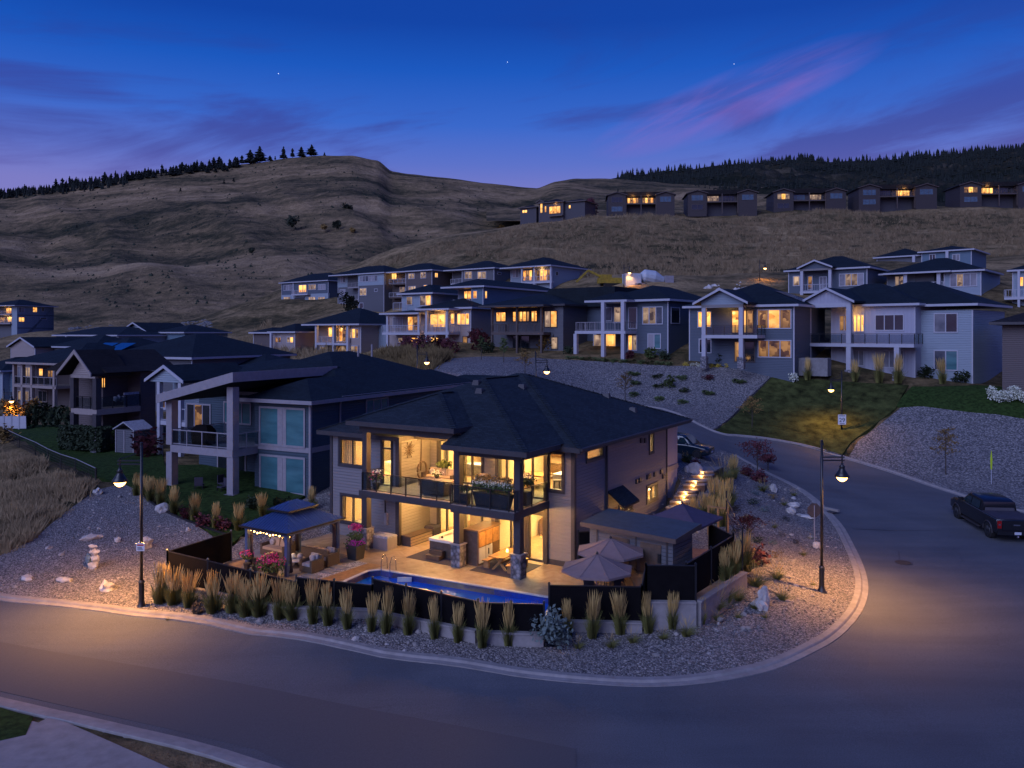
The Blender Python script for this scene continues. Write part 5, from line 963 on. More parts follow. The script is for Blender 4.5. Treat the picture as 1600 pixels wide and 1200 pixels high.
h.box('beam', -12.0, -5.0, -3.0, -2.7, 6.55, 6.98, 'trim_dark')
# right part with its long hip
ze = 6.42; ap = (-7.9, 3.4, ze+7.5*S); ap2 = (-7.9, 8.2, ze+7.5*S)
q = lambda u, v: ze+S*(v+4.1)
b = B(); b.quad((-5.4, -4.1, ze), (-.4, -4.1, ze), ap, (-13, 3.4-5.1, q(0, 3.4-5.1)), (-12.2, -2.6, q(0, -2.6)), (-5.4, -2.6, q(0, -2.6)))
b.quad((-.4, -4.1, ze), (-.4, 3, ze), (-.4, 8.2, ze), ap2, ap); b.quad((-13, 8.2, ze+S*2.4), (-13, -1.7, q(0, -1.7)), ap, ap2); b.obj('balcony_roof', 'shingle_main', h.e)
h.box('fascia', -5.42, -.38, -4.12, -4.06, ze-.24, ze+.01, 'trim_dark'); h.box('fascia', -.45, -.385, -4.058, -.7, ze-.24, ze+.01, 'trim_dark'); h.box('soffit', -5.4, -.46, -4.05, .08, ze-.2, ze-.14, 'trim_brown'); h.box('beam', -5.35, -1.35, -3.0, -2.7, ze-.62, ze-.21, 'trim_dark'); h.box('beam', -1.65, -1.35, -2.69, 0.08, ze-.62, ze-.21, 'trim_dark')
for px, py in [(816, 606), (750, 613), (948, 620), (989, 642), (745, 600)]:
    pz = 8.0; k_ = (px-CX)/F
    def at_(Y_): dx, dy = k_*Y_-h.O[0], Y_-h.O[1]; uu, vv_ = dx*h.U[0]+dy*h.U[1], dx*h.V[0]+dy*h.V[1]; return uu, vv_, max(6.27+S*min(vv_+.65, .65-uu, 15.85-vv_, uu+16.4), 6.42+S*min(vv_+4.1, -.4-uu))
    Y_ = next((y_ for y_ in np.arange(38, 62, .05) if at_(y_)[2] > CZ-(py-HY)/F*y_), None)
    if Y_ is None: continue
    uu, vv_, zz_ = at_(Y_); zz_ = max(6.27+S*min(vv_+.65, .65-uu, 15.85-vv_, uu+16.4), 6.42+S*min(vv_+4.1, -.4-uu)); B().taper((uu, vv_), zz_-.1, zz_+.22, .25, .2, .18, .12).obj('roof_vent', 'trim_dark', h.e)
# ridge caps along the hips
rc = B()
for a, c in [((.65, -.65, 6.27), (-7.55, 7.55, 6.27+8.2*S)), ((-.4, -4.1, 6.42), (-7.9, 3.4, 6.42+7.5*S)), ((-4.9, -3.75, 7.22), (-8.6, -.05, 7.22+3.7*S)), ((-12.3, -3.75, 7.22), (-8.6, -.05, 7.22+3.7*S)), ((-8.6, -.05, 7.22+3.7*S), (-8.6, 1.2, 7.22+3.7*S)), ((-7.9, 3.4, 6.42+7.5*S), (-7.9, 7.6, 6.42+7.5*S)), ((.65, 15.85, 6.27), (-7.55, 7.65, 6.27+8.2*S)), ((-16.4, -1.95, 6.24), (-13.2, 1.25, 6.24+3.2*S)), ((-12.8, 4.4, 7.4+.9), (-16.4, -.65, 6.3))][:8]:
    A_, C_ = Vector(a), Vector(c); L = (C_-A_).length; n = int(L/.3)
    for i in range(n): p, q_ = A_.lerp(C_, i/n), A_.lerp(C_, (i+1)/n); rc.beam((p.x, p.y, p.z+.035), (q_.x, q_.y, q_.z+.012), .26, .025)
rc.obj('ridge_cap', 'shingle_main', h.e)['kind'] = 'stuff'
gt_ = B(); gt_.beam((.72, -.6, 6.2), (.72, 15.8, 6.2), .11, .12).obj('gutter', 'trim_dark', h.e)
# balcony
h.box('balcony_slab', -11.9, -5.3, -3.15, 1.5, DZ-.35, DZ, 'trim_dark'); h.box('balcony_slab', -5.298, -1.45, -3.5, .098, DZ-.37, DZ+.001, 'trim_dark')
h.box('deck_floor', -11.85, -5.32, -3.1, 1.48, DZ+.003, DZ+.02, 'concrete'); h.box('deck_floor', -5.3, -1.5, -3.45, .09, DZ+.004, DZ+.024, 'concrete')
for u_ in (-11.6, -5.25, -1.6): h.post(u_, -2.85, DZ, 6.55 if u_ < -5 else ze-.6, .34, 'trim_dark'); h.post(u_, -2.85, 0, DZ-.36, .38, 'trim_dark', 1.15)
for u_ in (-11.6, -5.25, -1.6): h.box('stone_cap', u_-.33, u_+.33, -3.18, -2.52, 1.15, 1.21, 'concrete')
h.box('post', -1.72, -1.5, -.14, .09, 0, DZ-.37, 'trim_dark'); h.box('post', -1.72, -1.5, -.14, .09, DZ+.03, 6.2, 'trim_dark')
rl = B()
def rail_run(pts, z, n):
    for (a, c), (d, e_) in zip(pts, pts[1:]):
        rl.beam((a, c, z+1.03), (d, e_, z+1.03), .06, .045); rl.beam((a, c, z+.1), (d, e_, z+.1), .04, .04)
for pts, ks in (([(-11.7, -1.3), (-11.7, -3.08)], 1), ([(-11.7, -3.08), (-5.45, -3.08)], 6), ([(-5.35, -3.1), (-5.35, -3.42), (-1.52, -3.42), (-1.52, .05)], 3)):
    rail_run(pts, DZ, ks)
rl.obj('railing', 'black_metal', h.e)
for k in range(7): x = -11.7+6.25*k/6; B().box(x-.03, x+.03, -3.11, -3.05, DZ-.1, DZ+1.0).obj('rail_post', 'black_metal', h.e)
for x, y in [(-5.35, -3.42), (-4.3, -3.42), (-4.0, -3.42), (-2.9, -3.42), (-1.8, -3.42), (-1.52, -3.3), (-1.52, -1.7), (-1.52, -.2)]: B().box(x-.03, x+.03, y-.03, y+.03, DZ, DZ+1.0).obj('rail_post', 'black_metal', h.e)
for a, c in ((-11.6, -5.5), (-5.3, -1.6)): B().box(a, c, -3.085 if a < -6 else -3.425, -3.075 if a < -6 else -3.415, DZ+.13, DZ+.98).obj('glass_panel', 'clear_glass', h.e)
B().box(-1.525, -1.515, -3.3, -.1, DZ+.13, DZ+.98).obj('glass_panel', 'clear_glass', h.e)
# interior
for z0 in (0, DZ):
    z1 = z0+2.75 if z0 == 0 else 5.93
    for (a, c, v0, v1) in ((-15.6, -10.72, -1.14, 5), (-10.5, -5.25, 1.72, 7), (-4.98, -.22, .32, 6), (-4.0, -.22, 6.4, 12.8)):
        B().box(a, c, v0, v1, z0-.02, z0+.03).obj('interior_floor', 'interior_floor', h.e); B().box(a, c, v0, v1, z1+.02, z1+.1).obj('ceiling', 'interior_wall', h.e); B().box(a, c, v1, v1+.1, z0, z1).box(a-.05, a, v0, v1, z0, z1).box(c, c+(.05 if c != -.22 else .001), v0, v1, z0, z1 if c != -.22 else z0+.02).obj('partition', 'interior_wall', h.e)
        light('ceiling_light', ((a+c)/2, (v0+v1)/2, z1-.03), 1200, (1, .55, .2), kind='AREA', size=(2.2, 2.2), parent=h.e)
def inner(name, u0, u1, v0, v1, z0, z1, m_, lb, cat): 
    b = B().box(u0, u1, v0, v1, z0, z1); o = b.obj(name, m_, None, (h.O[0], h.O[1], 0), -R(32)); tag(o, lb, cat); return o
inner('kitchen_island', -2.6, -.9, 2.4, 3.4, DZ+.03, DZ+.95, 'trim_white', 'pale kitchen island seen through the upper right window', 'counter')
for i, (a, c, z0, z1) in enumerate([(-4.8, -3.3, DZ+.05, DZ+.9), (-4.8, -3.3, DZ+1.5, DZ+2.3), (-3.2, -2.3, DZ+.05, DZ+2.3), (-2.2, -.3, DZ+.05, DZ+.9), (-2.0, -.3, DZ+1.5, DZ+2.2)]):
    inner('cabinet', a, c, 5.4, 5.98, z0, z1, 'cabinet', ['low brown kitchen cabinet behind the upper right glass', 'wall mounted brown cabinet above the low left kitchen cabinet', 'tall brown kitchen cabinet in the upper right room', 'low brown cabinet along the kitchen back wall, right of the tall one', 'wall cabinet right of the tall kitchen cabinet'][i], 'cabinet')
inner('bookcase', -9.9, -8.6, 6.3, 6.9, DZ+.03, DZ+2.3, 'cabinet', 'brown bookcase on the back wall of the upper living room', 'bookcase'); inner('television', -7.6, -6.0, 6.8, 6.9, DZ+1.1, DZ+2.0, 'dark_pane', 'dark television on the upper living room wall', 'television')
inner('sideboard', -7.9, -5.8, 6.3, 6.9, DZ+.03, DZ+.75, 'cabinet', 'brown sideboard under the television upstairs', 'sideboard')
inner('bed', -14.8, -12.6, 2.2, 4.6, DZ+.03, DZ+.6, 'flower_white', 'pale bed inside the upper left window', 'bed'); inner('picture', -13.6, -12.2, 4.9, 4.97, DZ+1.5, DZ+2.2, 'cabinet', 'dark picture on the upper left bedroom wall', 'picture')
inner('desk', -14.9, -12.6, 3.6, 4.5, .03, .8, 'flower_white', 'pale desk inside the lower left window', 'desk'); inner('dining_table', -3.2, -1.7, 2.4, 3.6, .72, .8, 'wood', 'wooden table seen through the lower right glass door', 'table'); inner('refrigerator', -.95, -.3, 4.9, 5.7, .03, 1.9, 'steel', 'steel refrigerator behind the lower right glass door', 'refrigerator'); inner('media_wall', -9.5, -6.5, 6.7, 6.95, .8, 2.0, 'cabinet', 'brown panel on the lower living room wall', 'panel')
for i, (u_, v_, w_, z0, z1, m_, lb) in enumerate([(-9.2, 6.9, 1.3, 1.3, 2.1, 'cabinet', 'brown framed picture in the lower living room, left'), (-7.2, 6.9, 1.0, 1.2, 2.0, 'flower_white', 'pale picture in the lower living room, right'), (-4.6, 5.93, .9, 1.2, 2.1, 'leaf_gold', 'amber picture in the lower right room'), (-2.6, 5.93, 1.2, 1.3, 1.9, 'dark_pane', 'dark screen in the lower right room'), (-13.6, 4.93, 1.3, 1.3, 2.0, 'leaf_gold', 'orange picture in the lower left room')]):
    inner('picture', u_, u_+w_, v_, v_+.05, z0, z1, m_, lb, 'picture')
inner('lower_sofa', -9.6, -7.4, 4.4, 5.3, .03, .75, 'cushion', 'cream sofa inside the lower living room', 'sofa'); inner('upper_sofa', -9.4, -7.2, 3.6, 4.5, DZ+.03, DZ+.75, 'cushion_grey', 'grey sofa inside the upper living room', 'sofa'); inner('floor_lamp_shade', -10.0, -9.6, 5.6, 6.0, DZ+1.4, DZ+1.8, 'bulb_warm', 'glowing lampshade in the upper living room', 'lamp'); inner('upper_dining_table', -4.6, -3.2, 2.2, 3.4, DZ+.72, DZ+.8, 'wood', 'wooden dining table inside the upper right glass', 'table'); inner('lower_bar', -4.7, -3.4, 4.6, 5.3, .03, 1.05, 'cabinet', 'brown bar counter inside the lower right room', 'counter'); inner('hanging_lamp', -2.0, -1.7, 2.8, 3.1, DZ+1.75, DZ+1.95, 'bulb_warm', 'glowing pendant over the kitchen island', 'lamp')
for (a, c, v_, z0, z1) in ((-9.75, -9.5, 1.85, DZ+.05, 5.9), (-8.35, -8.05, 1.85, DZ+.05, 5.9), (-5.9, -5.6, 1.85, .05, 2.5), (-8.3, -8.0, 1.85, .05, 2.5), (-4.95, -4.7, .45, DZ+.05, 5.9), (-3.5, -3.25, .45, DZ+.05, 5.9), (-3.1, -2.9, .45, .05, 2.5), (-13.2, -12.95, -1.0, 1.0, 2.9), (-15.2, -14.9, -1.0, 1.0, 2.9)):
    b = B()
    for i in range(5): b.box(a+(c-a)*i/5, a+(c-a)*(i+.7)/5, v_+.04*(i % 2), v_+.05+.04*(i % 2), z0, z1)
    b.obj('curtain', 'curtain', h.e)
b = B()
for i in range(14): b.box(-15.1+i*.07, -15.06+i*.07, -1.05+.05*(i % 2), -1.0+.05*(i % 2), 3.9, 6.0)
b.obj('curtain', 'curtain', h.e)
for k, (u_, v_) in enumerate([(-2.1, 2.0), (-1.5, 2.0), (-2.9, 2.9)]):
    e = empty('bar_stool', (h.O[0]+u_*h.U[0]+v_*h.V[0], h.O[1]+u_*h.U[1]+v_*h.V[1], DZ+.03), 0, ['left dark stool before the kitchen island', 'right dark stool before the kitchen island', 'dark stool at the left end of the kitchen island'][k], 'stool', 'stools at the kitchen island'); B().box(-.2, .2, -.2, .2, .65, .7).obj('seat', 'dark_wood', e)
    for sx in (-.17, .17):
        for sy in (-.17, .17): B().tube([(sx, sy, 0), (sx*.8, sy*.8, .65)], .02, 5).obj('leg', 'black_metal', e)
# lights under the balcony and its roof
for u_, v_, e_ in ((-9.3, -.6, 45), (-7, -1.5, 50), (-3.4, -1.6, 55), (-2.2, -2.4, 35)): light('soffit_light', (u_, v_, DZ-.45), e_*7.5, WARM, .12, parent=h.e)
for u_, v_, e_ in ((-9.0, .4, 50), (-9.2, -1.6, 60), (-6.6, -1.6, 60), (-3.2, -1.6, 50)): light('soffit_light', (u_, v_, 5.95 if v_ > 0 else (6.05 if u_ > -5 else 6.9)), e_*7.5, WARM, .12, parent=h.e)
for u_, v_ in ((-9.3, -.6), (-7, -1.5), (-3.4, -1.6)): B().lathe([(0, 0), (.07, 0), (.07, .03)], 10, (u_, v_, DZ-.395)).obj('downlight', 'bulb_warm', h.e)
# wall art on the lit side wall
def hw(u, v, z): return (h.O[0]+u*h.U[0]+v*h.V[0], h.O[1]+u*h.U[1]+v*h.V[1], z)
e = empty('wall_sunburst', hw(-10.47, -.5, 5.35), -R(32), 'dark metal sunburst flower on the lit balcony side wall', 'wall decoration'); b = B()
for i in range(16): a = i*.3927; L = .5 if i % 2 else .36; b.tube([(.02, 0, 0), (.04, math.cos(a)*L, math.sin(a)*L)], [.035, .02], 4)
b.blob((.04, 0, 0), .12, 1, .1); b.obj('petals', 'dark_wood', e)
e = empty('wall_palm', hw(-10.47, .55, 5.0), -R(32), 'tall dark metal palm tree on the lit balcony side wall', 'wall decoration'); b = B()
b.tube([(.03, 0, -1.0), (.03, .08, 1.0)], [.05, .03], 5)
for i in range(9): a = -.5+i*.52; b.tube([(.03, .08, 1.0), (.05, .08+math.cos(a)*.3, 1.05+math.sin(a)*.25), (.05, .08+math.cos(a)*.5, .95+math.sin(a)*.3)], [.03, .05, .01], 4)
b.obj('palm', 'dark_wood', e)
# awning roof over the side door
va, vb = h.vd(949, 0), h.vd(973, 0); z1 = h.zs(949, 767, 0); uo = min(2.6, h.u(976, va)); z2 = z1-.75; vm = (va+vb)/2; b = B()
b.v = [(.02, va, z1-.12), (uo, va, z2-.12), (uo, vb, z2-.12), (.02, vb, z1-.12), (.02, va, z1), (uo, va, z2), (uo, vb, z2), (.02, vb, z1)]; b.f = [(3, 2, 1, 0), (4, 5, 6, 7), (0, 1, 5, 4), (1, 2, 6, 5), (2, 3, 7, 6), (3, 0, 4, 7)]; b.obj('porch_roof', 'shingle_main', h.e)
B().beam((.06, va+.1, z1-1.5), (uo-.3, va+.1, z2-.15), .12, .12).obj('bracket', 'trim_dark', h.e); B().beam((.06, vb-.1, z1-1.5), (uo-.3, vb-.1, z2-.15), .12, .12).obj('bracket', 'trim_dark', h.e); light('porch_light', (.9, vm, z1-1.2), 25, WARM, .05, parent=h.e)
h.box('door', -.02, .04, va+.3, va+1.3, .1, 2.2, 'trim_brown')
# ---------------------------------------------------------------- patio, pool and yard
W = [gp(262,911,0), gp(463,951,0), gp(582,955,0), gp(747,987,0), gp(850,990,0), gp(858,971,0), gp(1003,974,0)]
T1, T2, T3, T4 = gp(1009,940,.85), gp(1087,941,.85), gp(1160,895,.85), gp(1108,872,.85)
Wb = gp(361,832,1.5); pool = [gp(540.6,907.5,0), gp(575,892.5,0), gp(595,890.6,0), gp(872,936,0), (1.3, 33.9), (.2, 33.45), (-6.9, 36.6), (-8.3, 37.7)]
hp = lambda u, v: (h.O[0]+u*h.U[0]+v*h.V[0], h.O[1]+u*h.U[1]+v*h.V[1])
patio_poly = [W[0], W[1], pool[7], pool[0], pool[1], pool[2], pool[3], W[5], W[6], T1, hp(3.2, -1.2), hp(3.4, 7.5), hp(.03, 8), hp(.03, 0), hp(-1.6, .0), hp(-5.0, .08), hp(-5.2, 1.48), hp(-10.5, 1.48), hp(-10.5, -1.36), hp(-15.8, -1.36), Wb]
flat = lambda x, y: 0.0
sheet('patio', patio_poly, 0, 'patio_concrete', 1.5, .45, flat, kind='structure'); 
sheet('pool_edge', [W[1], W[2], W[3], W[4], W[5], pool[3], pool[4], pool[5], pool[6], pool[7]], .001, 'patio_concrete', 2, .45, flat, kind='structure')
b = B(); n = len(pool)
for i in range(n): a, c = pool[i], pool[(i+1) % n]; b.quad((*c, .0), (*a, .0), (*a, -1.3), (*c, -1.3))
b.quad(*[(*p, -1.3) for p in pool]); e = empty('swimming_pool', (0, 0, 0), 0, 'blue swimming pool with pale coping between the patio and the front fence', 'pool'); b.obj('liner', 'pool_liner', e)
B().quad(*[(*p, -.3) for p in pool[::-1]]).obj('pool_water', 'water', e)
b = B()
for i in range(n): a, c = Vector((*pool[i], .02)), Vector((*pool[(i+1) % n], .02)); b.beam(a, c, .16, .05)
b.obj('coping', 'pool_coping', e)
x, y = gp(632, 905, -.15); B().box(x-.35, x+.35, y-.02, y+.04, -.28, -.05).obj('skimmer', 'pool_coping', e)
e = empty('pool_ladder', (*gp(604, 893, 0), 0), -R(27), 'steel ladder with two curved rails at the far edge of the pool', 'ladder')
for x in (-.27, .27): B().tube([(x, .45, 0), (x, .4, .55), (x, .25, .75), (x, .05, .72), (x, -.08, .45), (x, -.1, -.9)], .024, 7).obj('handrail', 'steel', e, smooth=True)
for z in (-.25, -.5): B().box(-.25, .25, -.15, -.05, z-.02, z+.02).obj('step', 'steel', e)
for k, (px, py) in enumerate([(697, 918), (787, 930)]):
    x, y = gp(px, py-4, -.3); e = empty('floating_light', (x, y, -.28), 0, ['lit floating lamp on the pool water, left one', 'lit floating lamp on the pool water, right one'][k], 'lamp', 'floating pool lamps')
    B().lathe([(.0, 0), (.16, .0), (.2, .06), (.15, .14), (0, .18)], 12).obj('globe', 'bulb_warm', e, smooth=True); B().lathe([(.1, -.04), (.24, -.02), (.24, .02), (.1, .03)], 12).obj('float_ring', 'trim_white', e)
# retaining wall
e = empty('retaining_wall', (0, 0, 0), 0, 'low pale concrete wall stepping along the front of the yard', 'wall'); segs = [(W[0], W[1], 0), (W[1], W[2], .06), (W[2], W[3], .03), (W[3], W[4], 0), (W[5], W[6], .03), (T1, T2, .85), (T2, T3, .85)]
for a, c, z in segs:
    A_, C_ = Vector(a), Vector(c); d = (C_-A_).normalized(); L = (C_-A_).length; k = max(1, round(L/3.2)); o_ = Vector((d.y, -d.x))*.12
    for i in range(k): p, q_ = A_+d*(L*i/k+.012)+o_, A_+d*(L*(i+1)/k-.012)+o_; B().beam((p.x, p.y, z/2-.62), (q_.x, q_.y, z/2-.62), .22, z+1.24+.02).obj('wall_block', 'concrete', e); B().beam((p.x, p.y, z+.05), (q_.x, q_.y, z+.05), .3, .07).obj('wall_cap', 'concrete', e)
b = B(); b.prism([(p[0], p[1]) for p in (T1, T2, T3, T4, (11.0, 41.5), (8.0, 42.0), (5.2, 40.5), (5.4, 36.6))], -.3, .84); b.obj('upper_terrace', 'patio_concrete', kind='structure')
# black screen fence
e = empty('screen_fence', (0, 0, 0), 0, 'black privacy screen fence with black posts around the pool yard', 'fence')
def fence(a, c, z, h0, h1, n, top=None):
    A_, C_ = Vector(a), Vector(c)
    for i in range(n):
        p, q_ = A_.lerp(C_, i/n), A_.lerp(C_, (i+1)/n); z0, z1 = (h0+(h1-h0)*i/n), (h0+(h1-h0)*(i+1)/n); d = (q_-p).normalized(); s = Vector((d.y, -d.x))*.012
        b = B(); P_ = [(p.x-s.x, p.y-s.y), (q_.x-s.x, q_.y-s.y), (q_.x+s.x, q_.y+s.y), (p.x+s.x, p.y+s.y)]; n_ = 0; b.v = [(x, y, z+.02) for x, y in P_]+[(x, y, zz) for (x, y), zz in zip(P_, (z0, z1, z1, z0))]
        b.f = [(3, 2, 1, 0), (4, 5, 6, 7)]+[(j, (j+1) % 4, 4+(j+1) % 4, 4+j) for j in range(4)]; b.obj('fence_panel', 'mesh_black', e); B().beam((p.x, p.y, z0+.02), (q_.x, q_.y, z1+.02), .045, .045).obj('top_rail', 'black_metal', e)
    for i in range(n+1): p = A_.lerp(C_, i/n); zt = h0+(h1-h0)*i/n; B().box(p.x-.04, p.x+.04, p.y-.04, p.y+.04, -.1, zt+.1).taper((p.x, p.y), zt+.1, zt+.16, .06, .06, .02, .02).obj('fence_post', 'black_metal', e)
fence(W[0], W[1], 0, 1.52, 1.15, 3); fence(W[1], W[2], 0, 1.35, 1.1, 2); fence(W[2], W[3], 0, 1.38, 1.2, 3); fence(W[3], W[4], 0, 1.15, 1.15, 2); fence(W[5], W[6], 0, 1.5, 1.5, 1); fence(T1, T2, .85, 2.35, 2.35, 1); T2i = (T2[0]-.35, T2[1]+.25); T3i = (T3[0]-.35, T3[1]+.3); fence(T2i, T3i, .85, 2.35, 2.5, 2); fence(T3i, T4, .85, 2.5, 2.55, 1); fence(W[0], Wb, 0, 1.5, 1.5, 1)
fence(W[6], T1, 0, 1.5, 2.35, 1); fence(hp(.3, -.1), hp(1.6, 1.2), 0, 1.9, 1.9, 1)
x, y = T3; tr = gp(1161, 846, 2.5)
e = empty('balustrade', (0, 0, 0), 0, 'dark metal railing panel rising from the back corner of the fence', 'railing'); a0, a1 = (T3[0], T3[1]), (T4[0]+1.3, T4[1]+1.6)
B().beam((*a0, 2.9), (*a1, 3.5), .05, .05).beam((*a0, 2.2), (*a1, 2.8), .04, .04).box(a0[0]-.03, a0[0]+.03, a0[1]-.03, a0[1]+.03, .5, 3).box(a1[0]-.03, a1[0]+.03, a1[1]-.03, a1[1]+.03, .5, 3.9).obj('frame', 'black_metal', e)
# gazebo
gx, gy_ = Vector(gp(448, 838, 2.1)), None; ga = R(31); e = empty('gazebo', (gx.x, gx.y, 0), -ga, 'dark blue metal roofed gazebo with string lights on four posts', 'gazebo'); GE = e
gw, gd = -3.45, 4.15      # footprint: left and back from the front corner
for (x, y) in ((-.3, .3), (gw+.3, .3), (gw+.3, gd-.3), (-.3, gd-.3)):
    B().box(x-.09, x+.09, y-.09, y+.09, 0, 2.1).obj('post', 'trim_grey' if 0 else 'gazebo_roof', e)
    sx, sy = (1 if x < -1.7 else -1), (1 if y < 2 else -1); B().tube([(x+sx*.08, y, 1.55), (x+sx*.3, y, 1.9), (x+sx*.6, y, 2.08)], .035, 5).tube([(x, y+sy*.08, 1.55), (x, y+sy*.3, 1.9), (x, y+sy*.6, 2.08)], .035, 5).obj('brace', 'dark_wood', e)
B().box(gw+.2, -.2, .2, .36, 2.0, 2.16).box(gw+.2, -.2, gd-.36, gd-.2, 2.0, 2.16).box(gw+.2, gw+.36, .361, gd-.361, 2.0, 2.16).box(-.36, -.2, .361, gd-.361, 2.0, 2.16).obj('frame', 'gazebo_roof', e)
def hipribs(x0, x1, y0, y1, z0, k, cut, name):
    r = B(); rb = B(); xm, ym = (x0+x1)/2, (y0+y1)/2; hx, hy = (x1-x0)/2, (y1-y0)/2; zt = z0+hx*k*cut
    c0 = [(x0, y0), (x1, y0), (x1, y1), (x0, y1)]; c1 = [(x0+hx*cut, y0+hx*cut), (x1-hx*cut, y0+hx*cut), (x1-hx*cut, y1-hx*cut), (x0+hx*cut, y1-hx*cut)]
    for i in range(4):
        j = (i+1) % 4; A_, C_, D_, E_ = Vector((*c0[i], z0)), Vector((*c0[j], z0)), Vector((*c1[j], zt)), Vector((*c1[i], zt)); r.quad(A_, C_, D_, E_); L = (C_-A_).length; nn = int(L/.19)
        inn = ((D_+E_)/2-(A_+C_)/2); inn = Vector((inn.x, inn.y, 0)).normalized()
        for m_ in range(1, nn):
            t = m_/nn; p = A_.lerp(C_, t); run = min(t*L, (1-t)*L, hx*cut); q_ = p+inn*run+Vector((0, 0, run*k)); 
            if run > .1: rb.beam(p+Vector((0, 0, .015)), q_+Vector((0, 0, .015)), .035, .04)
    r.quad(*[(*p, zt) for p in c1]); o = r.obj(name, 'gazebo_roof', e); rb.obj('roof_rib', 'gazebo_roof', o)['kind'] = 'stuff'
    B().beam((*c0[0], z0), (*c0[1], z0), .05, .09).beam((*c0[1], z0), (*c0[2], z0), .05, .09).beam((*c0[2], z0), (*c0[3], z0), .05, .09).beam((*c0[3], z0), (*c0[0], z0), .05, .09).obj('edge_trim', 'black_metal', o)
hipribs(gw, 0, 0, gd, 2.18, .5, .72, 'roof'); hipribs(gw/2-.75, gw/2+.75, gd/2-1.05, gd/2+1.05, 2.95, .5, .98, 'upper_roof')
cb = B()
for i in range(13):
    t = i/12; x = gw+.4+t*(-gw-.7); B().blob((x, .45, 1.93-.1*math.sin(t*9.4)**2), .045, 1, 0).obj('light_bulb', 'string_bulb', e)
for k, (x, y, s) in enumerate([(-.33, .5, 1), (gw+.33, .5, 1), (-.33, gd-.5, 1), (gw+.33, gd-.5, 1)]):
    b = B(); 
    for i in range(6): b.tube([(x+.04*math.cos(i), y+.07*math.sin(i*1.3), 2.0), (x+.05*math.cos(i), y+.05*math.sin(i), 1.1), (x+.1*math.cos(i*1.1), y+.12*math.sin(i), .15)], [.05, .035, .07], 6)
    b.obj('curtain', 'dark_fabric', e, smooth=True)
light('gazebo_light', (gw*.6, .9, 1.9), 60, WARM, .2, parent=e)
# wicker furniture
def sofa(px, py, rz, w_, lb, arm=True, dep=.85, cu='cushion', pil=1, cat='sofa', nm='wicker_sofa'):
    x, y = gp(px, py, 0); e = empty(nm, (x, y, 0), rz, lb, cat, 'wicker seats by the gazebo'); 
    B().box(-w_/2, w_/2, -dep/2, dep/2, .06, .36).obj('base', 'wicker', e); B().box(-w_/2, w_/2, dep/2-.14, dep/2, .361, .82).obj('backrest', 'wicker', e)
    if arm:
        for s in (-1, 1): B().box(s*w_/2-s*.14 if s > 0 else -w_/2, s*w_/2 if s > 0 else -w_/2+.14, -dep/2, dep/2-.141, .361, .66).obj('armrest', 'wicker', e)
    n = max(1, round((w_-.28)/.65)); cw = (w_-.3)/n
    for i in range(n):
        a = -w_/2+.15+cw*i; B().box(a+.01, a+cw-.01, -dep/2+.02, dep/2-.16, .361, .5).obj('seat_cushion', cu, e); B().taper((a+cw/2, dep/2-.22), .5, .88, cw/2-.02, .08, cw/2-.05, .05, (0, .03)).obj('back_cushion', cu, e)
    for i in range(pil): B().blob((-w_/2+.4+i*.5, dep/2-.34, .66), .2, 2, .1, i, (1, .5, 1)).obj('pillow', 'cushion_grey', e, smooth=True)
    return e
sofa(415, 890, R(60+180), 1.0, 'wicker armchair with tan cushions under the left of the gazebo', cat='armchair', nm='wicker_armchair')
sofa(500, 879, R(149), 1.9, 'wicker loveseat with tan back cushions behind the front gazebo post'); sofa(487, 893, R(-31), .85, 'wicker armchair with its dark back to the pool, left of its twin', cat='armchair', nm='wicker_armchair', cu='cushion_grey'); sofa(512, 883, R(-31), .85, 'wicker armchair with its dark back to the pool, right of its twin', cat='armchair', nm='wicker_armchair', cu='cushion_grey')
sofa(434, 868, R(-31), 1.8, 'wicker sofa at the back left of the gazebo', cu='cushion')
x, y = gp(463, 886, 0); e = empty('coffee_table', (x, y, 0), R(-31), 'low round pale coffee table between the wicker seats', 'table'); B().lathe([(0, .36), (.5, .36), (.52, .4), (.5, .43), (0, .43)], 20).obj('tabletop', 'trim_white', e); B().lathe([(.1, .04), (.35, .0), (.1, .1), (.08, .36)], 12).obj('base', 'wicker', e)
for i, (dx, m_, l_) in enumerate(((-.15, 'flower_white', 'cream ball on the low table by the gazebo post'), (.2, 'cushion_grey', 'grey ball on the low table by the gazebo post'))):
    tag(B().blob((x+dx, y, .58), .15, 2, 0).obj('decor_ball', m_, smooth=True), l_, 'ornament', 'balls on the low table')
# flower planters
def petals(b, c, r, n, s, seed=0):
    q = random.Random(seed)
    for i in range(n):
        p = Vector((c[0]+q.gauss(0, r), c[1]+q.gauss(0, r), c[2]+q.gauss(0, r*.5))); a = Vector((q.gauss(0, 1), q.gauss(0, 1), q.gauss(0, 1))).normalized()*s; d = a.orthogonal().normalized()*s*.7; b.quad(p-a, p+d, p+a, p-d)
def planter(pos, w_, hh, lb, spec, square=True, mat='planter_black', rz=0, L=None, cat='planter'):
    e = empty('flower_planter', pos, rz, lb, cat, 'flower planters'); L = L or w_
    if square: B().taper((0, 0), 0, hh, L/2*.8, w_/2*.8, L/2, w_/2).obj('pot', mat, e)
    else: B().lathe([(w_*.3, 0), (w_*.5, hh*.9), (w_*.52, hh), (w_*.45, hh)], 14).obj('pot', mat, e)
    for j, (mt, z, r, n, s, nm) in enumerate(spec):
        b = B(); 
        for q_ in range(max(1, round(L/w_))): petals(b, ((q_-(max(1, round(L/w_))-1)/2)*w_, 0, hh+z), r, n, s, j*7+q_)
        b.obj(nm, mt, e)
    return e
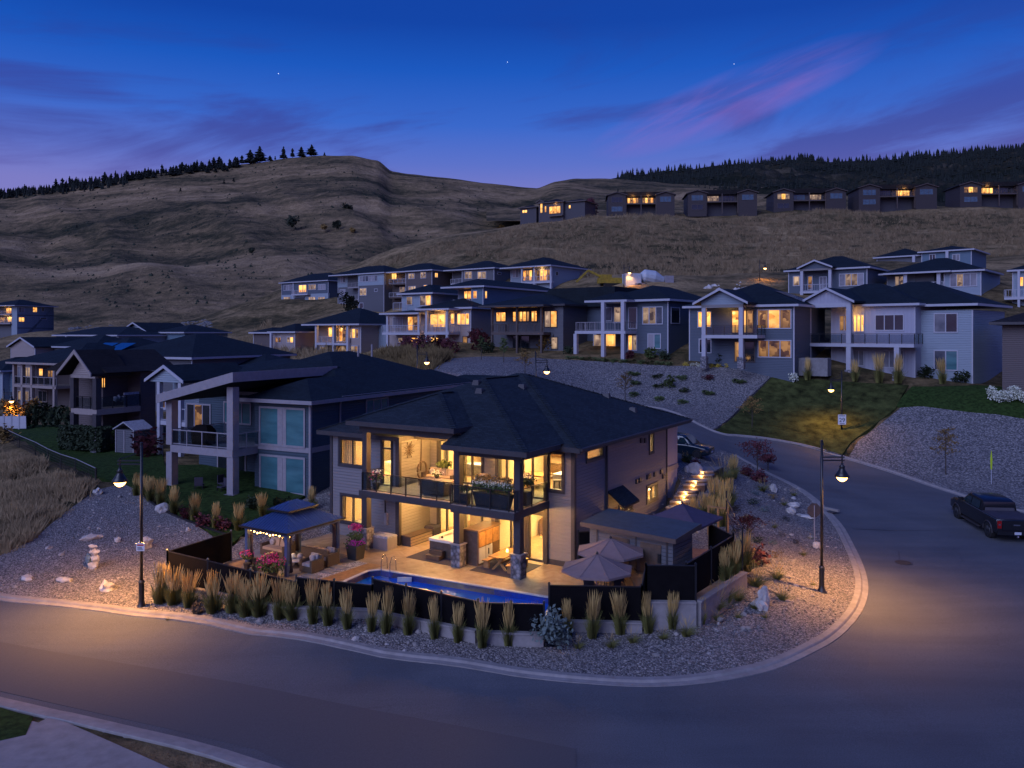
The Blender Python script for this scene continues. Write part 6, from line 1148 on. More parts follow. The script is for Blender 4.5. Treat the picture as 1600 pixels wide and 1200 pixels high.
x, y = gp(556, 873, 0); planter((x, y, 0), .75, .75, 'tall black square planter of magenta and pink flowers beside the gazebo', [('leaf_green', .45, .17, 300, .06, 'leaves'), ('leaf_green', .1, .2, 160, .06, 'leaves'), ('flower_magenta', .12, .2, 220, .05, 'blossoms'), ('flower_pink', .95, .16, 160, .06, 'blossoms')], rz=-R(32))
x, y = gp(424, 905, 0); planter((x, y, 0), .7, .4, 'round planter of pink flowers by the fence below the gazebo', [('leaf_green', .25, .3, 420, .07, 'leaves'), ('flower_pink', .55, .28, 170, .06, 'blossoms')], False)
x, y = gp(386, 895, 0); planter((x, y, 0), .35, .5, 'slim pot of red flowers at the left gazebo post', [('leaf_green', .3, .12, 120, .05, 'leaves'), ('flower_pink', .5, .14, 60, .05, 'blossoms')], False)
x, y = hp(-11.1, -2.6); planter((x, y, DZ+.02), .45, .4, 'pot of red and white flowers at the left end of the balcony', [('leaf_green', .3, .2, 260, .06, 'leaves'), ('flower_pink', .35, .17, 70, .06, 'blossoms'), ('flower_white', .6, .15, 50, .05, 'blossoms')], False)
x, y = hp(-3.0, -3.0); planter((x, y, DZ+.02), .55, .75, 'long dark box planter with tall yellow green plants on the balcony front', [('leaf_green', .3, .17, 330, .07, 'leaves'), ('flower_white', .45, .16, 150, .045, 'blossoms'), ('leaf_gold', .7, .14, 60, .06, 'leaves')], rz=-R(32), L=2.2)
x, y = hp(-1.95, -1.6); planter((x, y, DZ+.02), .5, .7, 'box planter of tall green plants at the right side of the balcony', [('leaf_green', .5, .2, 360, .07, 'leaves'), ('flower_white', .75, .18, 90, .05, 'blossoms')], rz=-R(32))
x, y = hp(-4.7, -3.0); planter((x, y, DZ+.02), .45, .55, 'small dark box planter left of the long balcony planter', [('leaf_green', .25, .14, 160, .06, 'leaves'), ('leaf_gold', .3, .12, 60, .06, 'leaves')], rz=-R(32))
x, y = hp(-9.0, 1.0); planter((x, y, DZ+.02), .45, .4, 'potted spiky green plant in the lit balcony corner', [('leaf_green', .7, .17, 260, .09, 'leaves')], False)
x, y = hp(-8.6, -.3); planter((x, y, DZ+.55), .3, .12, 'low bowl of white flowers on the balcony table', [('leaf_green', .1, .12, 90, .05, 'leaves'), ('flower_white', .18, .14, 90, .04, 'blossoms')], False)
# balcony seats
def bsofa(u_, v_, rz, w_, lb, nm='balcony_sofa', cat='sofa'):
    e = sofa(600, 900, 0, w_, lb, nm=nm, cat=cat, cu='cushion', pil=1); e.location = (*hp(u_, v_), DZ+.02); e.rotation_euler = (0, 0, rz-R(32)); e['group'] = 'wicker seats on the balcony'
bsofa(-9.0, .6, 0, 2.2, 'long wicker sofa with cream cushions along the lit balcony wall'); bsofa(-7.4, -1.9, R(180), 1.6, 'wicker loveseat with its back to the balcony railing'); bsofa(-6.0, .5, R(20), .85, 'cream cushioned wicker armchair right of the balcony sofa', 'balcony_armchair', 'armchair'); bsofa(-4.7, .0, R(-50), .8, 'wicker armchair behind the right balcony post', 'balcony_armchair', 'armchair')
e = empty('balcony_ottoman', (*hp(-7.9, -.5), DZ+.02), -R(32), 'square wicker table with cream top in the middle of the balcony', 'table'); B().box(-.5, .5, -.4, .4, 0, .38).obj('base', 'wicker', e); B().box(-.52, .52, -.42, .42, .381, .5).obj('seat_cushion', 'cushion', e)
e = empty('round_mirror_chair', (*hp(-9.9, -.1), DZ+.02), -R(32), 'dark round backed rattan chair against the lit siding wall', 'chair')
b = B()
for i in range(17): a = i*.3927
b.tube([(.08, .42*math.cos(i*.3927), .85+.5*math.sin(i*.3927)) for i in range(17)], .06, 6); 
for i in range(-3, 4): b.tube([(.1, i*.1, .4), (.05, i*.1, .85+.45*math.cos(i*.3))], .015, 4)
b.obj('backrest', 'dark_wood', e); B().box(.05, .6, -.35, .35, .3, .42).obj('seat', 'dark_wood', e)
for sx in (.1, .55):
    for sy in (-.3, .3): B().tube([(sx, sy, 0), (sx, sy, .3)], .03, 5).obj('leg', 'dark_wood', e)
# hot tub, cabinet, table, boxes
e = empty('hot_tub', (*hp(-6.65, -.95), 0), -R(32), 'square hot tub with cream shell and dark cabinet under the balcony', 'hot tub'); B().box(-1.1, 1.1, -1.1, 1.1, .0, .82).obj('cabinet_panel', 'dark_wood', e)
b = B(); i_, o_ = .82, 1.14
for p, q_ in (((-o_, -o_), (o_, -i_)), ((-o_, i_), (o_, o_)), ((-o_, -i_), (-i_, i_)), ((i_, -i_), (o_, i_))): b.box(p[0], q_[0], p[1], q_[1], .825, .97)
b.box(-.7, .7, -.7, .7, .822, .83).obj('shell', 'tub_shell', e); B().box(-.81, .81, -.81, .81, .83, .86).obj('tub_water', 'tub_shell', e); B().blob((-.4, -.9, 1.05), .08, 1, 0).blob((.3, .95, 1.02), .1, 1, 0).obj('control_knob', 'black_metal', e)
e = empty('tub_steps', (*hp(-7.1, -2.4), 0), -R(32), 'two brown steps in front of the hot tub', 'steps')
for i in range(2): B().box(-.45, .45, -.28+.28*i, -.02+.28*i, .2*i+.18, .2*i+.23).obj('tread', 'dark_wood', e)
B().box(-.44, .44, -.25, .26, 0, .175).box(-.44, .44, .02, .27, .175, .37).obj('body', 'cabinet', e)
e = empty('outdoor_cabinet', (*hp(-4.85, -1.3), 0), -R(32), 'tall dark cabinet with brown doors and a white fridge door beside the hot tub', 'cabinet'); B().box(-.48, .46, -1.05, 1.05, 0, 1.76).obj('body', 'dark_wood', e); B().taper((0, 0), 1.762, 1.84, .52, 1.1, .5, 1.06).obj('top', 'cabinet', e)
for i in range(3): 
    a = -.95+i*.65; B().box(.462, .49, a, a+.6, .95, 1.7).obj('door', 'wood', e); B().box(.462, .49, a, a+.6, .1, .9).obj('fridge_door' if i == 1 else 'door', 'trim_white' if i in (0, 1) else 'cabinet', e)
B().box(.49, .53, -.1, -.06, .45, .75).obj('handle', 'black_metal', e)
e = empty('picnic_table', (*hp(-3.05, -1.75), 0), -R(32), 'honey coloured wooden picnic table with candle near the right stone post', 'table')
for i in range(5): B().box(-.45+i*.18, -.45+i*.18+.17, -.95, .95, .71, .76).obj('plank', 'wood', e)
for y in (-.65, .65): B().beam((-.38, y, 0), (.28, y, .7), .08, .1).beam((.38, y+.09, 0), (-.28, y+.09, .7), .08, .1).obj('leg', 'wood', e)
B().box(-.05, .05, -.6, .6, .3, .38).obj('stretcher', 'wood', e)
tag(B().lathe([(.0, 0), (.05, 0), (.06, .1), (.04, .16), (0, .16)], 10).obj('candle', 'bulb_warm', loc=(*hp(-3.05, -1.6), .76)), 'lit candle jar in the middle of the picnic table', 'candle')
for i, sx in enumerate((-1, 1)):
    e = empty('bench', (*hp(-3.05+sx*.78, -1.75-.1*sx), 0), -R(32), ['wooden bench on the hot tub side of the picnic table', 'wooden bench on the right side of the picnic table'][i], 'bench', 'benches at the picnic table')
    for j in range(2): B().box(-.17+j*.18, -.0+j*.17, -.9, .9, .4, .45).obj('plank', 'wood', e)
    for y in (-.7, .7): B().box(-.15, .15, y-.05, y+.05, 0, .4).obj('leg', 'wood', e)
for k, (u_, v_, a, c) in enumerate(((-3.0, -1.8, 1.35, 1.35), (-6.9, -1.7, 1.7, 1.35))):
    tag(B().box(-a, a, -c, c, 0.003, .018).obj('outdoor_rug', 'dark_fabric', None, (*hp(u_, v_), 0), -R(32)), ['dark rug under the picnic table', 'dark mat under the hot tub and its steps'][k], 'rug')
e = empty('storage_box', (*hp(-10.9, -2.2), 0), -R(32), 'grey deck storage box with sloped lid beside the left stone post', 'box'); B().box(-.62, .62, -.42, .42, 0, .66).obj('body', 'trim_grey', e); B().taper((0, 0), .661, .76, .65, .45, .62, .38).obj('lid', 'cushion_grey', e)
e = empty('storage_bench', (*hp(-10.05, -.2), 0), -R(32), 'slatted storage bench against the lit lower wall', 'bench'); B().box(-.3, .3, -1.05, 1.05, 0, .5).obj('body', 'trim_dark', e); 
for i in range(3): B().box(.302, .32, -1.03, 1.03, .04+i*.16, .17+i*.16).obj('slat', 'cushion', e)
B().box(-.33, .34, -1.08, 1.08, .505, .56).obj('lid', 'dark_wood', e)
tag(B().box(-.35, .35, -.35, .35, 0, .6).taper((0, 0), .6, .72, .36, .36, .3, .3).obj('dark_bin', 'dark_fabric', None, (*hp(-10.0, 1.1), 0), -R(32)), 'dark covered bin in the corner behind the storage bench', 'bin')
# stepping stones and white gravel left of the pool
sheet('white_gravel_strip', [gp(462,905,0), gp(470,899,0), gp(556,877,0), gp(575,880,0), gp(500,905,0), gp(487,908,0)], .012, 'white_gravel', .8, .1, flat, kind='structure')
sheet('deck_strip', [gp(500,905.4,0), gp(575.5,880.3,0), gp(600,884,0), gp(574,891,0), gp(538,906,0), gp(520,909,0)], .014, 'wood', .8, .1, flat, kind='structure')
for k, (px, py) in enumerate([(487, 901), (512, 893), (530, 887)]): tag(B().box(-.45, .45, -.28, .28, 0, .04).obj('stepping_stone', 'concrete_dark', None, (*gp(px, py, 0), .012), -R(32)), ['grey stepping stone in white gravel, nearest the gazebo post', 'grey stepping stone in white gravel, the middle one', 'grey stepping stone in white gravel, farthest from the fence'][k], 'stone', 'stepping stones')
sheet('gazebo_floor', [gp(372,893,0), gp(450,903,0), gp(545,868,0), gp(470,852,0), gp(400,858,0)], .01, 'concrete_dark', 1, .1, flat, kind='structure')
# brick pillar piece by planter = P1 base ; umbrellas
def umbrella(c, zr, r, rise, mat, lb, n=8, sides=None, rot=0, vent=True, pole=True):
    e = empty('patio_umbrella', (c[0], c[1], c[2]), rot, lb, 'umbrella', 'patio umbrellas'); b = B(); k = sides or n
    for i in range(k):
        a0, a1 = 6.2832*i/k, 6.2832*(i+1)/k; top = (0, 0, zr+rise); prev = None
        for j in range(5):
            t = (j+1)/5; t0 = j/5; f = lambda t: zr+rise*(1-t)**1.15
            P_ = [(r*t*math.cos(a), r*t*math.sin(a)) for a in (a0, a1)]; Q_ = [(r*t0*math.cos(a), r*t0*math.sin(a)) for a in (a0, a1)]
            b.quad((*Q_[0], f(t0)), (*P_[0], f(t)), (*P_[1], f(t)), (*Q_[1], f(t0)))
        b.quad((r*math.cos(a0), r*math.sin(a0), zr), (r*1.0*math.cos(a0), r*math.sin(a0), zr-.1), (r*math.cos(a1), r*math.sin(a1), zr-.1), (r*math.cos(a1), r*math.sin(a1), zr))
    b.obj('canopy', mat, e)
    rb = B()
    for i in range(k): a0 = 6.2832*i/k; rb.tube([(r*t*math.cos(a0), r*t*math.sin(a0), zr+rise*(1-t)**1.15+.012) for t in (0, .2, .4, .6, .8, 1)], .014, 4)
    rb.obj('rib', mat, e)
    B().lathe([(.05, 0), (.08, .04), (.03, .1), (0, .14)], 8, (0, 0, zr+rise)).obj('finial', 'black_metal', e)
    B().tube([(0, 0, 0), (0, 0, zr+rise)], .03, 8).obj('pole', 'steel', e); B().lathe([(.3, 0), (.3, .06), (.06, .1), (.05, .3)], 12).obj('base', 'black_metal', e); return e
umbrella((3.75, 35.25, 0), 1.72, 1.62, .62, 'mauve_fabric', 'mauve patio umbrella nearest the front fence', rot=.2)
umbrella((4.6, 37.3, 0), 1.95, 1.62, .55, 'mauve_fabric', 'mauve patio umbrella behind the nearer one, by the shed', rot=.25)
umbrella((*gp(1066, 804, 3.0), .85), 1.95, 2.15, .75, 'navy_fabric', 'dark square cantilever umbrella between the shed roof and the stairs', sides=4, rot=R(8))
# patio tables under umbrellas
for k, (x, y) in enumerate(((3.75, 35.25), (4.6, 37.3))):
    e = empty('patio_table', (x+.02, y, 0), 0, ['dark round table under the nearer mauve umbrella', 'dark round table under the farther mauve umbrella'][k], 'table', 'round patio tables'); B().lathe([(.04, .7), (.6, .7), (.6, .74), (.04, .74)], 18).obj('tabletop', 'black_metal', e)
    for i in range(4): a = i*1.571+.4; B().tube([(.45*math.cos(a), .45*math.sin(a), 0), (.3*math.cos(a), .3*math.sin(a), .7)], .02, 5).obj('leg', 'black_metal', e)
    for i in range(4):
        a = i*1.571+.2; c = empty('garden_chair', (x+1.0*math.cos(a), y+.95*math.sin(a)+.1, 0), a-1.571, ['dark metal chair at the nearer umbrella table, %s', 'dark metal chair at the farther umbrella table, %s'][k] % ['right side', 'far side', 'left side', 'fence side'][i], 'chair', 'chairs at the umbrella tables')
        B().box(-.24, .24, -.24, .24, .42, .46).obj('seat', 'dark_fabric', c); B().box(-.24, .24, .21, .25, .46, .95).obj('backrest', 'dark_fabric', c)
        for sx in (-.21, .21):
            for sy in (-.21, .21): B().tube([(sx, sy, 0), (sx, sy, .42)], .015, 5).obj('leg', 'black_metal', c)
# shed
P('concrete_shed', (.04, .06, .085), .7, .25, 3)
sa = math.atan2(4.2, 3.47)*.8; s0 = Vector(gp(1060, 841, 2.75)); e = empty('garden_shed', (s0.x-.2, s0.y+.25, .15), -R(40), 'low grey garden shed with slanting blue grey roof behind the screen fence', 'shed')
B().box(-4.6, 0, 0, 1.9, 0, 2.38).obj('wall', 'siding_char', e)
b = B(); b.v = [(-4.9, -.3, 2.4), (.3, -.3, 2.4), (.3, 2.2, 2.65), (-4.9, 2.2, 2.65), (-4.9, -.3, 2.6), (.3, -.3, 2.6), (.3, 2.2, 2.85), (-4.9, 2.2, 2.85)]; b.f = [(3, 2, 1, 0), (4, 5, 6, 7), (0, 1, 5, 4), (1, 2, 6, 5), (2, 3, 7, 6), (3, 0, 4, 7)]; b.obj('roof', 'container_grey' if 0 else 'concrete_shed', e)
B().box(-4.92, .32, -.34, -.305, 2.38, 2.6).obj('fascia', 'trim_brown', e); B().beam((.32, -.3, 2.5), (.32, 2.2, 2.75), .03, .22).obj('fascia', 'trim_brown', e)
for a in (-3.4, -1.7): B().box(a, a+1.1, -.05, -.002, .1, 2.1).obj('door', 'dark_wood', e)
for a in (-4.2, -2.0, -.35): B().box(a, a+.1, -.03, -.003, .1, 2.35).obj('corner_trim', 'trim_dark', e)
B().box(-.75, -.6, -.1, -.003, 1.3, 1.7).obj('wall_lamp', 'black_metal', e)
# stairs with lights at the side of the house
stp = [((1081,1115),736,2.55),((1080,1113),742,2.38),((1071,1103),750.5,2.12),((1067,1101),757,1.95),((1058,1086),767.5,1.68),((1053,1085),774,1.5),((1046,1080),783,1.28),((1040,1075),792,1.08),((1030,1066),802,.85),((1020,1058),813,.6)]
e = empty('garden_stairs', (0, 0, 0), 0, 'concrete garden stairs with a small light under every tread, beside the house', 'stairs')
for i, ((a, c), py, z) in enumerate(stp):
    g0, g1 = gt(a, py), gt(c, py); z = (g0[2]+g1[2])/2+.16; A_, C_ = Vector(gp(a, py, z)), Vector(gp(c, py, z)); nx = stp[i-1] if i else None; dv = Vector(h.V)*(1.0 if i % 2 == 0 else .55); d_ = dv*1.0
    if i == 0: d_ = Vector(h.V)*2.2
    b = B(); b.prism([(A_.x, A_.y), (C_.x, C_.y), (C_.x+d_.x, C_.y+d_.y), (A_.x+d_.x, A_.y+d_.y)], z-.09, z); b.obj('tread', 'concrete', e)
    b = B(); s = Vector(h.V)*.06; b.prism([(A_.x+s.x, A_.y+s.y), (C_.x+s.x, C_.y+s.y), (C_.x+d_.x, C_.y+d_.y), (A_.x+d_.x, A_.y+d_.y)], z-.7, z-.092); b.obj('riser', 'dark_wood', e)
    m_ = A_.lerp(C_, .5); q_ = m_-Vector(h.V)*.0; B().box(q_.x-.05, q_.x+.05, q_.y-.02, q_.y+.03, z-.16, z-.1).obj('step_lamp', 'step_light', e); light('step_light', (q_.x-h.V[0]*.1, q_.y-h.V[1]*.1, z-.12), 17, WARM, .03, parent=e)
for k, (px, py, L) in enumerate([(1096, 775, 4.2), (1092, 801, 3.2)]):
    x, y, z = gt(px, py); q_ = gt(px+L*11, py+2); tag(B().beam((0, 0, 0), (q_[0]-x, q_[1]-y, q_[2]-z), .16, .3).obj('planter_wall', 'concrete', None, (x, y, z+.05)), ['thin concrete planting wall, the upper one right of the stairs', 'thin concrete planting wall, the lower one right of the stairs'][k], 'wall')
x, y = gp(1122, 832, .9); e = empty('wooden_stand', (x, y, .7), -R(32), 'small bare wooden frame stand beside the dark cantilever umbrella', 'frame')
for a in (-.55, 0, .55): B().box(a-.05, a+.05, -.05, .05, 0, 1.55).obj('post', 'wood', e)
B().box(-.6, .6, -.04, .04, 1.56, 1.64).obj('rail', 'wood', e)
# low brick seat behind gazebo, sapling pots ...
x, y = hp(-12.0, -1.9); e = empty('wall_bench_box', (x, y, 0), -R(32), 'grey low cabinet under the lower left window', 'cabinet') if 0 else None
# ---------------------------------------------------------------- street lamps
def lamp(px, py, pos, H_, side, lb, energy, sign=None, scale=1, rz=0, far=False, head=.64):
    e = empty('street_lamp', pos, rz, lb, 'street lamp', 'street lamps'); s = H_/7.6; t = side
    B().lathe([(.27, 0), (.27, .06), (.2, .16), (.15, .28), (.125, .4), (.125, 1.25), (.15, 1.3), (.1, 1.38)], 14).obj('base', 'black_metal', e, smooth=False)
    B().tube([(0, 0, 1.36), (0, 0, H_)], [.075, .06], 10).lathe([(.075, 0), (.075, .05), (.0, .09)], 10, (0, 0, H_)).obj('pole', 'black_metal', e, smooth=True)
    za = H_-.78*s; B().beam((t*.06, 0, za), (t*1.12, 0, za), .05, .06).beam((t*.06, 0, za-.16), (t*1.12, 0, za-.16), .05, .06).tube([(t*.06, 0, H_-.12), (t*.25, 0, H_-.45), (t*.6, 0, za+.2), (t*1.05, 0, za+.08)], .02, 5).tube([(t*1.0, 0, za+.12), (t*1.0, 0, za-.35)], .04, 8).obj('arm', 'black_metal', e)
    zl = za-.35; l = B().lathe([(.34, -.62), (.35, -.56), (.25, -.42), (.14, -.25), (.12, -.16), (.15, -.12), (.07, -.04), (.05, .05)], 16, (t*1.0, 0, zl)).obj('lamp_shade', 'black_metal', e, smooth=True)
    B().lathe([(.02, -.86), (.1, -.84), (.2, -.76), (.26, -.66), (.27, -.63)], 16, (t*1.0, 0, zl)).obj('diffuser', 'lamp_glow', l, smooth=True)
    lg = light('lamp_light', (t*1.0, 0, zl-.95), energy, (1, .46, .12), .12, 'SPOT', parent=e); lg.data.spot_size = R(156); lg.data.spot_blend = 1
    if sign == 'small':
        z = 2.75; p = B().box(-.19, .19, -.11, -.09, z, z+.36).obj('notice_plate', 'sign_white', e); B().box(-.15, .15, -.114, -.112, z+.24, z+.31).obj('notice_print', 'sign_red', p); b = B()
        for i in range(3): b.box(-.14, .13-.03*i, -.114, -.112, z+.05+i*.055, z+.075+i*.055)
        b.obj('notice_print', 'sign_ink', p)
    if sign == 'speed':
        z = 2.45; p = B().box(-.38, .38, -.11, -.09, z, z+.95).obj('speed_sign', 'sign_white', e)
        B().box(-.3, .3, -.1135, -.1105, z+.8, z+.86).obj('small_print', 'sign_ink', p); B().box(-.24, .24, -.1135, -.1105, z+.07, z+.12).obj('small_print', 'sign_ink', p)
        for txt, zz, sz in (('29', z+.24, .58),):
            cu = bpy.data.curves.new('lettering', 'FONT'); cu.body = txt; cu.size = sz; cu.align_x = 'CENTER'; cu.extrude = .002; cu.materials.append(MATS['sign_ink']); o = bpy.data.objects.new('lettering', cu); COL.objects.link(o); o.parent = p; o.location = (0, -.114, zz); o.rotation_euler = (R(90), 0, 0)
    return e
LP = [(1284, 927, 1.0, 'street lamp with black post in the gravel inside the road bend', 3500, None), (221, 952, -1.0, 'street lamp at the kerb on the left carrying a small white notice', 4200, 'small')]
for px, py, sd_, lb, en, sg in LP: x, y = gp(px, py, -.73); lamp(px, py, (x, y, -.75), 7.5 if px > 500 else 7.7, sd_, lb, en, sg)
x, y, z = gt(1315, 704); yy = 76; x = (1315-CX)/F*yy; lamp(0, 0, (x, yy, CZ-(703.5-HY)/F*yy), 7.5, -1.0, 'street lamp across the road carrying the speed limit sign', 950, 'speed')
yy = 72; x = (837-CX)/F*yy; lamp(0, 0, (x, yy, CZ-(550-HY)/F*yy-7.6), 7.6, 1.0, 'street lamp rising behind the main house roof', 1500)
yy = 84; x = (652-CX)/F*yy; lamp(0, 0, (x, yy, CZ-(540-HY)/F*yy-7.6), 7.6, 1.0, 'street lamp among the dry grass bank behind the roofs', 1200)
for px, py, Y, lb in [(975, 416, 146, 'distant street lamp above the excavator and container'), (1187, 409, 148, 'distant street lamp on the slope left of the navy gabled house'), (6, 612, 95, 'street lamp glowing over the hedge at the left edge')]:
    x = (px-CX)/F*Y; zt = CZ-(py-HY)/F*Y; z = Z(x, Y); lamp(0, 0, (x, Y, min(z, zt-4)), zt-min(z, zt-4)+.3, 1.0 if px > 100 else .9, lb, 420)
x, y = gp(1288, 868, -.7); e = empty('stop_sign', (x+.0, y+1.5, -.75), R(8), 'grey back of an octagonal stop sign behind the bend lamp post', 'sign'); B().tube([(0, 0, 0), (0, 0, 2.6)], .035, 6).obj('post', 'trim_grey', e)
b = B(); b.extr([(.45*math.cos(R(22.5+45*i)), 2.3+.45*math.sin(R(22.5+45*i))) for i in range(8)], .04, .055); b.obj('plate', 'trim_brown', e)
x, y = gp(1411, 881, -.85); e = empty('manhole_cover', (x, y, Z(x, y)+.01), 0, 'round iron manhole cover in the road', 'manhole cover'); B().lathe([(.0, 0), (.42, 0), (.42, .012), (0, .012)], 28).obj('lid', 'concrete_dark' if 0 else 'bark', e); B().lathe([(.42, 0), (.5, 0), (.5, .008), (.42, .008)], 28).obj('ring', 'trim_dark', e)
x, y, z = gt(1549, 757); e = empty('marker_pole', (x, y, z), 0, 'thin pole with lime yellow flag band behind the pickup', 'marker'); B().tube([(0, 0, 0), (0, 0, 1.2)], .03, 6).obj('pole', 'trim_white', e); B().tube([(0, 0, 1.2), (0, 0, 2.0), (0, 0, 2.7)], [.06, .09, .02], 6).obj('band', 'marker_yellow', e)
# storm drain at the kerb
x, y = gp(1293, 800, -.2); e = empty('kerb_inlet', (x, y, Z(x, y)+.02), R(-60), 'dark kerb drain inlet by the bend', 'drain'); B().box(-.6, .6, -.25, .25, 0, .02).obj('grate', 'trim_dark', e); B().box(-.65, .65, .25, .45, 0, .16).obj('hood', 'concrete', e)
# ---------------------------------------------------------------- vehicles
def car_body(sect, mat, e, name='body', smooth=True):
    """sections along x: (x, half width, [(y fraction, z)...])"""
    b = B(); k = len(sect[0][2])*2
    for x, w_, pr in sect:
        b.v += [(x, -w_*f, z) for f, z in pr]+[(x, w_*f, z) for f, z in reversed(pr)]
    for i in range(len(sect)-1):
        for j in range(k): b.f.append((i*k+j, (i+1)*k+j, (i+1)*k+(j+1) % k, i*k+(j+1) % k))
    b.f += [tuple(range(k)), tuple(range((len(sect))*k-1, (len(sect)-1)*k-1, -1))]
    o = b.obj(name, mat, e, smooth=smooth)
    if smooth: o.data.shade_smooth(); o.modifiers.new('bevel', 'BEVEL').width = .04; o.modifiers['bevel'].segments = 2; o.modifiers['bevel'].limit_method = 'ANGLE'; o.modifiers['bevel'].angle_limit = R(25)
    return o
def wheel(e, x, y, r, w_=.24):
    s = 1 if y > 0 else -1; o = B().tube([(x, y-w_/2, r), (x, y-w_/2+.03, r), (x, y+w_/2-.03, r), (x, y+w_/2, r)], [r*.93, r, r, r*.93], 20).obj('wheel', 'tyre', e)
    b = B(); b.tube([(x, y+s*(w_/2+.001), r), (x, y+s*(w_/2+.012), r)], [r*.66, r*.64], 16)
    for i in range(5): a = i*1.2566; b.beam((x, y+s*(w_/2+.02), r), (x+r*.58*math.cos(a), y+s*(w_/2+.02), r+r*.58*math.sin(a)), .03, .09)
    b.obj('rim', 'rim', o)
P4 = lambda zb, zm, zt, t=.93: [(.9, zb), (1, zb+.12), (1, zm), (t, zt)]
# suv, nose along +x
x, y = gp(1096, 716, 2.78); hd = R(-30); e = empty('parked_suv', (x-.95*math.cos(hd)-.8*math.sin(hd)*-1, y-.95*math.sin(hd)+.85*math.cos(hd), Z(x, y)+.03), hd, 'dark teal estate suv parked on the driveway, its nose past the house corner', 'car')
car_body([(-2.35, .86, P4(.35, .95, 1.0)), (-2.2, .93, P4(.25, .98, 1.08)), (-1, .95, P4(.22, .98, 1.08)), (.6, .95, P4(.22, .95, 1.06)), (1.1, .94, P4(.22, .9, 1.02)), (2.0, .9, P4(.25, .78, .9, .85)), (2.3, .8, P4(.32, .68, .78, .8))], 'car_paint', e)
car_body([(-2.25, .8, [(1, 1.06), (.9, 1.5), (.8, 1.55)]), (-1.9, .84, [(1, 1.08), (.86, 1.6), (.78, 1.68)]), (-.6, .86, [(1, 1.08), (.84, 1.64), (.76, 1.72)]), (.3, .86, [(1, 1.06), (.83, 1.6), (.75, 1.67)]), (1.15, .84, [(1, 1.03), (.95, 1.06), (.9, 1.07)])], 'car_paint', e, 'cabin')
for s in (-1, 1):
    b = B(); 
    for a, c in ((-1.95, -1.0), (-.92, -.05), (.02, .75)): b.quad((a, s*.862, 1.12), (c, s*.862, 1.12), (min(c, .45 if c > .5 else c), s*.775, 1.5), (a+.08, s*.775, 1.52))
    b.obj('side_window', 'car_glass', e); B().blob((.75, s*.98, 1.12), .1, 1, 0, 0, (.8, 1, .7)).obj('mirror', 'car_paint', e); B().box(1.95, 2.24, s*.55-.17, s*.55+.17, .68, .8).obj('headlight', 'chrome', e)
    for wx in (-1.4, 1.45): wheel(e, wx, s*.84, .35)
b = B(); b.quad((.48, -.62, 1.63), (1.08, -.74, 1.08), (1.08, .74, 1.08), (.48, .62, 1.63)); b.v = [(p[0]+.035, p[1], p[2]+.03) for p in b.v]; b.obj('windscreen', 'car_glass', e); B().box(2.3, 2.34, -.5, .5, .42, .62).obj('grille', 'black_metal', e); B().box(2.345, 2.36, -.22, .22, .45, .57).obj('licence_plate', 'plate', e); B().box(2.341, 2.355, -.35, .35, .66, .69).obj('chrome_strip', 'chrome', e)
# pickup, nose away from the eye
e = empty('pickup_truck', (31.05, 52.0, -.62), R(84), 'black crew cab pickup parked at the right edge, tailgate towards the viewer', 'pickup truck'); e.rotation_euler = (0, -R(2.2), R(84)); e.scale = (1.13,)*3
car_body([(-2.95, .98, P4(.55, 1.0, 1.02, .99)), (-2.9, 1.0, P4(.45, 1.25, 1.3, .97)), (-1.1, 1.0, P4(.42, 1.25, 1.3, .97)), (1.2, 1.0, P4(.42, 1.2, 1.28, .97)), (2.4, .98, P4(.45, 1.12, 1.22, .9)), (2.85, .94, P4(.5, 1.0, 1.1, .88))], 'truck_paint', e)
car_body([(-1.12, .92, [(1, 1.28), (.9, 1.78), (.82, 1.82)]), (-.85, .93, [(1, 1.28), (.84, 1.86), (.76, 1.92)]), (.3, .93, [(1, 1.28), (.84, 1.88), (.76, 1.94)]), (.75, .93, [(1, 1.28), (.84, 1.84), (.76, 1.9)]), (1.5, .92, [(1, 1.26), (.96, 1.28), (.9, 1.29)])], 'truck_paint', e, 'cabin')
b = B(); b.quad((-1.1, -.8, 1.32), (-1.1, .8, 1.32), (-1.02, .7, 1.78), (-1.02, -.7, 1.78)); b.v = [(p[0]-.05, p[1], p[2]) for p in b.v]; b.obj('rear_window', 'car_glass', e); B().box(-2.88, -1.15, -.93, .93, 1.3, 1.33).obj('bed_cover', 'dark_fabric', e)
for s in (-1, 1):
    b = B(); b.quad((-.8, s*.935, 1.34), (.2, s*.935, 1.34), (.2, s*.83, 1.76), (-.72, s*.83, 1.76)).quad((.28, s*.935, 1.34), (1.25, s*.935, 1.34), (.72, s*.83, 1.76), (.28, s*.83, 1.76)); b.obj('side_window', 'car_glass', e)
    B().box(-2.85, 1.0, s*.985-.012, s*.985+.012, 1.29, 1.315).obj('chrome_strip', 'chrome', e); t_ = B().box(-2.985, -2.8, s*.87-.1, s*.87+.1, .82, 1.22).obj('tail_light', 'tail_red', e); B().box(-2.99, -2.986, s*.87-.05, s*.87+.05, .98, 1.06).obj('reverse_lamp', 'chrome', t_)
    B().box(1.0, 1.15, s*1.0, s*1.25, 1.3, 1.55).obj('mirror', 'truck_paint', e); B().box(-.9, 1.2, s*.9, s*1.06, .36, .42).obj('running_board', 'trim_dark', e); B().box(2.7, 2.9, s*.7-.18, s*.7+.18, .85, 1.05).obj('headlight', 'chrome', e)
    for wx in (-1.95, 1.9): wheel(e, wx, s*.87, .43, .28)
    for wx in (-1.95, 1.9): B().tube([(wx+.53*math.cos(a), s*1.0, .43+.53*math.sin(a)) for a in [i*math.pi/8 for i in range(9)]], .04, 5).obj('wheel_arch', 'trim_dark', e)
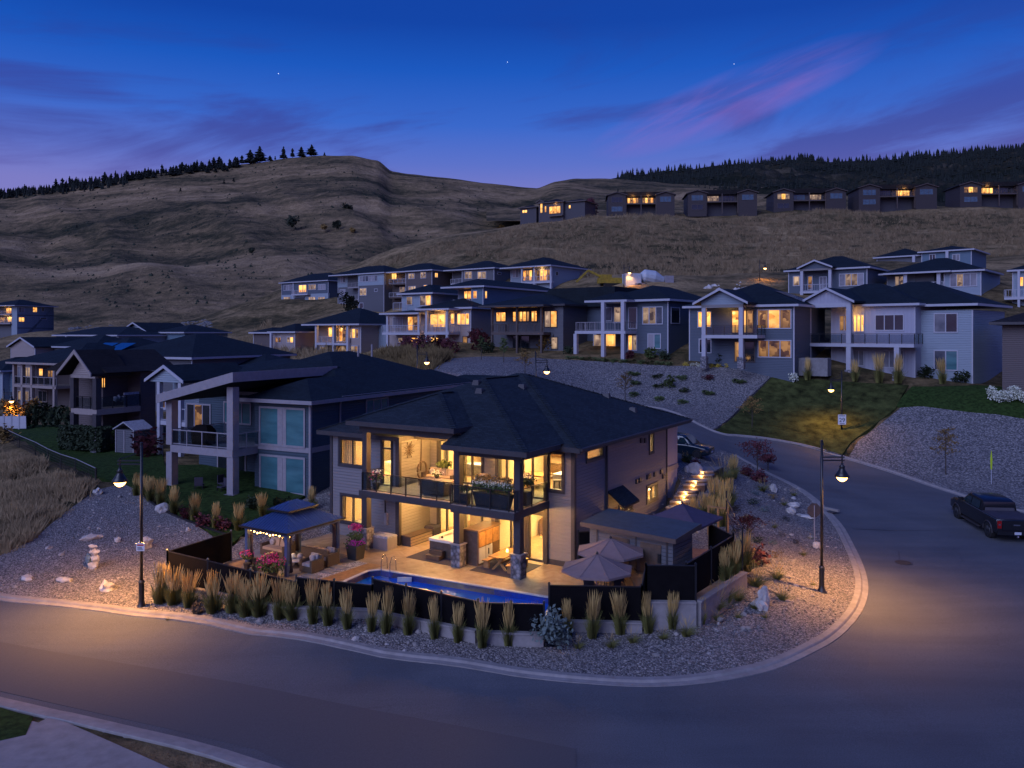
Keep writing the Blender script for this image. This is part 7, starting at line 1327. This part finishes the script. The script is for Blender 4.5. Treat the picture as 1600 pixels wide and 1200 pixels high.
B().box(-3.12, -2.96, -.95, .95, .5, .68).obj('bumper', 'truck_paint', e); B().box(-3.14, -3.122, -.17, .17, .53, .67).obj('licence_plate', 'plate', e); B().box(-3.0, -2.952, -.72, .72, .74, 1.24).obj('tailgate', 'truck_paint', e)
B().box(-3.012, -2.999, -.17, .17, .98, 1.05).obj('emblem', 'chrome', e)
B().box(-1.06, -.98, -.22, .22, 1.8, 1.84).obj('brake_light', 'tail_red', e); B().blob((-3.12, 0, .42), .07, 1, 0).obj('tow_ball', 'chrome', e)
P('stone_mix', (.3, .27, .25), .85, .55, .9)
for k, (px, py) in enumerate(((435, 115), (793, 97), (1147, 100))):
    x, y, z = gy(px, py, 9000); o = B().blob((0, 0, 0), 3.6, 1, 0).obj('star', emit('star_glow', (.8, .85, 1), 2.2), None, (x, y, z)); tag(o, ['tiny star over the left hill', 'tiny star high over the middle', 'tiny star above the pink cloud'][k], 'star', 'first stars')
# ---------------------------------------------------------------- planting
def grass_meshes(seed, hh, nb, npl, spread, lean):
    q = random.Random(seed); b = B(); p = B()
    def blade(bb, r0, a, L, out, w_, bend):
        x, y = r0*math.cos(a), r0*math.sin(a); dx, dy = math.cos(a)*out, math.sin(a)*out; n = len(bb.v); sx, sy = -math.sin(a+1)*w_, math.cos(a+1)*w_; seg = 3
        for i in range(seg+1):
            t = i/seg; k = w_ and (1-t*.8); cx0, cy0, cz0 = x+dx*t**1.6, y+dy*t**1.6, L*(t-bend*t*t)
            bb.v += [(cx0-sx*k, cy0-sy*k, cz0), (cx0+sx*k, cy0+sy*k, cz0)]
        for i in range(seg): bb.f.append((n+2*i, n+2*i+1, n+2*i+3, n+2*i+2))
    for i in range(nb): a = q.uniform(0, 6.283); blade(b, q.uniform(0, .12), a, hh*q.uniform(.3, .72), q.uniform(.05, 1)*spread, .009, q.uniform(.05, .4))
    for i in range(npl):
        a = q.uniform(0, 6.283); r0 = q.uniform(0, .07); L = hh*q.uniform(.62, 1.06); out = q.uniform(.1, 1)*lean; x, y = r0*math.cos(a), r0*math.sin(a); blade(b, r0, a, L*.72, out*.6, .004, 0)
        t0 = .62; pa = Vector((x+math.cos(a)*out*t0**1.6, y+math.sin(a)*out*t0**1.6, L*t0)); pb = Vector((x+math.cos(a)*out, y+math.sin(a)*out, L)); p.tube([pa, pa.lerp(pb, .3), pa.lerp(pb, .8), pb], [.003, .0075, .006, .0015], 3, False)
    return b.mesh('leaves', 'grass_blade'), p.mesh('plumes', 'grass_plume')
GM_ = [grass_meshes(i, 1, 230, 105, .2+.04*(i % 2), .13+.05*(i % 3)) for i in range(5)]
TU_ = [grass_meshes(20+i, 1, 240, 12, .75, .5) for i in range(3)]
def grass(pos, hh, i, lb, group, wide=1, kind=0, nm='ornamental_grass'):
    e = empty(nm, pos, rnd.uniform(0, 6.28), lb, 'grass', group); e['kind'] = 'thing'; e.rotation_euler = (rnd.uniform(-.06, .06), rnd.uniform(-.06, .06), e.rotation_euler.z); e.scale = (hh*wide, hh*wide, hh)
    for me in ((GM_ if kind == 0 else TU_)[i % (5 if kind == 0 else 3)]):
        o = bpy.data.objects.new(me.name.split('.')[0], me); COL.objects.link(o); o.parent = e
    return e
front = [(252,944),(274,946),(296,948),(335,955),(362,957),(385,961),(407,963),(435,966),(457,969),(487,973),(515,976),(545,981),(577,985),(607,988),(636,993),(675,1000),(715,1005),(755,1010),(797,1008),(838,1003),(885,994),(929,997),(968,991),(1010,989),(1051,984)]
for i, (px, py) in enumerate(front):
    x, y, z = gt(px+rnd.uniform(-4, 4), py+rnd.uniform(-2.5, 2)); nth = ['first', 'second', 'third', 'fourth', 'fifth', 'sixth', 'seventh', 'eighth', 'ninth', 'tenth', 'eleventh', 'twelfth', 'thirteenth'][i if i < 13 else 24-i]
    lb = 'feather reed grass at the front fence, %s from the %s end of the row' % (nth, 'left lamp' if i < 13 else 'right'); grass((x, y, z), 1.85-.12*(i % 3) if i < 9 else 1.56+.11*((i*7) % 4), i, lb, 'tall grasses along the front fence', 1.3 if i < 9 else rnd.uniform(.72, 1.0))
for i, (px, py) in enumerate([(1096,975),(1119,954),(1134,942),(1130,906),(1143,898),(1152,889),(1160,880),(1118,915),(1168,893)]):
    x, y, z = gt(px, py)
    if 3 <= i <= 6: x, y = gp(px+3, py, .85); z = .8
    grass((x, y, z), (1.1, 1.25, 1.3, 1.5, 1.5, 1.6, 1.6, 1.3, 1.2)[i], i, 'grass clump on the gravel right of the wall corner, number %d outward' % (i+1) if 0 else ['grass clump at the foot of the wall corner', 'low green clump right of the wall corner', 'green clump halfway along the right wall', 'tan plumed clump on the right wall, nearest its corner', 'second tan plumed clump on the right wall', 'third tan plumed clump on the right wall', 'tan plumed clump at the far end of the right wall', 'short plumed clump low on the right wall', 'round green clump at the far end of the right wall'][i], 'grasses by the right wall', 1.1, 1 if i in (1, 2, 8) else 0)
for i, (px, py, hh) in enumerate([(213,774,1.5),(235,783,1.6),(251,789,1.7),(272,801,1.7),(304,812,1.6),(337,824,1.5),(372,828,1.6),(410,806,1.4),(488,797,1.5),(224,776,1.4)]):
    x, y, z = gt(px, py); grass((x, y, z), hh, i, 'tan grass clump in the upper left bed, %s' % ['above the left lamp', 'third from the left lamp', 'beside the teal house pillar', 'by the pale boulder', 'below the teal house patio', 'in the middle of the row', 'behind the left corner of the gazebo', 'behind the gazebo roof', 'at the teal house corner', 'second from the left lamp'][i], 'tan grasses in the upper left bed', 1.1)
for i, (px, py, hh, k_) in enumerate([(1131,753,1.8,1),(1146,748,1.7,0),(1118,792,1.9,0),(1132,800,2.0,0),(1100,812,1.7,0),(1112,818,1.7,0),(1085,812,1.5,0),(1128,822,1.9,0),(1140,790,1.8,0),(1192,768,1.0,1),(1070,722,.8,1)]):
    x, y, z = gt(px, py); grass((x, y, z), hh, i, ['round dark green fountain grass at the top of the stairs', 'golden plumed grass beside the fountain grass', 'tall grass on the upper side of the planting wall', 'tallest grass right of the stairs', 'grass at the middle of the stairs', 'grass between stairs and umbrella, right clump', 'grass lowest beside the stairs', 'grass just behind the wooden stand', 'grass at the right end of the planting wall', 'green tuft beside the pale pointed rock', 'small tuft near the parked suv'][i], 'grasses beside the garden stairs', 1.15, k_)
for i, (px, py, hh) in enumerate([(903,1014,.6),(955,1012,.7),(988,1005,.7),(1035,999,.6),(1072,994,.9),(1154,938,.8),(1178,951,.6),(1153,966,.45),(1195,966,.4),(1222,938,.9),(1180,916,1.2),(1214,905,.9),(1255,868,.5),(1266,842,.4),(1240,775,.6),(1225,790,.6),(1270,915,.35),(262,969,.25),(1145,860,.6),(1210,825,.5),(1120,968,.5)]):
    x, y, z = gt(px, py); grass((x, y, z-.03), hh, i, 'low green tuft in the gravel, %s' % ['left of the four before the wall', 'second of the four before the wall', 'third of the four before the wall', 'fourth before the wall', 'yellowish at the wall corner', 'above the white boulder', 'left of the white boulder', 'small, below the white boulder', 'golden, right below the white boulder', 'large, right of the white boulder', 'feathery above the white boulder', 'above and right of the white boulder', 'small, left of the bend lamp', 'bright green behind the bend lamp', 'near the kerb below the red leaved tree', 'beside the middle rocks', 'at the foot of the bend lamp', 'flat, near the left kerb', 'right of the screen fence end', 'halfway to the bend from the fence end', 'between wall corner and boulder'][i], 'low tufts in the gravel', 1.1, 1, 'grass_tuft')
for i, (px, py, hh) in enumerate([(1262,594,2.4),(1336,596,2.3),(1374,598,3.0),(1403,599,3.0),(1473,600,2.6)]):
    x, y, z = gt(px, py); grass((x, y, z), hh, i, 'tan grass clump before the white house, %s' % ['at its left porch', 'below the lit deck', 'left of the stone based post', 'at the stone based post', 'under the right windows'][i], 'grasses before the white house', .9)
# shrubs
x, y, z = gt(862, 1016); bush('sage_shrub', (x, y, z-.1), .95, 'leaf_grey', 'large blue grey sage bush in front of the fence', 'shrub', None, 1.15, 620, .1, 0, 's')
for px, py, r, m_, lb in [(311,957,.38,'bark','round brown ball shrub near the left lamp'),(1180,880,.75,'leaf_red','dark red bush at the end of the right fence'),(290,808,.6,'leaf_red','maroon mound below the first tan grasses'),(320,820,.6,'leaf_red','maroon mound between two tan grasses'),(352,826,.6,'leaf_red','maroon mound behind the fence corner'),(1085,727,.45,'leaf_red','low red shrub before the parked suv'),(1072,722,.5,'leaf_dark','dark shrub at the driveway edge'),(1165,742,.6,'leaf_red','low dark red shrub under the red leaved tree'),(1185,752,.7,'leaf_red','dark red shrub right of the red leaved tree'),
        (398,795,.7,'leaf_dark','dark round shrub under the teal windows, left'),(440,797,.7,'leaf_dark','dark round shrub under the teal windows, right'),(225,712,1.6,'leaf_red','dark red bush left of the teal house deck'),(200,700,1.5,'leaf_green','green bush beside the brown house shed'),(180,690,1.3,'leaf_green','pale green bush behind the hedge'),(20,650,1.6,'leaf_gold','yellow lit shrub at the left edge lamp'),(45,650,1.5,'leaf_gold','yellow green shrub in the street garden, second from the edge'),(68,652,1.4,'leaf_dark','dark shrub in the street garden'),(95,655,1.3,'leaf_dark','dark shrub beside the brown house pillar'),(10,690,1.2,'leaf_gold','small gold shrub at the end of the mesh fence')]:
    x, y, z = gt(px, py); bush('shrub', (x, y, z-.1), r, m_, lb, 'shrub', None, .9, 300, .17, 0, 'b')
for px, py, r, m_, lb in [(641,548,2.0,'leaf_red','dark red shrub below the pale house, leftmost'),(660,552,2.2,'leaf_red','dark red shrub below the pale house, second'),(682,549,2.0,'leaf_red','dark red shrub below the pale house, third'),(700,552,2.0,'leaf_red','dark red shrub below the pale house, fourth'),(745,545,2.6,'leaf_red','tall dark red shrub right of the pale house'),(762,552,1.4,'leaf_dark','dark shrub left of the dark house'),(853,528,0,'leaf_gold',''),(858,548,2.1,'leaf_gold','brown leafy tree before the dark house corner'),(889,553,1.0,'leaf_dark','small shrub at the blue house deck'),(1017,560,1.2,'leaf_green','green bush before the blue house window'),(1038,562,1.1,'leaf_dark','dark bush at the blue house corner'),(985,560,1.0,'leaf_red','red shrub at the blue house post'),(1127,568,1.2,'leaf_dark','dark shrub under the lit gabled deck'),(1190,570,1.4,'leaf_dark','dark shrub below the gabled house windows'),(1225,570,1.5,'leaf_dark','dark shrub at the gabled house corner'),(1445,592,1.3,'leaf_dark','spiky dark shrub before the white house corner'),(1502,598,1.2,'leaf_dark','low dark shrub under the white house right wing'),(546,475,3.5,'bush_dark','dark green tree before the grey three storey house'),(1240,596,.9,'flower_white','pale pointed shrub at the top of the grass slope')]:
    if not r: continue
    x, y, z = gt(px, py, 60); 
    if px == 546: x, y, z = (546-CX)/F*184, 184, CZ-(484-HY)/F*184
    bush('garden_shrub', (x, y, z-.2), r*.8, m_, lb, 'shrub', 'shrubs before the middle row houses' if px != 546 else None, 1, 260, .17, 0, 'g')
for k, px in enumerate((1556, 1575, 1594)):
    x, y, z = gt(px, 628); bush('hydrangea', (x, y, z), .95, 'flower_white', 'pale blossoming hydrangea by the right edge, %s' % ['left', 'middle', 'right'][k]+' one', 'shrub', 'hydrangeas by the right edge', 1, 520, .11, 0, 'hy')
b = B(); q = random.Random(3); hc = [gt(px, py) for px, py in ((100,700),(115,703),(130,705),(146,706))]
e = empty('clipped_hedge', hc[0], math.atan2(hc[3][1]-hc[0][1], hc[3][0]-hc[0][0]), 'clipped dark green hedge on the lawn before the brown house', 'hedge')
for i in range(2600): p = Vector((q.uniform(0, 4.6), q.uniform(-.6, .6), q.uniform(0, 1.9))); f = q.randrange(3); p = Vector((p.x, -.6 if f == 0 else p.y, 1.9 if f == 1 else p.z))+Vector((q.gauss(0, .06), q.gauss(0, .06), q.gauss(0, .06))); a = Vector((q.gauss(0, 1), q.gauss(0, 1), q.gauss(0, 1))).normalized()*.11; d = a.orthogonal(); b.quad(p-a, p+d*.7, p+a, p-d*.7)
b.obj('leaves', 'leaf_dark', e); B().box(.1, 4.5, -.5, .5, 0, 1.8).obj('core', 'leaf_dark', e)
for k, px in enumerate((43, 55, 67, 79, 91, 104)):
    x, y, z = gt(px, 668); bush('cypress', (x, y, z), .55, 'leaf_dark', 'small dark column cypress along the street fence, %s from the left' % ['first', 'second', 'third', 'fourth', 'fifth', 'sixth'][k], 'tree', 'row of small cypresses', 2.2, 300, .2, 0, 'c')
def young_tree(px, py, hh, r, m_, lb, nm='young_tree', pos=None, grp=None):
    x, y, z = pos or gt(px, py); e = empty(nm, (x, y, z-.05), rnd.uniform(0, 6), lb, 'tree', grp); q = random.Random(int(px)); b = B().tube([(0, 0, -.1), (.04, 0, hh*.45), (0, .03, hh*.95)], [.05, .035, .01], 6); l = B()
    for i in range(13):
        a = i*2.4; z0 = hh*(.35+.045*i); L = r*(1.1-.06*i)*q.uniform(.7, 1.2); t = (math.cos(a)*L, math.sin(a)*L, z0+L*.8); b.tube([(0, 0, z0), (t[0]*.5, t[1]*.5, z0+L*.5), t], [.02, .014, .005], 4)
        petals(l, t, r*.2, 34, .07, i); petals(l, (t[0]*.5, t[1]*.5, z0+L*.45), r*.16, 20, .06, i+50)
    b.obj('trunk', 'bark', e); l.obj('crown', m_, e); return e
young_tree(1183, 745, 2.6, 1.15, 'leaf_red', 'spreading dark red leaved small tree at the inner kerb', 'red_leaf_tree')
young_tree(1175, 668, 2.9, .9, 'leaf_gold', 'yellowing sapling at the foot of the grass slope')
young_tree(1478, 742, 4.0, .9, 'leaf_gold', 'bronze leaved sapling on the gravel bank across the road')
young_tree(977, 628, 3.2, .8, 'leaf_gold', 'orange leaved sapling low on the gravel slope')
young_tree(820, 590, 3.2, .7, 'leaf_gold', 'faint gold sapling left on the gravel slope'); young_tree(787, 566, 3.0, .5, 'leaf_green', 'slim green sapling at the top of the gravel slope'); young_tree(752, 562, 3.0, .5, 'leaf_green', 'slim green sapling at the left top of the gravel slope')
young_tree(1168, 848, 1.5, .8, 'leaf_red', 'thin dark twiggy shrub in the gravel right of the fence', 'twiggy_shrub'); young_tree(1200, 735, 1.2, .6, 'leaf_red', 'thin red twigs beside the kerb', 'twiggy_shrub')
for k, (px, py, lb) in enumerate([(990,586,'uppermost left'),(1027,590,'second of the top row'),(992,600,'under the uppermost left'),(1030,605,'small, in the middle'),(1047,607,'round upright, in the middle'),(1070,612,'right of the upright one'),(1065,592,'right in the top row'),(1030,625,'low, left of the bottom one'),(1106,616,'alone to the right'),(1066,630,'bottom one'),(1154,598,'farthest right'),(990,618,'beside the orange sapling'),(1105,591,'reddish, top right')]):
    x, y, z = gt(px, py); bush('juniper', (x, y, z-.15), .85 if k != 4 else .9, 'leaf_red' if k == 12 else 'leaf_green', 'creeping juniper on the gravel slope, '+lb, 'shrub', 'junipers on the gravel slope', .42 if k != 4 else 1.1, 240, .17, 0, 'j')
for k, (px, py, m_, lb) in enumerate([(1071,571,'flower_yellow','first from the left'),(1083,572,'flower_white','second from the left'),(1092,573,'flower_white','third from the left'),(1102,573,'flower_yellow','fourth from the left'),(1112,574,'flower_yellow','fifth, largest'),(1123,574,'flower_yellow','sixth, below the left pillar'),(1134,573,'flower_yellow','seventh'),(1146,573,'flower_yellow','last, before the stone base')]):
    x, y, z = gt(px, py); bush('flower_mound', (x, y, z-.1), .42, m_, 'small pale yellow flower mound below the gabled deck, '+lb, 'plant', 'flower mounds below the gabled deck', .8, 160, .14, 0, 'fm')
for k, px in enumerate(range(890, 1050, 14)):
    x, y, z = gt(px, 561+(px-890)*.06); bush('low_hedge', (x, y, z-.15), .7, 'leaf_green', 'low green mound edging the top of the gravel slope, %s' % ['under the open deck left post', 'right of the left post', 'between the left posts', 'left of the middle post', 'at the middle post', 'right of the middle post', 'before the dim ground floor window', 'before the lit ground floor window', 'at the stone based post', 'before the red shrub', 'left of the blue house corner', 'at the blue house corner'][k], 'shrub', 'green mounds at the top of the gravel slope', .5, 200, .16, 0, 'lh')
for i, (px, py, r) in enumerate([(1150,800,.5),(1165,815,.4),(1180,790,.5),(1196,800,.45),(1150,835,.5),(1172,835,.4),(1188,850,.45),(1205,850,.4),(1222,838,.35),(1206,780,.4),(1225,815,.4),(1180,772,.45),(1243,850,.35),(1215,872,.4)]):
    x, y, z = gt(px, py); bush('dry_shrub', (x, y, z-.08), r, ('bark', 'leaf_gold', 'leaf_dark', 'leaf_grey')[i % 4], ['brown twiggy', 'golden', 'dark', 'grey green'][i % 4]+' low shrub in the garden right of the fence, '+['upper left', 'by the wooden stand', 'high in the middle', 'below the pale rock', 'behind the railing post', 'right of the railing', 'above the red bush', 'in the very middle', 'left of the stop sign', 'nearest the kerb', 'left of the rock group', 'under the red tree', 'at the stop sign foot', 'left of the bend lamp'][i], 'shrub', 'low shrubs in the gravel garden', .75, 110, .13, 0, 'd%d' % (i % 2))
q = random.Random(21); b = B(); n_ = 0
bx_, by_ = [p[0] for p in bed_poly], [p[1] for p in bed_poly]; cand = np.c_[[q.uniform(-34, 24) for _ in range(6500)], [q.uniform(30, 66) for _ in range(6500)]]; cand = cand[inside(bed_poly, cand[:, 0], cand[:, 1]) & ~inside(LOT, cand[:, 0], cand[:, 1])][:2400]; cz = ZA(cand)
for (x, y), z in zip(cand, cz):
    if noise.noise(Vector((x*.3, y*.3, 1))) < -.1: continue
    r = q.uniform(.05, .085) if q.random() < .93 else q.uniform(.1, .19); b.blob((x, y, z+r*.3), r, 1, .35, n_, (1, q.uniform(.6, 1), q.uniform(.45, .8))); n_ += 1
b.obj('scattered_stones', 'stone_mix', kind='stuff')
# boulders
def boulder(px, py, r, lb, sq=(1, .8, .8), z=None):
    x, y, z = gt(px, py); o = B().blob((0, 0, r*sq[2]*.6), r, 2, .3, int(px+py), sq).obj('boulder', 'boulder', None, (x, y, z-.03), rnd.uniform(0, 6)); tag(o, lb, 'boulder', 'boulders in the gravel'); return o
for a in [(168,922,.36,'white boulder nearest the kerb on the left gravel slope'),(256,800,.45,'pale boulder by the upper left grass bed'),(143,842,.38,'flat grey boulder high on the left gravel slope',(1.4,.7,.5)),(184,846,.22,'small pale stone right of the flat grey boulder'),(228,857,.4,'pale boulder just behind the left lamp notice',(1,.6,1.1)),(42,905,.3,'pale stone at the left edge of the gravel slope',(1.5,.8,.5)),(100,908,.3,'tan flat stone in the lower left gravel',(1.5,.8,.5)),(153,772,.35,'white stone at the end of the mesh fence'),
          (1193,949,.48,'upright white boulder before the right wall',(.55,.5,1.3)),(1187,951,.4,'grey boulder leaning at the white upright one',(1.1,.7,.7)),(1208,768,.4,'pale pointed rock near the inner kerb',(.8,.6,.9)),(1236,802,.35,'pale round rock of the middle group, lowest'),(1240,792,.35,'blue grey rock of the middle group, top',(1.3,.7,.6)),(1256,808,.4,'flat rock of the middle group, right',(1.7,.7,.35)),(1277,856,.3,'tan block rock by the bend lamp'),(1085,738,.5,'white boulder at the top of the garden stairs',(1,.7,1)),(1073,737,.3,'small white stone at the top of the garden stairs',(.6,.5,1)),(1240,780,.18,'small pale stone above the middle group')]: boulder(*a)
x, y, z = gt(147, 888); e = empty('rock_cairn', (x, y, z-.05), 0, 'stacked pale rocks like a figure on the left gravel slope', 'rock stack')
for i, (dx, zz, r, sq) in enumerate([(0, .2, .3, (1, .7, .8)), (.06, .55, .27, (.9, .6, .8)), (.02, .9, .26, (1, .6, .75)), (-.08, 1.2, .18, (1.3, .6, .6))]): B().blob((dx, 0, zz), r, 2, .3, i, sq).obj('rock', 'boulder', e)
B().blob((-.32, .05, .55), .24, 2, .3, 9, (.8, .6, 1.2)).obj('blue_rock', 'siding_blue', e)
# chain link fence and white fence at the left
e = empty('mesh_fence', (0, 0, 0), 0, 'low black wire fence between the dry grass and the lawns', 'fence'); fp = [gt(px, py) for px, py in ((-40,668),(0,684),(30,700),(55,711),(75,723),(95,733),(118,741),(150,757))]
for i, p in enumerate(fp): B().tube([(p[0], p[1], p[2]-.2), (p[0], p[1], p[2]+1.15)], .04 if i < 7 else .07, 6).obj('fence_post', 'black_metal', e)
for a, c in zip(fp, fp[1:]):
    B().tube([(a[0], a[1], a[2]+1.12), (c[0], c[1], c[2]+1.12)], .03, 5).obj('top_rail', 'trim_grey', e); b = B(); n = 14
    for i in range(n+1): t = i/n; b.beam((a[0]+(c[0]-a[0])*t, a[1]+(c[1]-a[1])*t, a[2]+(c[2]-a[2])*t+.05), (a[0]+(c[0]-a[0])*t+.001, a[1]+(c[1]-a[1])*t, a[2]+(c[2]-a[2])*t+1.1), .02, .02)
    for k in range(5): b.beam((a[0], a[1], a[2]+.1+.2*k), (c[0], c[1], c[2]+.1+.2*k), .012, .012)
    b.obj('wire_mesh', 'black_metal', e)
e = empty('white_fence', (0, 0, 0), 0, 'pale panel fence along the street at the left edge', 'fence')
for i in range(6):
    a = gt(-30+i*12, 671, 60); c = gt(-18+i*12, 671, 60); d = Vector((c[0]-a[0], c[1]-a[1], 0)).normalized()*.08; B().beam((a[0]+d.x, a[1], a[2]+.75), (c[0]-d.x, c[1], c[2]+.75), .05, 1.3).obj('fence_panel', 'trim_white', e); B().box(a[0]-.07, a[0]+.07, a[1]-.07, a[1]+.07, a[2]-.2, a[2]+1.6).obj('fence_post', 'trim_white', e)
x, y, z = gt(195, 708); e = empty('small_shed', (x, y, z), R(-28), 'little grey garden shed with pitched roof beside the brown house', 'shed'); B().box(-1.2, 1.2, 0, 1.6, 0, 2).obj('wall', 'siding_char', e); B().extr([(-1.4, 1.95), (0, 2.6), (1.4, 1.95), (1.4, 2.05), (0, 2.72), (-1.4, 2.05)], -.15, 1.8).obj('roof', 'cushion_grey', e)
for a in (-1.2, -.1, 1.1): B().box(a, a+.12, -.05, -.002, 0, 1.95).obj('trim', 'trim_grey', e)
# edging line between beds
b = B(); L = [gt(px, py) for px, py in ((215,770),(235,786),(250,797),(275,808),(300,818),(330,829),(361,839))]
for a, c in zip(L, L[1:]): b.beam((a[0], a[1], a[2]+.06), (c[0], c[1], c[2]+.06), .06, .14)
tag(b.obj('bed_edging', 'black_metal'), 'thin black edging between gravel slope and planted bed', 'edging')
# dry tufts on the slopes
def tufts(name, poly_px, n, s0, s1, mat, seed, k=7, ymax=140):
    q = random.Random(seed); b = B(); i = 0; tries = 0; xs_ = [p[0] for p in poly_px]; ys_ = [p[1] for p in poly_px]
    wp = [gt(px, py, 24, ymax)[:2] for px, py in poly_px]; x0, x1, y0, y1 = min(p[0] for p in wp), max(p[0] for p in wp), min(p[1] for p in wp), max(p[1] for p in wp)
    pts = np.c_[[q.uniform(x0, x1) for _ in range(n*3)], [q.uniform(y0, y1) for _ in range(n*3)]]; m = inside(wp, pts[:, 0], pts[:, 1]); pts = pts[m][:n]
    for x, y in pts:
        nz = noise.noise(Vector((x*.25, y*.25, 0)))
        if nz < -.12 and q.random() < .8: continue
        z = ZG(x, y); s = q.uniform(s0, s1)*(1+nz)
        for j in range(k): a = q.uniform(0, 6.28); o_ = s*q.uniform(.1, .7); w_ = s*.07; bx, by = x+q.gauss(0, s*.2), y+q.gauss(0, s*.2); b.quad((bx-w_, by, z-.03), (bx+w_, by, z-.03), (bx+math.cos(a)*o_, by+math.sin(a)*o_, z+s*q.uniform(.6, 1)))
    return b.obj(name, mat, kind='stuff')
P('dry_blade', (.24, .17, .09), .9, .4, .5); P('green_blade', (.06, .065, .025), .9, .5, .8); P('bank_blade', (.16, .11, .045), .9, .45, .4)
tufts('dry_tall_grass', [(0,705),(40,722),(90,745),(145,762),(140,770),(95,806),(45,848),(0,870),(-120,900),(-150,720)], 5200, .35, .8, 'dry_blade', 1, 9)
tufts('spur_grass', [(500,445),(600,402),(700,380),(820,358),(1000,341),(1300,333),(1600,330),(1600,395),(1400,400),(1230,430),(1100,440),(900,440),(860,412),(700,405),(600,416),(520,440)], 15000, .5, 1.3, 'dry_blade', 5, 5, 300)
tufts('dry_bank_grass', [(560,566),(640,548),(706,557),(660,598),(600,585),(560,575)], 2600, .6, 1.5, 'bank_blade', 2, 8, 140)
tufts('slope_grass', [(1207,590),(1420,604),(1400,636),(1330,690),(1260,697),(1118,670)], 2600, .12, .3, 'green_blade', 3, 6)
tufts('far_slope_grass', [(420,500),(560,560),(520,575),(350,560),(300,540)], 1500, .6, 1.6, 'dry_blade', 4, 6, 200)
# pebbles standing proud of the gravel near the kerb
b = B(); q = random.Random(8)
for i in range(5200):
    t = q.random(); j = min(len(curb_in)-2, int(t*(len(curb_in)-1))); a, c = Vector(curb_in[j]), Vector(curb_in[j+1]); p = a.lerp(c, q.random()); d = (c-a).normalized(); s = Vector((-d.y, d.x))*(.4+4.2*q.random()**1.2); x, y = p.x+s.x, p.y+s.y
    if y < 20 or x < -40: continue
    r = q.uniform(.02, .055); z = 0; b.v += [(x-r, y-r*.6, 0), (x+r, y-r*.5, 0), (x+r*.7, y+r, 0), (x-r*.8, y+r*.8, 0), (x+q.uniform(-.3, .3)*r, y, r*1.1)]; n = len(b.v)-5; b.f += [(n, n+1, n+4), (n+1, n+2, n+4), (n+2, n+3, n+4), (n+3, n, n+4)]
zz = ZA([(v[0], v[1]) for v in b.v]); b.v = [(v[0], v[1], v[2]+z+.02) for v, z in zip(b.v, zz)]
b.obj('loose_pebbles', 'gravel_slope', kind='stuff')
# old resurfacing patches and cracks on the road
sheet('road_patch', [gp(-200,990,-.85), gp(0,1003,-.85), gp(250,1044,-.85), gp(640,1118,-.85), gp(900,1170,-.85), gp(900,1400,-.85), gp(400,1170,-.85), gp(0,1080,-.85), gp(-200,1050,-.85)], .018, 'asphalt_patch', 1.6, .015, kind='structure')
b = B(); 
for pts in ([(1404,860),(1407,885),(1411,905),(1412,930)], [(1330,826),(1400,829),(1470,829)]):
    for (a0, a1), (c0, c1) in zip(pts, pts[1:]): p, q_ = gt(a0, a1), gt(c0, c1); b.beam((p[0], p[1], p[2]+.004), (q_[0], q_[1], q_[2]+.004), .05, .004)
b.obj('road_seam', 'trim_dark', kind='structure')

# lettering becomes mesh
dg = bpy.context.evaluated_depsgraph_get()
for o in [o for o in bpy.data.objects if o.type == 'FONT']:
    me = bpy.data.meshes.new_from_object(o.evaluated_get(dg)); n = bpy.data.objects.new(o.name.split('.')[0], me); COL.objects.link(n); n.parent = o.parent; n.location = o.location; n.rotation_euler = o.rotation_euler
    if not me.materials: me.materials.append(MATS['sign_ink'])
    bpy.data.objects.remove(o)
